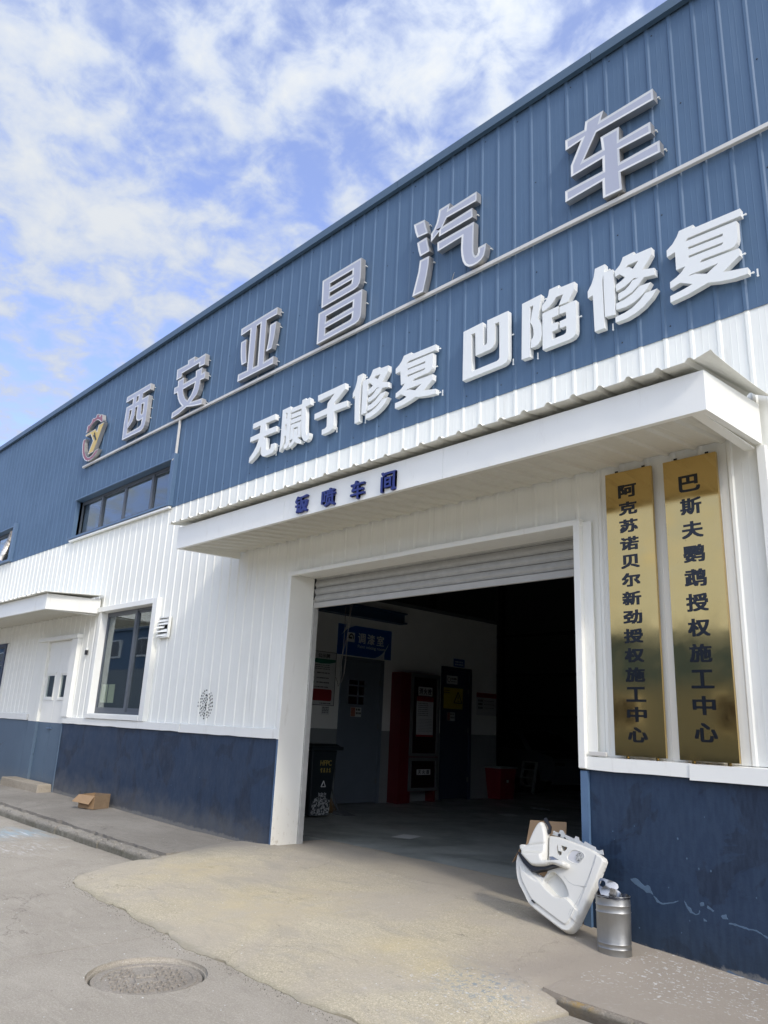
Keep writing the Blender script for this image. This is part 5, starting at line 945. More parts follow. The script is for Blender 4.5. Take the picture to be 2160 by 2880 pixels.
# partition wall of the paint mixing room (it faces the doorway)
XP = -11.6
PT = child('partition', BW, (XP, 10.6, -1.46))
yA, yB, zT = 6.31, 14.82, 2.51
holes = ((9.90, 11.07, 1.31), (12.85, 13.88, 1.36))
mb = MB(); mb.cur = 0
segs = [(yA, 9.90), (11.07, 12.85), (13.88, yB)]
for a, b in segs: mb.box(XP - .12, XP, a, b, -0.085, zT)
for a, b, z in holes: mb.box(XP - .12, XP, a, b, z, zT)
mb.build('wall_face', 'in_white', PT)
for a, b in segs: mb = MB(); mb.box(XP - .12, XP + .0015, a, b, -1.46, -0.087); mb.build('dado', 'in_grey', PT)
mb = MB(); mb.box(-20, XP - .12, yB - .12, yB, -1.46, zT); mb.build('wall_end', 'in_white', PT)
mb = MB(); mb.box(-20, XP - .002, 6.31, yB, zT + .002, zT + .08); mb.build('room_top', 'in_dark', PT)
for k, (a, b, zt_, mt) in enumerate(((9.90, 11.07, 1.31, 'door_blue'), (12.85, 13.88, 1.36, 'door_dark'))):
    D = child('door', BW, (XP, a, -1.46))
    mb = MB()
    for bb in ((XP - .10, XP + .02, a + .001, a + .07, -1.46, zt_ - .001), (XP - .10, XP + .02, b - .07, b - .001, -1.46, zt_ - .001), (XP - .10, XP + .02, a + .07, b - .07, zt_ - .07, zt_ - .001)): mb.box(*bb)
    mb.build('door_frame', mt, D)
    mb = MB(); ya, yb = a + .075, b - .075
    if k == 0:
        for bb in ((XP - .05, XP - .01, ya, 10.14, -1.44, zt_ - .075), (XP - .05, XP - .01, 10.58, yb, -1.44, zt_ - .075), (XP - .05, XP - .01, 10.14, 10.58, .865, zt_ - .075), (XP - .05, XP - .01, 10.14, 10.58, -1.44, .40)): mb.box(*bb)
    else: mb.box(XP - .05, XP - .01, ya, yb, -1.44, zt_ - .075)
    mb.build('door_leaf', mt, D, bevel=0)
    for z in (0.85, 0.0, -1.05):
        mb = MB(); mb.box(XP - .01, XP + .012, yb - .03, yb - .005, z - .05, z + .05); mb.build('hinge', 'alu', D)
    if k == 0:
        mb = MB()
        for bb in ((XP - .012, XP + .006, 10.11, 10.145, .37, .895), (XP - .012, XP + .006, 10.575, 10.61, .37, .895), (XP - .012, XP + .006, 10.145, 10.575, .865, .895), (XP - .012, XP + .006, 10.145, 10.575, .37, .40), (XP - .02, XP - .008, 10.145, 10.575, .745, .775), (XP - .02, XP - .008, 10.145, 10.575, .545, .575), (XP - .02, XP - .008, 10.39, 10.42, .40, .865)): mb.box(*bb)
        mb.build('window_grille', 'door_blue', D)
        mb = MB(); mb.box(XP - .035, XP - .03, 10.14, 10.58, .40, .865); mb.build('pane', 'dark_glass', D)
# blue crane beam above the partition with a machine on it
t = thing('steel_beam', (XP + .1, 9.5, 2.2), 'dark blue steel beam running along the top of the partition wall', 'beam')
mb = MB(); mb.box(XP + .01, XP + .22, 6.4, 11.5, 2.10, 2.13); mb.box(XP + .10, XP + .13, 6.4, 11.5, 2.131, 2.30); mb.box(XP + .01, XP + .22, 6.4, 11.5, 2.301, 2.33); mb.build('beam', 'steel_blue_beam', t)
# opposite warehouses across the yard: seen only in the panes and the brass plates
def shed(x0, x1, ztop, zsplit, zw0, zw1, lab, step, wide):
    OW = thing('warehouse', ((x0 + x1) / 2, -15, -1.62), lab, 'building', 'warehouses across the yard')
    mb = MB(); mb.box(x0, x1, -27, -15.0, -1.62, zsplit); mb.build('lower_wall', 'yard_wall', OW)
    mb = MB(); mb.box(x0 - .02, x1 + .02, -27.02, -14.98, zsplit + .002, ztop - .2); mb.build('blue_wall', 'blue_sheet', OW)
    mb = MB(); mb.box(x0 - .3, x1 + .3, -27.3, -14.8, ztop - .198, ztop); mb.build('roof', 'cap', OW)
    mb = MB(); mb.box(x0 - .03, x1 + .03, -27.02, -14.97, -1.62, -0.6); mb.build('plinth', 'plinth', OW)
    src = fsrc = None; x = x0 + 2; yo = -14.98 if zw0 > zsplit else -15.0
    while x < x1 - wide:
        if src is None:
            mb = MB(); mb.box(x, x + wide, yo, yo + .1, zw0, zw1); src = mb.build('window', 'trim', OW, base=(x, yo, zw0)); mb = MB(); n_ = 3
            for q in range(n_): w_ = (wide - .2) / n_; mb = MB(); mb.box(x + .1 + q * w_, x + .1 + q * w_ + w_ - .08, yo + .101, yo + .12, zw0 + .12, zw1 - .1); p_ = mb.build('pane', 'dark_glass', src, base=(x, yo, zw0)); fsrc = (fsrc or []) + [p_]
        else:
            c = part_at(src, 'window', OW, (x, yo, zw0))
            for p_ in fsrc: d = p_.copy(); C.objects.link(d); d.parent = c
        x += step
shed(-24, 34, 3.8, 1.9, 0.3, 1.6, 'low blue and white warehouse across the yard, behind the viewer', 5.2, 2.6)
shed(-130, -27, 6.6, 3.4, 4.3, 5.7, 'long taller warehouse across the yard, mirrored in the tall window', 6.5, 4.2)

# bared patches where the plinth paint has flaked, and small chips
PEEL = [[(-3343,-1070),(-3294,-1054),(-3254,-1080),(-3221,-1097),(-3187,-1088),(-3175,-1118),(-3157,-1150),(-3183,-1143),(-3216,-1143),(-3256,-1120),(-3310,-1100)],[(-3157,-1155),(-3119,-1179),(-3087,-1197),(-2995,-1173),(-2956,-1155),(-2956,-1162),(-2996,-1182),(-3088,-1208),(-3133,-1196)],[(-2914,-1150),(-2885,-1178),(-2862,-1190),(-2855,-1211),(-2830,-1221),(-2807,-1211),(-2797,-1189),(-2794,-1196),(-2802,-1217),(-2831,-1231),(-2867,-1223),(-2890,-1198)],[(-2794,-1142),(-2767,-1133),(-2762,-1153),(-2790,-1165)],[(-2740,-1152),(-2717,-1159),(-2686,-1177),(-2701,-1184),(-2741,-1165)],[(-2648,-1201),(-2607,-1181),(-2596,-1213),(-2627,-1219)],[(-2588,-1234),(-2531,-1234),(-2454,-1243),(-2399,-1243),(-2327,-1277),(-2328,-1287),(-2400,-1253),(-2455,-1256),(-2532,-1244),(-2589,-1245)],[(-2777,-1245),(-2753,-1246),(-2749,-1255),(-2772,-1263)],[(-2636,-1554),(-2612,-1543),(-2502,-1562),(-2415,-1561),(-2353,-1566),(-2354,-1578),(-2438,-1582),(-2526,-1582)]]
for P in PEEL:
    mb = MB(); Q = []
    for i in range(len(P)):
        (ax, az), (bx_, bz) = P[i], P[(i + 1) % len(P)]; n = max(1, int(math.hypot(bx_ - ax, bz - az) / 14))
        for k in range(n): t_ = k / n; Q.append(((ax + (bx_ - ax) * t_) / 1000 + random.uniform(-.0035, .0035), (az + (bz - az) * t_) / 1000 + random.uniform(-.0035, .0035)))
    slab(mb, [Q], [], lambda x, y, k: (x, 5.9735 if k else 5.9752, y)); mb.build('paint_flake_patch', 'peel', BW)
random.seed(31); mb = MB()
for k in range(46):
    x = random.uniform(-3.6, -1.9) if k % 2 else random.uniform(-13.5, -8.4); z = random.uniform(-1.42, -.4); s_ = random.uniform(.003, .009)
    mb.add([(x + s_ * math.cos(q) * random.uniform(.5, 1.2), 5.9738, z + s_ * math.sin(q) * random.uniform(.5, 1.4)) for q in (0, 1.2, 2.3, 3.5, 4.6, 5.6)], [(0, 1, 2, 3, 4, 5)])
mb.build('paint_chips', 'peel', BW, kind='stuff')
# ================================================================== lettering on the facade
def bounds(polys):
    xs = [p[0] for P in polys for p in P]; zs = [p[1] for P in polys for p in P]
    return min(xs), max(xs), min(zs), max(zs)
def metres(key): return [[(a / 1000, b / 1000) for a, b in P] for P in GL[key][0]], [[(a / 1000, b / 1000) for a, b in P] for P in GL[key][1]]
def face_mesh(name, polys, holes, yf, yb, rim, mats, parent, lip=0.004):
    """box letter: side walls, a bright rim and an inset acrylic face. mats = (side, rim, face)"""
    vs, ts = fill(polys, holes); bm = bmesh.new(); cx = parent['_w']
    V = [bm.verts.new((p.x - cx[0], yf - cx[1], p.y - cx[2])) for p in vs]
    F = [bm.faces.new([V[i] for i in t]) for t in ts]
    for f in F: f.material_index = 2
    for a, b in boundary(ts):
        q = [V[b], V[a]] + [bm.verts.new((vs[k].x - cx[0], yb - cx[1], vs[k].y - cx[2])) for k in (a, b)]
        f = bm.faces.new(q); f.material_index = 0
    bm.normal_update()
    r = bmesh.ops.inset_region(bm, faces=F, thickness=rim, use_even_offset=True, use_boundary=True, depth=0.0)
    for f in r['faces']: f.material_index = 1
    for v in {v for f in F for v in f.verts}: v.co.y += lip
    bmesh.ops.remove_doubles(bm, verts=bm.verts, dist=1e-5)
    side = bmesh.new() 
    me = bpy.data.meshes.new(name); bm.to_mesh(me); bm.free(); side.free()
    for m in mats: me.materials.append(MT[m])
    return me
def split_by_material(me, names, mats, parent):
    """the box letter's pieces as parts: return, rim, face"""
    out = []
    for k, (nm, mt) in enumerate(zip(names, mats)):
        fs = [p for p in me.polygons if p.material_index == k]
        if not fs: continue
        used = {}; vs = []; ff = []
        for p in fs:
            t = []
            for i in p.vertices:
                if i not in used: used[i] = len(vs); vs.append(tuple(me.vertices[i].co))
                t.append(used[i])
            ff.append(t)
        m2 = bpy.data.meshes.new(nm); m2.from_pydata(vs, [], ff); m2.materials.append(MT[mt]); m2.update()
        o = bpy.data.objects.new(nm, m2); C.objects.link(o); o.parent = parent; o['_w'] = parent['_w']; out.append(o)
    bpy.data.meshes.remove(me); return out
def right_spots(polys, n):
    """points on the right-hand outline for the fixing tabs"""
    c = []
    for P in polys:
        x1 = max(p[0] for p in P)
        area = sum(P[i][0] * P[(i + 1) % len(P)][1] - P[(i + 1) % len(P)][0] * P[i][1] for i in range(len(P)))
        for i in range(len(P)):
            a, b = P[i], P[(i + 1) % len(P)]; dx, dz = b[0] - a[0], b[1] - a[1]
            if area < 0: dx, dz = -dx, -dz
            if dz > 0.05 and abs(dx) < dz * .35 and (a[0] + b[0]) / 2 > x1 - 0.12: c.append(((a[0] + b[0]) / 2, (a[1] + b[1]) / 2))
    c.sort(key=lambda p: -p[1]); out = []
    for p in c:
        if all(abs(p[1] - q[1]) > .16 for q in out): out.append(p)
    return out[:n]
SILVER = [('xi', 'silver channel letter 西, first character right of the red and yellow logo'), ('an', 'silver channel letter 安, above the foot of the vertical cream conduit'),
          ('ya', 'silver channel letter 亚, between 安 and 昌 in the top row'), ('chang', 'silver channel letter 昌, made of two stacked box shapes in the top row'),
          ('qi', 'silver channel letter 汽, with three separate strokes at its left'), ('che', 'largest looking silver channel letter 车, rightmost of the top row')]
COND = 5.115
for key, lab in SILVER:
    P, Hs = metres(key); x0, x1, z0, z1 = bounds(P)
    t = thing('channel_letter', ((x0 + x1) / 2, 5.95, z0), lab, 'sign letter', 'silver illuminated letters above the cream conduit')
    me = face_mesh('letter', P, Hs, 5.889, 5.972, 0.026, ('steel_side', 'steel_rim', 'lilac'), t)
    split_by_material(me, ('letter_return', 'letter_rim', 'letter_face'), ('steel_side', 'steel_rim', 'lilac'), t)
    # back plate closing the box
    vs, ts = fill(P, Hs); mb = MB(); mb.add([(p.x, 5.971, p.y) for p in vs], [q[::-1] for q in ts]); mb.build('back_plate', 'steel_side', t)
    for (x, z) in right_spots(P, 4):
        mb = MB(); mb.tube([(x - .01, 5.965, z), (x + .026, 5.968, z + .003)], 0.004, 6); mb.tube([(x + .016, 5.958, z), (x + .016, 5.995, z)], 0.007, 8); mb.build('fixing_bolt', 'letter_white', t)
    xm = x0 + (x1 - x0) * 0.55; zb = min((p[1] for Q in P for p in Q if abs(p[0] - xm) < .25), default=z0)
    mb = MB(); mb.tube([(xm, 5.955, zb + .03), (xm + .012, 5.93, zb - .01), (xm - .02, 5.945, (zb + COND) / 2), (xm - .035, 5.962, COND + .02)], 0.005, 6); mb.build('power_cable', 'cable', t)
# logo
x0, x1, z0, z1 = -16.022, -15.0, 5.151, 6.2
t = thing('logo_sign', (-15.5, 5.95, z0), 'round gear shaped logo sign with red arcs and a slanted yellow Y holding a wrench', 'logo sign')
for key, nm, mt in (('logo_top', 'gear_arc', 'logo_red'), ('logo_bot', 'lower_arc', 'logo_red'), ('logo_y', 'yellow_letter', 'logo_yellow')):
    P, Hs = metres(key); me = face_mesh(nm, P, [], 5.889, 5.972, 0.012, ('steel_side', 'steel_rim', mt), t)
    split_by_material(me, (nm + '_return', nm + '_rim', nm), ('steel_side', 'steel_rim', mt), t)
P, _ = metres('logo_wrench'); mb = MB(); slab(mb, P, [], lambda x, y, k: (x, 5.882 if k else 5.892, y)); mb.build('wrench_emblem', 'black', t)
mb = MB(); mb.tube([(-15.42, 5.965, 5.22), (-15.40, 5.95, 5.16), (-15.43, 5.962, 5.12)], 0.005, 6); mb.build('power_cable', 'cable', t)
# white letters
WHITE = [('wu', 'white block letter 无, leftmost of the white row'), ('ni', 'white block letter 腻, dense narrow strokes, second of the white row'), ('zi', 'white block letter 子, third of the white row'),
         ('xiu', 'white block letter 修, the left one of two, right of 子'), ('fu', 'white block letter 复, the left one of two, before the wide gap'), ('ao', 'white block letter 凹, a U shaped outline after the wide gap'),
         ('xian', 'white block letter 陷, between 凹 and the right hand 修'), ('xiu2', 'white block letter 修, the right one of two, left of the last character'), ('fu2', 'white block letter 复, rightmost and largest looking of the white row')]
for key, lab in WHITE:
    P, Hs = metres(key); x0, x1, z0, z1 = bounds(P)
    t = thing('block_letter', ((x0 + x1) / 2, 5.95, z0), lab, 'sign letter', 'white plastic letters below the cream conduit')
    mb = MB(); slab(mb, P, Hs, lambda x, y, k: (x, 5.905 if k else 5.966, y)); mb.build('letter_body', 'letter_white', t)
    sp = right_spots(P, 4); zb = [p for Q in P for p in Q if p[1] < z0 + .03]
    for (x, z) in sp:
        mb = MB(); mb.box(x - .01, x + .020, 5.962, 5.967, z - .006, z + .006); mb.tube([(x + .022, 5.960, z), (x + .022, 5.970, z)], 0.009, 10); mb.build('fixing_tab', 'letter_white', t)
    for p in zb[:1]:
        mb = MB(); mb.box(p[0] + .05, p[0] + .062, 5.962, 5.967, p[1] - .012, p[1] + .05); mb.tube([(p[0] + .056, 5.960, p[1] - .015), (p[0] + .056, 5.970, p[1] - .015)], 0.009, 10); mb.build('fixing_tab', 'letter_white', t)
# dribbles of old adhesive behind three of the letters
for (x, z, key) in ((-7.22, 4.02, 'zi'), (-2.07, 4.33, 'fu2'), (-3.05, 3.77, 'xiu2'), (-6.75, 3.74, 'xiu')):
    pass
# cream conduit
CD = thing('cable_conduit', (-8, 5.95, COND), 'cream plastic cable conduit running the length of the blue wall below the silver letters', 'conduit')
xa = -15.95
while xa < XR:
    xb = xa + 2.9; mb = MB(); mb.box(xa, xb - .004, 5.935, 5.976, COND - .022, COND + .022); mb.build('conduit_length', 'conduit', CD, bevel=0.003); xa = xb
mb = MB(); mb.box(-11.79, -11.755, 5.94, 5.976, 4.40, COND - .023); mb.build('conduit_drop', 'conduit', CD, bevel=0.003)
mb = MB(); mb.tube([(-11.772, 5.956, 4.42), (-11.772, 5.94, 4.36), (-11.80, 5.93, 4.34), (-11.86, 5.97, 4.33)], 0.016, 8); mb.build('bent_end', 'conduit', CD)
# three loose white tufts (old fixings) on the blue wall
for (x, z) in ((-9.03, 4.62), (-7.35, 4.62), (-6.32, 4.63)):
    pass
# blue letters on the canopy fascia
for ch, cx, cz, w, h, lab in (('钣', -6.63, 2.350, .225, .205, 'navy blue letter 钣, leftmost on the canopy edge'), ('喷', -6.158, 2.341, .225, .205, 'navy blue letter 喷, second on the canopy edge'),
                     ('车', -5.686, 2.336, .215, .205, 'navy blue letter 车, third on the canopy edge'), ('间', -5.23, 2.335, .205, .215, 'navy blue letter 间, rightmost on the canopy edge')):
    mb = MB(); text(mb, ch, (cx, 4.962, cz + .012), (1, 0, 0), (0, 0, 1), w, h, 0.03, 0.034)
    o = mb.build('canopy_letter', 'navy', base=(cx, 4.96, cz - h / 2)); tag(o, lab, 'sign letter', 'navy letters on the canopy fascia')
# brass plates
def brass(x0, x1, z0, z1, chars, cx, zs, w, h, lab):
    t = thing('brass_plate', ((x0 + x1) / 2, 5.96, z0), lab, 'sign plate', 'tall brass sign plates right of the doorway')
    mb = MB(); nx, nz = 6, 40; yf = 5.935
    pts = [[(x0 + (x1 - x0) * i / nx, yf + 0.0012 * noise.noise(Vector((x0 + i * .12, j * .11, 2))), z0 + (z1 - z0) * j / nz) for i in range(nx + 1)] for j in range(nz + 1)]
    for r in pts: mb.v += r
    for j in range(nz):
        for i in range(nx): a = j * (nx + 1) + i; mb.f.append((a, a + 1, a + nx + 2, a + nx + 1)); mb.mi.append(0)
    mb.build('face_sheet', 'brass', t, smooth=True)
    mb = MB()
    for b in ((x0 - .0015, x0 + .0005, yf + .0005, yf + .03, z0, z1), (x1 - .0005, x1 + .0015, yf + .0005, yf + .03, z0, z1), (x0, x1, yf + .0015, yf + .03, z1 - .0005, z1 + .0015), (x0, x1, yf + .0015, yf + .03, z0 - .0015, z0 + .0005)): mb.box(*b)
    mb.build('folded_edge', 'brass', t)
    for c, z in zip(chars, zs):
        mb = MB(); text(mb, c, (cx, yf - .0005, z), (1, 0, 0), (0, 0, 1), w, h, 0.0022, 0.045 if len(chars) < 12 else 0.055); mb.build('character', 'black_gloss', t)
    for (x, z) in ((x0 + .10, z1 + .012), (x1 - .08, z1 + .012), (x0 + .10, z0 - .012), (x1 - .08, z0 - .012)):
        mb = MB(); mb.box(x - .014, x + .014, yf + .02, yf + .028, z - .014, z + .012); mb.tube([(x, yf + .012, z), (x, yf + .03, z)], 0.007, 8); mb.build('fixing_lug', 'black' if z > z1 else 'brass', t)
brass(-3.413, -2.976, -0.142, 2.285, '阿克苏诺贝尔新劲授权施工中心', -3.205, [2.10 - 0.1595 * i for i in range(14)], .175, .125, 'left one of two tall brass plates, narrower black characters, beside the door jamb')
brass(-2.861, -2.412, -0.145, 2.281, '巴斯夫鹦鹉授权施工中心', -2.644, [2.057 - 0.1993 * i for i in range(11)], .180, .148, 'right one of two tall brass plates, larger black characters, below the canopy end')
# small box lid on the sill, rusty dots, key box
mb = MB(); mb.box(-3.66, -3.50, 5.935, 5.962, -0.158, -0.125); o = mb.build('plastic_clip_box', 'conduit', bevel=.003); tag(o, 'small cream plastic strip lying on the sill left of the brass plates', 'plastic strip')
t = thing('wall_socket', (-14.38, 5.96, 1.05), 'small black and white socket on the white wall between side door and tall window', 'socket')
mb = MB(); mb.box(-14.41, -14.35, 5.955, 5.99, 1.05, 1.135); mb.build('black_body', 'black', t); mb = MB(); mb.box(-14.40, -14.35, 5.95, 5.99, 1.137, 1.175); mb.build('white_cap', 'letter_white', t)
# broken louvre vent
t = thing('louvre_vent', (-11.44, 5.96, 1.23), 'broken white louvre vent with bent slats right of the tall window', 'vent')
mb = MB()
for b in ((-11.615, -11.595, 5.945, 5.99, 1.22, 1.56), (-11.295, -11.275, 5.945, 5.99, 1.22, 1.56), (-11.595, -11.295, 5.945, 5.99, 1.54, 1.56), (-11.595, -11.295, 5.945, 5.99, 1.22, 1.24)): mb.box(*b)
mb.build('frame', 'trim', t); mb = MB(); mb.box(-11.595, -11.295, 5.982, 5.99, 1.24, 1.54); mb.build('dark_opening', 'hole', t)
for (xa, xb, z, tl) in ((-11.59, -11.31, 1.505, 0.0), (-11.59, -11.30, 1.455, .01), (-11.60, -11.44, 1.40, .05), (-11.60, -11.32, 1.335, .035), (-11.60, -11.32, 1.27, .02)):
    mb = MB(); mb.hexa([(xa, 5.93 - tl, z - .03), (xb, 5.955, z - .025), (xb, 5.96, z - .020), (xa, 5.936 - tl, z - .024), (xa, 5.965, z + .02), (xb, 5.975, z + .024), (xb, 5.98, z + .029), (xa, 5.97, z + .026)]); mb.build('slat', 'trim', t)
# cluster of drilled holes
mb = MB(); random.seed(3)
t = None
k = 0
for r_, n_ in ((0.02, 5), (0.055, 9), (0.09, 14), (0.125, 18), (0.155, 20), (0.19, 24)):
    for i in range(n_):
        a = 2 * math.pi * i / n_ + r_ * 9
        if random.random() < .10: continue
        x = -9.985 + r_ * math.cos(a) * .95 + random.uniform(-.004, .004); z = 0.195 + r_ * math.sin(a) * 1.05
        rr = 0.0115 * random.uniform(.8, 1.15)
        yy = 6.008
        for kk in range(40):
            cx = PH + round((x - PH) / PITCH) * PITCH
            if abs(x - cx) < .032: yy = 6.008 - .022 * (1 if abs(x - cx) < .016 else (0.032 - abs(x - cx)) / .016)
            break
        o_ = len(mb.v); mb.v += [(x + rr * math.cos(2 * math.pi * q / 7), yy - .0035, z + rr * 1.15 * math.sin(2 * math.pi * q / 7)) for q in range(7)]; mb.f.append(tuple(range(o_, o_ + 7))); mb.mi.append(0)
mb.build('drilled_holes', 'hole', BW, kind='stuff')

# ================================================================== things by the right jamb
# interior trim panel of a car door, leaning on the wall
K = math.hypot(1, .33)
def pl(u, v, d=0.0):
    """point on the leaning plane: u across, v up the plane, d towards the viewer"""
    z = -1.5 + v / K; y = 5.60 + .33 * (z + 1.5); nrm = Vector((0, -1, .33)).normalized(); return Vector((-3.75 + u, y, z)) + nrm * d
DP = thing('car_door_panel', (-3.75, 5.62, -1.5), 'white plastic inner lining of a car door leaning against the jamb', 'door panel')
def pm(k): return [(a / 1000, b / 1000) for a, b in PN[k]]
def plate(name, key, d0, d1, mat, holes=(), bev=0.0, smooth=True, scale=None, dome=0.0):
    P = pm(key); mb = MB()
    c = Vector((sum(p[0] for p in P) / len(P), sum(p[1] for p in P) / len(P)))
    if scale: P = [(c.x + (p[0] - c.x) * scale, c.y + (p[1] - c.y) * scale) for p in P]
    slab(mb, [P], [pm(h) for h in holes], lambda x, y, k: pl(x, y, d1 if k else d0))
    o = mb.build(name, mat, DP, smooth=False)
    if bev:
        bpy_bm = bmesh.new(); bpy_bm.from_mesh(o.data); bmesh.ops.remove_doubles(bpy_bm, verts=bpy_bm.verts, dist=1e-5)
        bmesh.ops.dissolve_limit(bpy_bm, angle_limit=R(1.5), verts=bpy_bm.verts, edges=bpy_bm.edges)
        bpy_bm.to_mesh(o.data); bpy_bm.free()
        bv = o.modifiers.new('soft_edge', 'BEVEL'); bv.width = bev; bv.segments = 4; bv.limit_method = 'ANGLE'; bv.angle_limit = R(40)
        for p in o.data.polygons: p.use_smooth = True
        wn = o.modifiers.new('wn', 'WEIGHTED_NORMAL'); wn.keep_sharp = False
    return o
# main shell as a shaped height field: swelling lower part, pocket sunk into it, crisp outline
def sd_poly(x, y, P):
    d = 1e9
    for i in range(len(P)):
        ax, ay = P[i]; bx, by = P[(i + 1) % len(P)]; dx, dy = bx - ax, by - ay; L2 = dx * dx + dy * dy + 1e-12
        t = max(0, min(1, ((x - ax) * dx + (y - ay) * dy) / L2)); d = min(d, math.hypot(x - ax - t * dx, y - ay - t * dy))
    return d if inpoly(x, y, P) else -d
def sstep(a, b, x): t = max(0, min(1, (x - a) / (b - a))); return t * t * (3 - 2 * t)
BODY, LOWER, POCK, UPP, SPK, H1, H2, EDG = (pm(k) for k in ('body', 'lower', 'pocket', 'upper', 'speaker', 'hole1', 'hole2', 'edge'))
def smooth_poly(P, it=1):
    for _ in range(it):
        Q = []
        for i in range(len(P)):
            a, b = P[i], P[(i + 1) % len(P)]; Q += [(a[0] * .75 + b[0] * .25, a[1] * .75 + b[1] * .25), (a[0] * .25 + b[0] * .75, a[1] * .25 + b[1] * .75)]
        P = Q
    return P
BS = smooth_poly(BODY, 1); PS = smooth_poly(POCK, 2); LS = smooth_poly(LOWER, 1); SS = smooth_poly(SPK, 2)
def depth(x, y):
    e = sd_poly(x, y, BS); d = 0.040 * math.sqrt(max(0, 1 - (1 - min(1, max(0, e) / .020)) ** 2))
    l = sd_poly(x, y, LS); d += 0.036 * sstep(0.0, 0.016, l)
    g_ = sd_poly(x, y, LS); d -= 0.010 * math.exp(-((g_ - .075) / .006) ** 2) * 0
    # raised bead along the lower rim
    d -= 0.012 * sstep(0.06, 0.05, e) * sstep(0.0, .02, l)
    p_ = sd_poly(x, y, PS); d -= 0.066 * sstep(-0.002, 0.010, p_)
    s_ = sd_poly(x, y, SS); d -= 0.012 * sstep(0.0, 0.006, s_); d += 0.003 * math.exp(-((s_ + .004) / .003) ** 2)
    ed = sd_poly(x, y, EDG); d += 0.010 * sstep(0.0, 0.006, ed)
    return d
mb = MB(); st = 0.006; x0, x1, y0, y1 = -.51, .34, 0.0, .73
nx, ny = int((x1 - x0) / st), int((y1 - y0) / st)
bp_ = BS; gridp = [(x0 + i * st, y0 + j * st) for j in range(ny + 1) for i in range(nx + 1)]
ins = [p for p in gridp if sd_poly(p[0], p[1], BS) > .004 and not inpoly(p[0], p[1], H1) and not inpoly(p[0], p[1], H2)]
dens_ = []
for i in range(len(BS)):
    a, b = BS[i], BS[(i + 1) % len(BS)]; n_ = max(1, int(math.hypot(b[0] - a[0], b[1] - a[1]) / st)); dens_ += [(a[0] + (b[0] - a[0]) * k / n_, a[1] + (b[1] - a[1]) * k / n_) for k in range(n_)]
vs = [Vector(p) for p in dens_]; es = [(i, (i + 1) % len(dens_)) for i in range(len(dens_))]
for Hh in (H1, H2): o_ = len(vs); vs += [Vector(p) for p in Hh]; es += [(o_ + i, o_ + (i + 1) % len(Hh)) for i in range(len(Hh))]
vs += [Vector(p) for p in ins]
ov, oe, of, *_ = delaunay_2d_cdt(vs, es, [], 0, 1e-5); ts = []
for f in of:
    c = (ov[f[0]] + ov[f[1]] + ov[f[2]]) / 3
    if inpoly(c.x, c.y, BS) and not inpoly(c.x, c.y, H1) and not inpoly(c.x, c.y, H2):
        a, b, d_ = ov[f[0]], ov[f[1]], ov[f[2]]
        ts.append(tuple(f) if (b - a).cross(d_ - a) > 0 else tuple(f[::-1]))
o_ = len(mb.v)
mb.v += [tuple(pl(p.x, p.y, depth(p.x, p.y))) for p in ov]; nb = len(ov); mb.v += [tuple(pl(p.x, p.y, -.012)) for p in ov]
for t_ in ts: mb.f.append(t_); mb.mi.append(0)
for t_ in ts: mb.f.append(tuple(nb + i for i in t_[::-1])); mb.mi.append(0)
for a, b in boundary(ts): mb.f.append((b, a, nb + a, nb + b)); mb.mi.append(0)
o = mb.build('door_lining', 'cream', DP)
for p in o.data.polygons: p.use_smooth = True
o.data.set_sharp_from_angle(angle=R(50))
# upper wing and armrest in one soft moulding
UP = smooth_poly(UPP, 2)
def bulge(name, P, base, hgt, rad, mat, st=0.008):
    mb = MB(); xs_ = [p[0] for p in P]; ys_ = [p[1] for p in P]; dn = []
    for i in range(len(P)):
        a, b = P[i], P[(i + 1) % len(P)]; n_ = max(1, int(math.hypot(b[0] - a[0], b[1] - a[1]) / st)); dn += [(a[0] + (b[0] - a[0]) * k / n_, a[1] + (b[1] - a[1]) * k / n_) for k in range(n_)]
    vs = [Vector(p) for p in dn]; es = [(i, (i + 1) % len(dn)) for i in range(len(dn))]; y = min(ys_)
    while y < max(ys_):
        x = min(xs_)
        while x < max(xs_):
            if sd_poly(x, y, P) > st * .5: vs.append(Vector((x, y)))
            x += st
        y += st
    ov, oe, of, *_ = delaunay_2d_cdt(vs, es, [], 0, 1e-5); ts = []
    for f in of:
        c = (ov[f[0]] + ov[f[1]] + ov[f[2]]) / 3
        if inpoly(c.x, c.y, P): a, b, d_ = ov[f[0]], ov[f[1]], ov[f[2]]; ts.append(tuple(f) if (b - a).cross(d_ - a) > 0 else tuple(f[::-1]))
    def dp(x, y):
        e = max(0, sd_poly(x, y, P)); q = 1 - min(1, e / rad); b_ = base(x, y) if callable(base) else base; return b_ + hgt * math.sqrt(max(0, 1 - q * q))
    n_ = len(ov); mb.v += [tuple(pl(p.x, p.y, dp(p.x, p.y))) for p in ov] + [tuple(pl(p.x, p.y, -.004)) for p in ov]
    for t_ in ts: mb.f.append(t_); mb.mi.append(0)
    for t_ in ts: mb.f.append(tuple(n_ + i for i in t_[::-1])); mb.mi.append(0)
    for a, b in boundary(ts): mb.f.append((b, a, n_ + a, n_ + b)); mb.mi.append(0)
    o = mb.build(name, mat, DP)
    for p in o.data.polygons: p.use_smooth = True
    o.data.set_sharp_from_angle(angle=R(60)); return o
bulge('armrest', UP, lambda x, y: 0.040 + 0.060 * sstep(.585, .535, y - .12 * (x + .2)) - 0.008 * math.exp(-((y - .62 - .25 * (x + .3)) / .007) ** 2), 0.030, .020, 'cream', .006)
plate('armrest_core', 'black', 0.02, 0.094, 'black')
plate('speaker_plate', 'speaker', 0.02, 0.036, 'cream_grey', scale=.93)
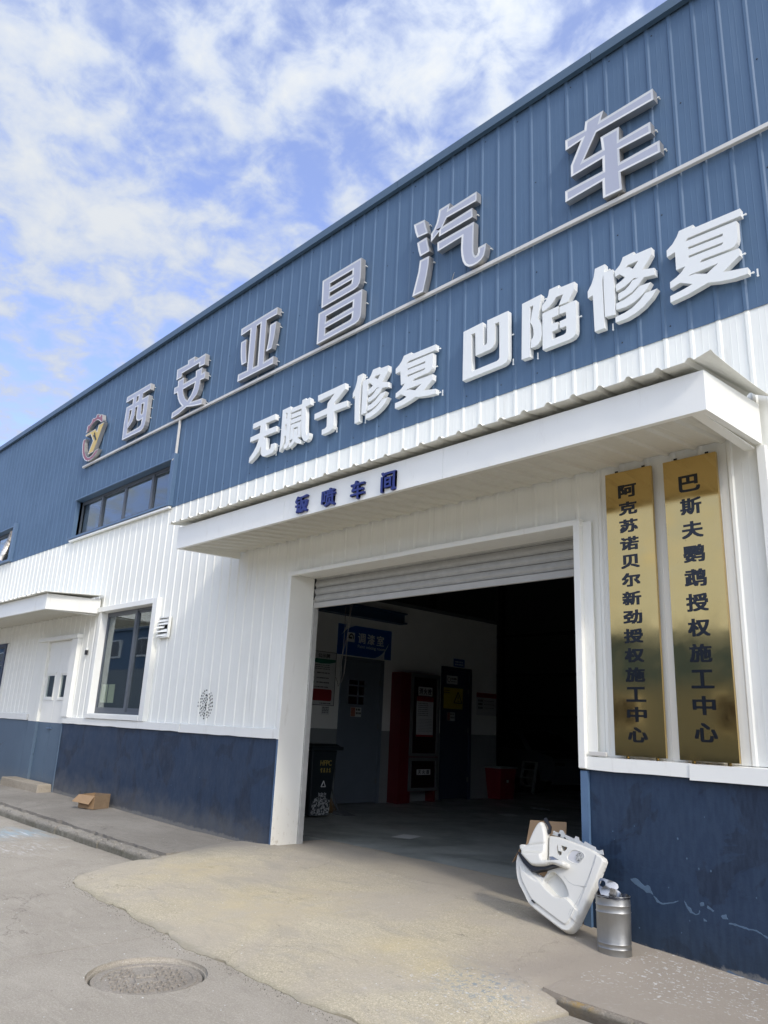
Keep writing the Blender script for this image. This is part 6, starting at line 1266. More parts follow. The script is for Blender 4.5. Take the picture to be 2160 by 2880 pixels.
# speaker grille: rings
mb = MB(); gc = (0.093, 0.580)
for r_ in (0.010, 0.020, 0.030):
    mb.tube([pl(gc[0] + r_ * math.cos(a * math.pi / 10), gc[1] + r_ * 1.1 * math.sin(a * math.pi / 10), .040) for a in range(21)], .0032, 6)
for a in range(6): mb.tube([pl(gc[0], gc[1], .040), pl(gc[0] + .032 * math.cos(a * math.pi / 3), gc[1] + .034 * math.sin(a * math.pi / 3), .040)], .0026, 5)
mb.build('speaker_grille', 'plastic_grey', DP)
mb = MB(); mb.v += [tuple(pl(gc[0] + .033 * math.cos(a * math.pi / 12), gc[1] + .036 * math.sin(a * math.pi / 12), .037)) for a in range(24)]; mb.f.append(tuple(range(24))); mb.mi.append(0); mb.build('speaker_cone', 'black', DP)
plate('door_handle_cup', 'handle', 0.03, 0.048, 'chrome', bev=0.003)
mb = MB()
slab(mb, [pm('strip')], [], lambda x, y, k: pl(x, y, .012 if k else .004)); mb.build('clip_strip', 'plastic_grey', DP)
random.seed(8)
for i in range(9):
    u = -.19 + i * .055; v = .745 - i * .0185; mb = MB(); mb.tube([pl(u, v, .010), pl(u, v, .020)], .009 + .003 * (i % 2), 8); mb.build('clip', 'black' if i % 3 else 'plastic_grey', DP)
plate('strap', 'strap', 0.02, 0.034, 'black'); plate('drain_plug', 'plug', 0.03, 0.0785, 'black')
# seams
mb = MB()
mb.tube([pl(u, v, depth(u, v) + .0005) for u, v in ((-.02, .42), (.03, .385), (.08, .37), (.14, .372), (.20, .375), (.25, .352))], .0016, 5); mb.build('seam', 'plastic_grey', DP)
mb = MB(); cE = [(.255, .60), (.235, .53), (.205, .44), (.17, .34), (.135, .25), (.115, .19), (.10, .15)]
mb.tube([pl(u - .008, v, depth(u - .008, v) + .0005) for u, v in cE], .0015, 5); mb.build('seam', 'plastic_grey', DP)
mb = MB(); mb.tube([pl(u, v, depth(u, v) + .003) for u, v in ((-.215, .715), (-.222, .66), (-.226, .60), (-.228, .55), (-.236, .51))], .004, 5); mb.build('torn_gap', 'black', DP)
# steel bin
BX, BY, BZ = -3.285, 5.60, -1.545
BN = thing('steel_bin', (BX, BY, BZ), 'oval galvanised steel bin stuffed with scrap, beside the dark blue wall', 'bin')
mb = MB(); prof = []
for z, r_ in ((0, .001), (0, .121), (.004, .125), (.012, .124), (.060, .124), (.065, .127), (.071, .124), (.092, .124), (.097, .127), (.103, .124), (.295, .125), (.301, .1285), (.308, .125), (.342, .125), (.348, .1285), (.355, .125), (.401, .125), (.405, .130), (.410, .129), (.410, .122), (.398, .121), (.20, .120)): prof.append((r_, BZ + z))
mb.lathe(BX, BY, prof, 48, 1.0, .86, .25)
for i in range(len(mb.v)):
    x, y, z = mb.v[i]; a = math.atan2(y - BY, x - BX); dn_ = 0.005 * noise.noise(Vector((math.cos(a) * 2, math.sin(a) * 2, z * 5))); mb.v[i] = (x + math.cos(a) * dn_, y + math.sin(a) * dn_, z + (z - BZ) * 0.02 * math.cos(a + .4))
mb.build('bin_shell', 'bin', BN, smooth=True)
mb = MB(); n = 40; ring = []
for j, (r_, z) in enumerate(((.131, .402), (.128, .415), (.119, .417), (.110, .398), (.09, .378), (.001, .365))):
    for k in range(n):
        a = 2 * math.pi * k / n; q = 1 + .05 * noise.noise(Vector((a * 3, j, 1))); zz_ = z + .012 * noise.noise(Vector((math.cos(a) * 4, math.sin(a) * 4, j))) - (0 if j > 1 else .018 * max(0, math.cos(a - 2.6)))
        mb.v.append((BX + r_ * q * math.cos(a), BY + r_ * q * .86 * math.sin(a), BZ + zz_))
for j in range(5):
    for k in range(n): mb.f.append((j * n + k, j * n + (k + 1) % n, (j + 1) * n + (k + 1) % n, (j + 1) * n + k)); mb.mi.append(0)
mb.build('bin_liner', 'bag', BN, smooth=True)
# crumpled chrome bracket with a round hole standing in the bin, and a shard beside it
mb = MB(); P = [(0, -.02), (.045, -.03), (.062, .01), (.055, .05), (.085, .062), (.075, .105), (.03, .125), (-.02, .135), (-.045, .12), (-.048, .085), (-.035, .05)]
hole_ = [(-.012 + .022 * math.cos(a * math.pi / 8), .092 + .024 * math.sin(a * math.pi / 8)) for a in range(16)]
slab(mb, [smooth_poly(P)], [hole_], lambda x, y, k: (BX - .045 + x, BY - .06 + .25 * y + .35 * x + 6 * x * x - (.003 if k else 0), BZ + .400 + y * .90))
o = mb.build('metal_bracket', 'chrome', None, smooth=True); tag(o, 'bent shiny metal bracket with a round hole sticking out of the steel bin', 'metal scrap')
mb = MB(); n = 9
for i in range(n):
    for j in range(7):
        u_, v_ = i / 8, j / 6; mb.v.append((BX + .035 + .085 * u_ - .02 * v_, BY - .045 + .05 * math.sin(u_ * 3) - .03 * v_, BZ + .400 + .070 * (1 - u_ * .75) * math.sin(v_ * 2.6 + .3) + .006 * noise.noise(Vector((i, j, 0)))))
for i in range(n - 1):
    for j in range(6): a = i * 7 + j; mb.f.append((a, a + 1, a + 8, a + 7)); mb.mi.append(0)
o = mb.build('metal_shard', 'chrome', None, smooth=True); tag(o, 'curled chrome shard lying on the bin liner right of the bracket', 'metal scrap')
mb = MB(); 
for k in range(5): a = k * 1.25; mb.tube([(BX - .06 + .02 * math.cos(a), BY - .07 + .015 * math.sin(a), BZ + .385), (BX - .055 + .03 * math.cos(a + 1), BY - .075, BZ + .410)], .006, 6)
o = mb.build('rag', 'rag', None, smooth=True); tag(o, 'dull red rag at the left rim inside the steel bin', 'rag')
# cardboard flap behind the door panel
CB = thing('cardboard_box', (-4.25, 6.25, -1.46), 'open brown cardboard box standing behind the white car door panel', 'cardboard box')
mb = MB(); mb.hexa([(-4.36, 6.12, -1.455), (-3.98, 6.12, -1.455), (-3.98, 6.45, -1.455), (-4.36, 6.45, -1.455), (-4.44, 6.09, -1.0), (-3.99, 6.09, -1.0), (-3.99, 6.45, -1.0), (-4.44, 6.45, -1.0)]); mb.build('box_body', 'card', CB)
mb = MB(); mb.add([(-4.44, 6.10, -.995), (-4.02, 6.10, -.995), (-4.08, 6.22, -.745), (-4.47, 6.22, -.770)], [(0, 1, 2, 3)]); o = mb.build('upright_flap', 'card', CB); sd = o.modifiers.new('t', 'SOLIDIFY'); sd.thickness = .004
mb = MB(); mb.add([(-4.47, 6.06, -.998), (-4.47, 6.30, -.998), (-4.62, 6.30, -1.10), (-4.56, 6.06, -1.13)], [(0, 1, 2, 3)]); o = mb.build('side_flap', 'card_dark', CB); sd = o.modifiers.new('t', 'SOLIDIFY'); sd.thickness = .004
# wooden chair post glimpsed beside the jamb
WP = thing('wooden_stool', (-3.86, 6.6, -1.46), 'orange brown turned wooden stool half hidden behind the right jamb', 'stool')
for (x, y) in ((-3.93, 6.48), (-3.68, 6.48), (-3.93, 6.80), (-3.68, 6.80)):
    mb = MB(); mb.tube([(x, y, -1.455), (x, y, -1.3), (x, y, -1.1), (x, y, -1.06), (x, y, -.98), (x, y, -.90)], [.018, .022, .018, .026, .018, .020], 10); mb.build('leg', 'wood', WP, smooth=True)
mb = MB(); mb.box(-3.96, -3.65, 6.45, 6.83, -.90, -.865); mb.build('seat', 'wood', WP, bevel=.006)
mb = MB(); mb.tube([(-3.93, 6.48, -1.2), (-3.93, 6.80, -1.2)], .012); mb.tube([(-3.68, 6.48, -1.2), (-3.68, 6.80, -1.2)], .012); mb.build('rail', 'wood', WP)
# cardboard box on the left pavement
CL = thing('cardboard_box', (-12.55, 5.70, -1.462), 'small stained open cardboard box on the pavement against the dark blue wall', 'cardboard box')
zb = -1.462; e1 = Vector((0.93, 0.28, 0)).normalized(); e2 = Vector((-.28, .93, 0)).normalized(); c0 = Vector((-12.72, 5.52, zb)); LB, WB, HB = .36, .30, .20
def bx(u, v, w): p = c0 + e1 * u + e2 * v; return (p.x, p.y, zb + w)
for nm, f, mt in (('front_side', [bx(0, 0, 0), bx(LB, 0, 0), bx(LB, 0, HB), bx(0, 0, HB)], 'card'), ('right_side', [bx(LB, 0, 0), bx(LB, WB, 0), bx(LB + .01, WB, HB + .02), bx(LB, 0, HB)], 'card_dark'), ('back_side', [bx(LB, WB, 0), bx(0, WB, 0), bx(0, WB, HB + .01), bx(LB + .01, WB, HB + .02)], 'card_dark'), ('left_side', [bx(0, WB, 0), bx(0, 0, 0), bx(0, 0, HB), bx(0, WB, HB + .01)], 'card'), ('bottom', [bx(0, 0, .004), bx(0, WB, .004), bx(LB, WB, .004), bx(LB, 0, .004)], 'card_dark'),
                  ('front_flap', [bx(-.015, -.002, HB), bx(LB - .01, -.002, HB), bx(LB - .03, -.085, HB - .125), bx(-.06, -.085, HB - .105)], 'card')):
    mb = MB(); mb.add(f, [(0, 1, 2, 3)]); o = mb.build(nm, mt, CL); sd = o.modifiers.new('t', 'SOLIDIFY'); sd.thickness = .004; sd.offset = 0
# weeds
def weed(x, y, z, n, h, seed, lab, mat='leaf', nm='weed'):
    random.seed(seed); t = thing(nm, (x, y, z), lab, 'weed'); st_ = MB(); lf = MB()
    for k in range(n):
        a = random.uniform(0, 6.28); L_ = h * random.uniform(.6, 1); tip = Vector((x + L_ * .5 * math.cos(a), y + L_ * .5 * math.sin(a), z + L_)); base = Vector((x, y, z)); mid = base.lerp(tip, .5) + Vector((0, 0, h * .08))
        st_.tube([base, mid, tip], [.003, .0025, .001], 5)
        for q in range(5):
            p = base.lerp(tip, .3 + .15 * q); b = random.uniform(0, 6.28); d = Vector((math.cos(b), math.sin(b), .4)) * random.uniform(.02, .04); s_ = Vector((-math.sin(b), math.cos(b), 0)) * .009
            lf.add([p, p + d * .5 - s_, p + d, p + d * .5 + s_], [(0, 1, 2, 3)])
    st_.build('stem', 'twig', t); lf.build('leaves', mat, t); return t
weed(-13.55, 5.92, -1.45, 8, .16, 1, 'small green weed at the wall foot left of the stained cardboard box')
random.seed(21); t = thing('dry_bush', (-17.55, 5.45, -1.42), 'leafless dark twigs of a dry potted bush at the left picture edge', 'bush'); mb = MB()
for k in range(16):
    a = random.uniform(0, 6.28); L_ = random.uniform(.5, .85); p = Vector((-17.55, 5.45, -1.2)); pts_ = [p]; d = Vector((.45 * math.cos(a), .45 * math.sin(a), 1)).normalized()
    for q in range(6): d = (d + Vector((random.uniform(-.25, .25), random.uniform(-.25, .25), random.uniform(-.1, .1)))).normalized(); pts_.append(pts_[-1] + d * L_ / 6)
    mb.tube(pts_, [.006, .005, .004, .0035, .003, .002, .0012], 5)
    for q in (3, 4, 5):
        e = Vector((random.uniform(-1, 1), random.uniform(-1, 1), .5)).normalized() * .14; mb.tube([pts_[q], pts_[q] + e], [.0025, .001], 4)
mb.build('twigs', 'twig', t); mb = MB(); mb.lathe(-17.55, 5.45, [(.001, -1.42), (.13, -1.42), (.17, -1.17), (.18, -1.16), (.16, -1.16), (.15, -1.2), (.001, -1.2)], 24); mb.build('pot', 'step', t, smooth=True)
# foil duct hanging from the far left window
t = thing('foil_duct', (-20.1, 5.9, 3.6), 'crinkled silver foil duct bent out of the far left high window', 'duct'); mb = MB(); pts_ = []; rs = []
for k in range(61):
    s_ = k / 60; a = s_ * 1.75; pts_.append((-19.98 - .42 * s_ * s_ , 6.02 - .05 * math.sin(a), 4.30 - .62 * s_ - .02 * math.sin(a))); rs.append(.085 + (.012 if k % 2 else -.004) + random.uniform(-.004, .004))
mb.tube(pts_, rs, 20); mb.build('duct_hose', 'foil', t, smooth=True)
# debris on the ground
t = thing('cigarette_end', (-3.15, 4.5, -1.53), 'yellow cigarette end lying where ramp and kerb meet', 'cigarette end'); mb = MB(); p0 = Vector((-3.165, 4.545, rz(-3.165, 4.545) + .008)); mb.tube([p0, p0 + Vector((.055, .0, -.002))], .005, 8); mb.build('filter', 'orange', t)
random.seed(4); mb = MB()
for k in range(2600):
    x = random.uniform(-8.4, -3.2); y = ramp_y(x) + abs(random.gauss(0, .55)); s_ = random.uniform(.002, .0055)
    if y > 5.9: continue
    if k % 5 == 0: y = ramp_y(x) - abs(random.gauss(0, .05)); z = rz(x, y) if y > ramp_y(x) else ZR
    mb.add([(x - s_, y, z), (x, y - s_, z), (x + s_ * 1.2, y, z), (x, y + s_, z), (x, y, z + s_ * 1.1)], [(0, 1, 4), (1, 2, 4), (2, 3, 4), (3, 0, 4)])
tag(mb.build('grit', 'kerb'), kind='stuff')
mb = MB(); random.seed(14)
for k in range(300):
    x = random.uniform(-9.5, -2.0); y = random.uniform(1.6, 5.95); s_ = random.uniform(.003, .008)
    if x < -8.7 and y > 4.5: z = gz(x, y) + .004
    elif y > ramp_y(x) and x > -8.7 and x < -3: z = rz(x, y) + .001
    elif y < 4.4: z = ZR + .0005
    else: continue
    a = random.uniform(0, 3.14); c_, d_ = math.cos(a) * s_, math.sin(a) * s_
    mb.add([(x - c_, y - d_, z), (x + d_ * .5, y - c_ * .5, z), (x + c_, y + d_, z), (x - d_ * .5, y + c_ * .5, z + .002)], [(0, 1, 2, 3)])
tag(mb.build('paint_flakes', 'letter_white'), kind='stuff')

# ================================================================== things inside the doorway
def board(name, y0, y1, z0, z1, mat, lab, cat, x=XP + .004, th=.008, group=None):
    t = thing(name, (x, (y0 + y1) / 2, z0), lab, cat, group); mb = MB(); mb.box(x, x + th, y0, y1, z0, z1); mb.build('panel', mat, t); t['_x'] = x + th; return t
def on(t, name, y0, y1, z0, z1, mat, lift=.001): mb = MB(); mb.box(t['_x'], t['_x'] + lift, y0, y1, z0, z1); return mb.build(name, mat, t)
def onpoly(t, name, pts, mat, lift=.001): mb = MB(); X = t['_x']; slab(mb, [pts], [], lambda a, b, k: (X + (lift if k else 0), a, b)); return mb.build(name, mat, t)
def ontext(t, name, s_, y, z, w, h, mat, bold=.02, lift=.0015): mb = MB(); text(mb, s_, (t['_x'], y, z), (0, 1, 0), (0, 0, 1), w, h, lift + .001, bold); return mb.build(name, mat, t)
def rows(t, y0, y1, zs, h, mat, seed=1, name='print_lines'):
    random.seed(seed); mb = MB(); X = t['_x']
    for z in zs:
        y = y0
        while y < y1 - .01:
            L_ = random.uniform(.012, .035); mb.box(X, X + .0012, y, min(y + L_, y1), z - h / 2, z + h / 2); y += L_ + random.uniform(.004, .018)
    return mb.build(name, mat, t, kind='stuff')
# blue sign over the first door
t = board('room_sign', 9.775, 11.25, 1.335, 1.935, 'sign_blue', 'large blue sign for the paint mixing room above the first inner door', 'sign')
onpoly(t, 'swoosh', [(9.84, 1.70), (9.91, 1.775), (9.95, 1.85), (9.975, 1.934), (10.23, 1.934), (10.12, 1.90), (10.03, 1.86), (9.95, 1.80)], 'print_white')
onpoly(t, 'swoosh', [(10.78, 1.336), (10.88, 1.37), (10.98, 1.43), (11.06, 1.50), (11.13, 1.60), (11.18, 1.68), (11.15, 1.60), (11.08, 1.50), (11.06, 1.42), (11.065, 1.336)], 'print_white')
on(t, 'emblem_plate', 10.03, 10.22, 1.60, 1.79, 'print_white'); mb = MB(); X = t['_x'] + .001
for a in range(8): 
    q0, q1 = a * math.pi / 8, (a + 1) * math.pi / 8; mb.quad((X + .0008, 10.125 + .075 * math.cos(q0), 1.67 + .10 * math.sin(q0)), (X + .0008, 10.125 + .075 * math.cos(q1), 1.67 + .10 * math.sin(q1)), (X + .0008, 10.125 + .050 * math.cos(q1), 1.67 + .07 * math.sin(q1)), (X + .0008, 10.125 + .050 * math.cos(q0), 1.67 + .07 * math.sin(q0)))
mb.quad((X + .0008, 10.07, 1.665), (X + .0008, 10.15, 1.665), (X + .0008, 10.15, 1.70), (X + .0008, 10.07, 1.70)); mb.build('emblem', 'print_black', t)
for c, y in zip('调漆室', (10.41, 10.67, 10.93)): ontext(t, 'character', c, y, 1.70, .21, .215, 'print_white', .03)
ontext(t, 'caption', 'Paint mixing room', 10.69, 1.525, .76, .085, 'print_white', .01)
# public notice board, partly hidden by the jamb
t = board('notice_board', 8.62, 9.77, 0.335, 1.345, 'paper', 'white notice board with green and red boxes, partly hidden behind the left jamb', 'notice board')
mb = MB(); X = t['_x']
for b in ((8.62, 9.77, 1.335, 1.345), (8.62, 9.77, .335, .345), (9.76, 9.77, .345, 1.335), (8.62, 8.63, .345, 1.335)): mb.box(X, X + .004, b[0], b[1], b[2], b[3])
mb.build('frame', 'print_black', t)
ontext(t, 'heading', '公示牌', 9.46, 1.265, .30, .085, 'print_black', .03); ontext(t, 'heading', '策”', 9.12, 1.268, .16, .085, 'print_black', .03)
onpoly(t, 'green_band', [(8.64, 1.205), (9.755, 1.205), (9.755, 1.16), (9.6, 1.125), (9.4, 1.115), (9.1, 1.145), (8.64, 1.175)], 'print_green')
rows(t, 8.9, 9.62, (1.085, 1.05, 1.015), .013, 'print_black', 3)
for k, z in enumerate((.94, .845, .76)):
    onpoly(t, 'green_tab', [(8.8, z - .03), (9.22, z - .03), (9.245, z - .015), (9.25, z), (9.245, z + .015), (9.22, z + .03), (8.8, z + .03)], 'print_green'); rows(t, 9.31, 9.62, (z,), .022, 'print_black', 7 + k)
rows(t, 9.0, 9.6, (.675,), .02, 'print_black', 12)
def rr(y0, y1, z0, z1, r_=.025): return [(y0 + r_, z0), (y1 - r_, z0), (y1, z0 + r_), (y1, z1 - r_), (y1 - r_, z1), (y0 + r_, z1), (y0, z1 - r_), (y0, z0 + r_)]
onpoly(t, 'red_box', rr(9.22, 9.70, .42, .635), 'print_red'); onpoly(t, 'salmon_box', rr(8.75, 9.17, .42, .635), 'print_salmon'); rows(t, 9.42, 9.7, (.375,), .022, 'print_black', 14)
# handbill below it
t = board('handbill', 9.48, 9.67, 0.17, 0.325, 'paper', 'small grey handbill taped below the white notice board', 'handbill', th=.002); rows(t, 9.5, 9.65, (.30, .27, .24, .21), .014, 'print_black', 22)
# label on the first door
t = board('door_label', 10.23, 10.51, 0.16, 0.34, 'paper', 'small white label under the window of the first slate blue inner door', 'label', x=XP - .0095, th=.003); on(t, 'beige_part', 10.235, 10.35, .165, .335, 'print_salmon'); rows(t, 10.37, 10.50, (.30, .23), .04, 'print_black', 23)
# fire hydrant cabinet
FX = XP + .02; t = thing('hydrant_cabinet', (XP + .14, 12.0, -1.46), 'tall dark red fire hydrant cabinet with two grey framed doors on a stand', 'fire cabinet')
mb = MB(); mb.box(XP + .005, XP + .27, 11.60, 12.50, -1.24, 1.11); mb.build('cabinet_body', 'red_steel', t)
mb = MB(); mb.box(XP + .005, XP + .30, 11.31, 11.585, -1.455, 1.10); mb.build('side_column', 'red_steel', t)
for (y, ) in ((11.65,), (12.40,)):
    mb = MB(); mb.box(XP + .03, XP + .25, y, y + .06, -1.455, -1.245); mb.build('leg', 'red_steel', t)
t['_x'] = XP + .27
for nm, z0, z1 in (('upper_door', -.56, 1.10), ('lower_door', -1.23, -.58)):
    D = child(nm, t, (XP + .27, 11.62, z0)); mb = MB(); X = XP + .2705
    for b in ((11.61, 11.69, z0, z1), (12.41, 12.49, z0, z1), (11.69, 12.41, z1 - .07, z1), (11.69, 12.41, z0, z0 + .06)): mb.box(X, X + .03, b[0], b[1], b[2], b[3])
    mb.build('frame', 'alu', D, bevel=.004); mb = MB(); mb.box(X, X + .008, 11.69, 12.41, z0 + .06, z1 - .07); mb.build('pane', 'dark_glass', D)
t['_x'] = XP + .2795
on(t, 'name_plate', 11.84, 12.27, .66, .84, 'paper', .002); t['_x'] += .002
for c, y in zip('消火栓', (11.92, 12.055, 12.19)): ontext(t, 'character', c, y, .75, .115, .13, 'print_black', .03)
t['_x'] -= .002; on(t, 'name_plate', 11.86, 12.27, -.92, -.81, 'paper', .002); t['_x'] += .002
for c, y in zip('灭火器', (11.94, 12.065, 12.19)): ontext(t, 'character', c, y, -.865, .09, .08, 'print_black', .03)
del t['_x']
t = board('instruction_poster', 11.80, 12.31, -.17, .64, 'paper', 'white instruction poster with red top and bottom on the cabinet door', 'poster', x=XP + .280, th=.002)
on(t, 'red_top', 11.80, 12.31, .545, .64, 'print_red'); on(t, 'red_foot', 11.80, 12.31, -.17, -.13, 'print_red'); rows(t, 11.84, 12.15, (.50, .46, .42, .38, .34, .30, .26), .012, 'print_black', 31); rows(t, 11.86, 12.28, (.18, .15, .12, .09, .06, .03, 0, -.03, -.06), .008, 'alu', 33)
# yellow notices
t = board('yellow_notice', 12.50, 12.745, .32, .955, 'print_yellow', 'narrow yellow notice beside the hydrant cabinet', 'notice'); rows(t, 12.52, 12.72, (.90,), .035, 'print_black', 41)
for z in (.77, .68, .59): on(t, 'black_box', 12.66, 12.72, z - .03, z + .03, 'print_black')
t = board('caution_notice', 12.895, 13.60, .445, .905, 'print_yellow', 'yellow caution notice with a triangle on the dark navy inner door', 'notice', x=XP - .0095, th=.003); rows(t, 12.97, 13.16, (.84, .79), .022, 'print_black', 43); mb = MB(); X = t['_x']
for a, b in (((13.30, .58), (13.435, .82)), ((13.435, .82), (13.57, .58)), ((13.57, .58), (13.30, .58))): mb.tube([(X + .001, a[0], a[1]), (X + .001, b[0], b[1])], .011, 6)
mb.tube([(X + .001, 13.435, .73), (X + .001, 13.435, .66)], .010, 6); mb.tube([(X + .001, 13.39, .625), (X + .001, 13.48, .625)], .008, 6); mb.build('warning_triangle', 'print_black', t)
t = board('no_smoking_label', 13.04, 13.41, .985, 1.17, 'paper', 'white label with a round emblem at the top of the navy inner door', 'label', x=XP - .0095, th=.003); mb = MB(); X = t['_x']; mb.tube([(X + .001, 13.12 + .05 * math.cos(a * math.pi / 8), 1.08 + .05 * math.sin(a * math.pi / 8)) for a in range(17)], .006, 5); mb.build('emblem', 'print_black', t); ontext(t, 'characters', '禁止吸烟', 13.285, 1.105, .17, .045, 'print_black', .02); rows(t, 13.2, 13.37, (1.04,), .02, 'print_black', 5)
t = board('door_label', 13.08, 13.34, .185, .37, 'paper', 'small white label below the yellow notice on the navy inner door', 'label', x=XP - .0095, th=.003); on(t, 'beige_part', 13.085, 13.17, .19, .365, 'print_salmon'); rows(t, 13.19, 13.32, (.33, .26), .035, 'print_black', 24)
t = board('room_sign', 13.25, 13.62, 1.38, 1.555, 'sign_blue', 'small pale blue sign above the navy inner door', 'sign'); rows(t, 13.29, 13.58, (1.49, 1.43), .035, 'print_white', 25)
t = board('notice_board', 14.07, 14.80, .35, .855, 'paper', 'white notice with a red header at the end of the partition wall', 'notice'); on(t, 'red_header', 14.07, 14.80, .755, .855, 'print_red'); rows(t, 14.13, 14.30, (.68, .60, .52), .045, 'print_black', 51); rows(t, 14.34, 14.72, (.68, .60, .52), .012, 'alu', 52)
# wheelie bin
WX, WY = -10.38, 8.42
WB_ = thing('wheelie_bin', (WX, WY, -1.46), 'tall black wheelie bin with gold letters and grey paint splashes on its foot', 'wheelie bin')
mb = MB(); x0, x1, y0, y1 = -10.68, -10.14, 8.16, 8.70
mb.hexa([(x0 + .06, y0 + .07, -1.44), (x1 - .06, y0 + .07, -1.44), (x1 - .06, y1 - .07, -1.44), (x0 + .06, y1 - .07, -1.44), (x0, y0, -.42), (x1, y0, -.42), (x1, y1, -.42), (x0, y1, -.42)]); mb.build('bin_body', 'bin_green', WB_, bevel=.02)
mb = MB(); mb.box(x0 - .03, x1 + .04, y0 - .03, y1 + .10, -.419, -.36); mb.hexa([(x0 - .02, y0 - .02, -.359), (x1 + .03, y0 - .02, -.359), (x1 + .03, y1 + .06, -.359), (x0 - .02, y1 + .06, -.359), (x0 + .03, y0 + .03, -.32), (x1 - .02, y0 + .03, -.32), (x1 - .02, y1, -.32), (x0 + .03, y1, -.32)]); mb.build('lid', 'bin_green', WB_, bevel=.01)
for y in (8.2, 8.6): mb = MB(); mb.tube([(-10.70, y, -1.36), (-10.64, y, -1.36)], .095, 20); mb.build('wheel', 'tyre', WB_)
tl = .06 / 1.02
def wb(z): return x1 - .06 + (z + 1.44) * tl + .003
def wtext(s_, y, z, w, h, mat, nm, bold=.01): mb = MB(); text(mb, s_, (wb(z), y, z), (0, 1, 0), Vector((tl, 0, 1)).normalized(), w, h, .003, bold); return mb.build(nm, mat, WB_)
MT['gold'] = plain('gold_print', (0.42, 0.33, 0.08), 0.5); wtext('HFPC', 8.47, -.62, .24, .085, 'gold', 'lettering', .012)
mb = MB(); random.seed(6)
for q in range(4): 
    y = 8.36 + q * .06; z = -.735; 
    for s_ in range(4): mb.box(wb(z), wb(z) + .002, y + random.uniform(0, .02), y + random.uniform(.03, .05), z - .03 + s_ * .018, z - .02 + s_ * .018)
    mb.box(wb(z), wb(z) + .0025, y + .02, y + .03, z - .035, z + .035)
mb.build('lettering', 'gold', WB_)
mb = MB(); z = -.95
for a, b in (((8.41, -.99), (8.455, -.90)), ((8.455, -.90), (8.50, -.99)), ((8.50, -.99), (8.41, -.99))): mb.tube([(wb(a[1]) + .001, a[0], a[1]), (wb(b[1]) + .001, b[0], b[1])], .007, 6)
for r_ in range(2):
    for q in range(3): 
        yy, z_ = 8.37 + q * .06, -1.10 - r_ * .075; mb.box(wb(z_), wb(z_) + .002, yy, yy + .045, z_ - .022, z_ - .016); mb.box(wb(z_), wb(z_) + .002, yy + .005, yy + .012, z_ - .01, z_ + .02); mb.box(wb(z_), wb(z_) + .002, yy + .028, yy + .04, z_ - .01, z_ + .01)
mb.build('recycling_print', 'print_white', WB_, kind='stuff')
mb = MB(); P = [(8.24, -1.43), (8.62, -1.43), (8.63, -1.30), (8.62, -1.20), (8.55, -1.18), (8.52, -1.14), (8.47, -1.13), (8.41, -1.10), (8.37, -1.15), (8.30, -1.17), (8.26, -1.24)]
slab(mb, [P], [], lambda a, b, k: (wb(b) + (.003 if k else 0), a, b)); mb.build('paint_splash', 'splash', WB_)
# broom and dustpan
t = thing('broom', (-10.55, 8.98, -1.46), 'straw broom with a thin pole leaning behind the black wheelie bin', 'broom')
mb = MB(); mb.tube([(-10.66, 8.95, -1.25), (-10.85, 8.82, -.35)], .012, 8); mb.build('handle', 'wood', t); mb = MB(); random.seed(9)
for k in range(140):
    a = random.uniform(-1, 1); b = random.uniform(-1, 1); mb.tube([(-10.66 + .02 * b, 8.95 + .02 * a, -1.13), (-10.62 + .06 * b, 9.02 + .13 * a, -1.455)], [.004, .002], 4, False)
mb.build('bristles', 'straw', t, kind='stuff')
t = thing('dustpan', (-10.3, 9.05, -1.46), 'grey dustpan lying on the floor beside the broom', 'dustpan'); mb = MB(); mb.hexa([(-10.42, 8.90, -1.455), (-10.12, 8.90, -1.455), (-10.12, 9.16, -1.455), (-10.42, 9.16, -1.455), (-10.42, 8.91, -1.40), (-10.14, 8.91, -1.45), (-10.14, 9.15, -1.45), (-10.42, 9.15, -1.40)]); mb.build('pan', 'curtain', t); mb = MB(); mb.tube([(-10.42, 9.03, -1.42), (-10.66, 9.0, -.95)], .012); mb.build('handle', 'curtain', t)
# hoist chain hanging near the door
t = thing('hoist_chain', (-9.0, 7.3, 2.0), 'thin loop of pull chain hanging inside the doorway in front of the blue sign', 'chain')
def chain(pts):
    mb = MB(); pts = [Vector(p) for p in pts]; k = 0
    for a, b in zip(pts[:-1], pts[1:]):
        n_ = max(1, int((b - a).length / .022))
        for i in range(n_):
            p = a.lerp(b, (i + .5) / n_); d = (b - a).normalized(); s_ = Vector((1, 0, 0)) if k % 2 else Vector((0, 1, 0)); s_ = (s_ - d * s_.dot(d)).normalized(); k += 1
            mb.tube([p - d * .013 + s_ * 0, p + s_ * .006, p + d * .013, p - s_ * .006, p - d * .013], .0022, 4, False)
    return mb
def pw(px, py, Y):
    r_ = [sum(M[i][j] * (px - 1080, py - 1440, 2140)[j] for j in range(3)) for i in range(3)]; k = Y / r_[1]; return (r_[0] * k, Y, r_[2] * k)
PTS = CHAINP
for q in PTS: chain(q).build('chain_strand', 'chain', t, kind='stuff')
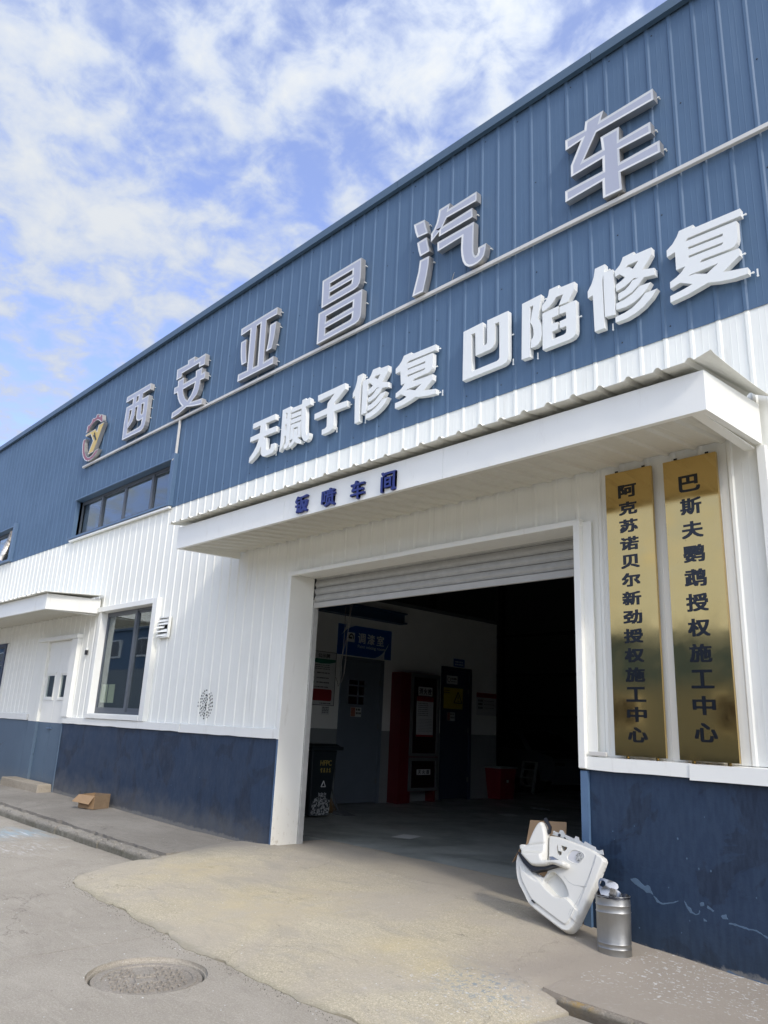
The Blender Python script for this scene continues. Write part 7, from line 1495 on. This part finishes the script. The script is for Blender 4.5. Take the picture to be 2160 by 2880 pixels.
# papers on the floor
for (x, y, a, lab) in ((-7.93, 8.15, .3, 'pale paper sheet lying flat on the workshop floor just inside'), (-9.1, 12.0, 1.1, 'thin pale sheet on the dark floor farther inside')):
    c_, s_ = math.cos(a), math.sin(a); mb = MB(); q = [(x + u * .15 * c_ - v * .20 * s_, y + u * .15 * s_ + v * .20 * c_, -1.455 + .004 * (u > 0)) for u, v in ((-1, -1), (1, -1), (1, 1), (-1, 1))]; mb.add(q, [(0, 1, 2, 3)]); o = mb.build('paper_sheet', 'paper'); tag(o, lab, 'paper sheet')
mb = MB(); mb.box(-9.75, -9.3, 13.6, 13.64, -1.456, -1.44); o = mb.build('metal_strip', 'alu'); tag(o, 'thin pale metal strip on the floor far inside the workshop', 'metal strip')
# red bin and step ladder in the dark
t = thing('plastic_bin', (-11.25, 15.1, -1.46), 'dark red lidded plastic bin past the end of the partition', 'bin'); mb = MB(); mb.hexa([(-11.55, 14.45, -1.455), (-11.2, 14.45, -1.455), (-11.2, 14.95, -1.455), (-11.55, 14.95, -1.455), (-11.60, 14.40, -.80), (-11.15, 14.40, -.80), (-11.15, 15.0, -.80), (-11.60, 15.0, -.80)]); mb.build('bin_body', 'red_plastic', t, bevel=.015)
mb = MB(); mb.box(-11.62, -11.13, 14.38, 15.02, -.798, -.765); mb.build('lid', 'in_grey', t, bevel=.008); mb = MB(); mb.box(-11.149, -11.147, 14.62, 14.70, -1.10, -1.04); mb.build('label', 'paper', t)
t = thing('step_ladder', (-11.6, 17.0, -1.46), 'dark step ladder standing in the gloom right of the red bin', 'ladder')
for x in (-12.45, -12.05): mb = MB(); mb.hexa([(x, 16.8, -1.455), (x + .05, 16.8, -1.455), (x + .05, 16.86, -1.455), (x, 16.86, -1.455), (x, 17.0, -.7), (x + .05, 17.0, -.7), (x + .05, 17.06, -.7), (x, 17.06, -.7)]); mb.build('rail', 'in_grey', t)
for k in range(4): mb = MB(); mb.box(-12.40, -12.05, 16.83 + .05 * k, 16.95 + .05 * k, -1.30 + .19 * k, -1.27 + .19 * k); mb.build('tread', 'in_grey', t)
# cars in the gloom
def car(cx, cy, rot, mat, lab):
    t = thing('parked_car', (cx, cy, -1.46), lab, 'car', 'cars in the dark of the workshop'); ca, sa = math.cos(rot), math.sin(rot); B = MB()
    def W(p): return (cx + p[0] * ca - p[1] * sa, cy + p[0] * sa + p[1] * ca, -1.455 + p[2])
    side = [(-2.2, .28), (-2.25, .62), (-2.15, .85), (-1.35, .98), (-.75, 1.42), (-.3, 1.52), (.9, 1.50), (1.75, 1.12), (2.1, 1.02), (2.22, .7), (2.2, .3)]
    def wd(z): return .88 if z < .95 else .88 - (z - .95) * .42
    n_ = len(side); B.v += [W((x, -wd(z), z)) for x, z in side] + [W((x, wd(z), z)) for x, z in side]
    for i in range(n_ - 1): B.f.append((i, i + 1, n_ + i + 1, n_ + i)[::-1]); B.mi.append(0)
    B.f.append(tuple(range(n_))[::-1]); B.mi.append(0); B.f.append(tuple(range(n_, 2 * n_))); B.mi.append(0); B.f.append((0, n_, 2 * n_ - 1, n_ - 1)); B.mi.append(0)
    B.build('body', mat, t, bevel=.05, smooth=False)
    for s_ in (-1, 1):
        B = MB(); q = [(-1.15, 1.02), (-.7, 1.38), (-.25, 1.46), (.8, 1.44), (1.5, 1.10)]; o_ = [W((x, s_ * (wd(z) + .006), z)) for x, z in q]; B.v += o_; B.f.append(tuple(range(5)) if s_ > 0 else tuple(range(5))[::-1]); B.mi.append(0); B.build('side_window', 'dark_glass', t)
        for xw in (-1.4, 1.35): B = MB(); B.tube([W((xw, s_ * .70, .33)), W((xw, s_ * .90, .33))], .33, 24); w_ = B.build('wheel', 'tyre', t); B = MB(); B.tube([W((xw, s_ * .90, .33)), W((xw, s_ * .91, .33))], .2, 16); B.build('rim', 'alu', w_, base=w_['_w'])
        B = MB(); B.box(-.12, .12, -.05, .05, -.04, .04); B.v = [W((-2.23 + v_[0] * .1, s_ * .66 + v_[1] * 3, .72 + v_[2])) for v_ in B.v]; B.build('headlight', 'chrome', t)
    B = MB(); B.v += [W(p) for p in ((-1.30, -.80, 1.02), (-1.30, .80, 1.02), (-.78, .66, 1.41), (-.78, -.66, 1.41))]; B.v = [(x, y, z + .012) for x, y, z in B.v]; B.f.append((0, 3, 2, 1)); B.mi.append(0); B.build('windscreen', 'dark_glass', t)
car(-13.6, 18.6, 2.9, 'car_grey', 'dark grey hatchback parked in the gloom past the partition'); car(-10.4, 20.5, 2.9, 'car_black', 'black car parked deepest in the workshop, mostly hidden by the jamb')
# drop helper properties
for o in bpy.data.objects:
    for k in ('_w', '_x'):
        if k in o: del o[k]
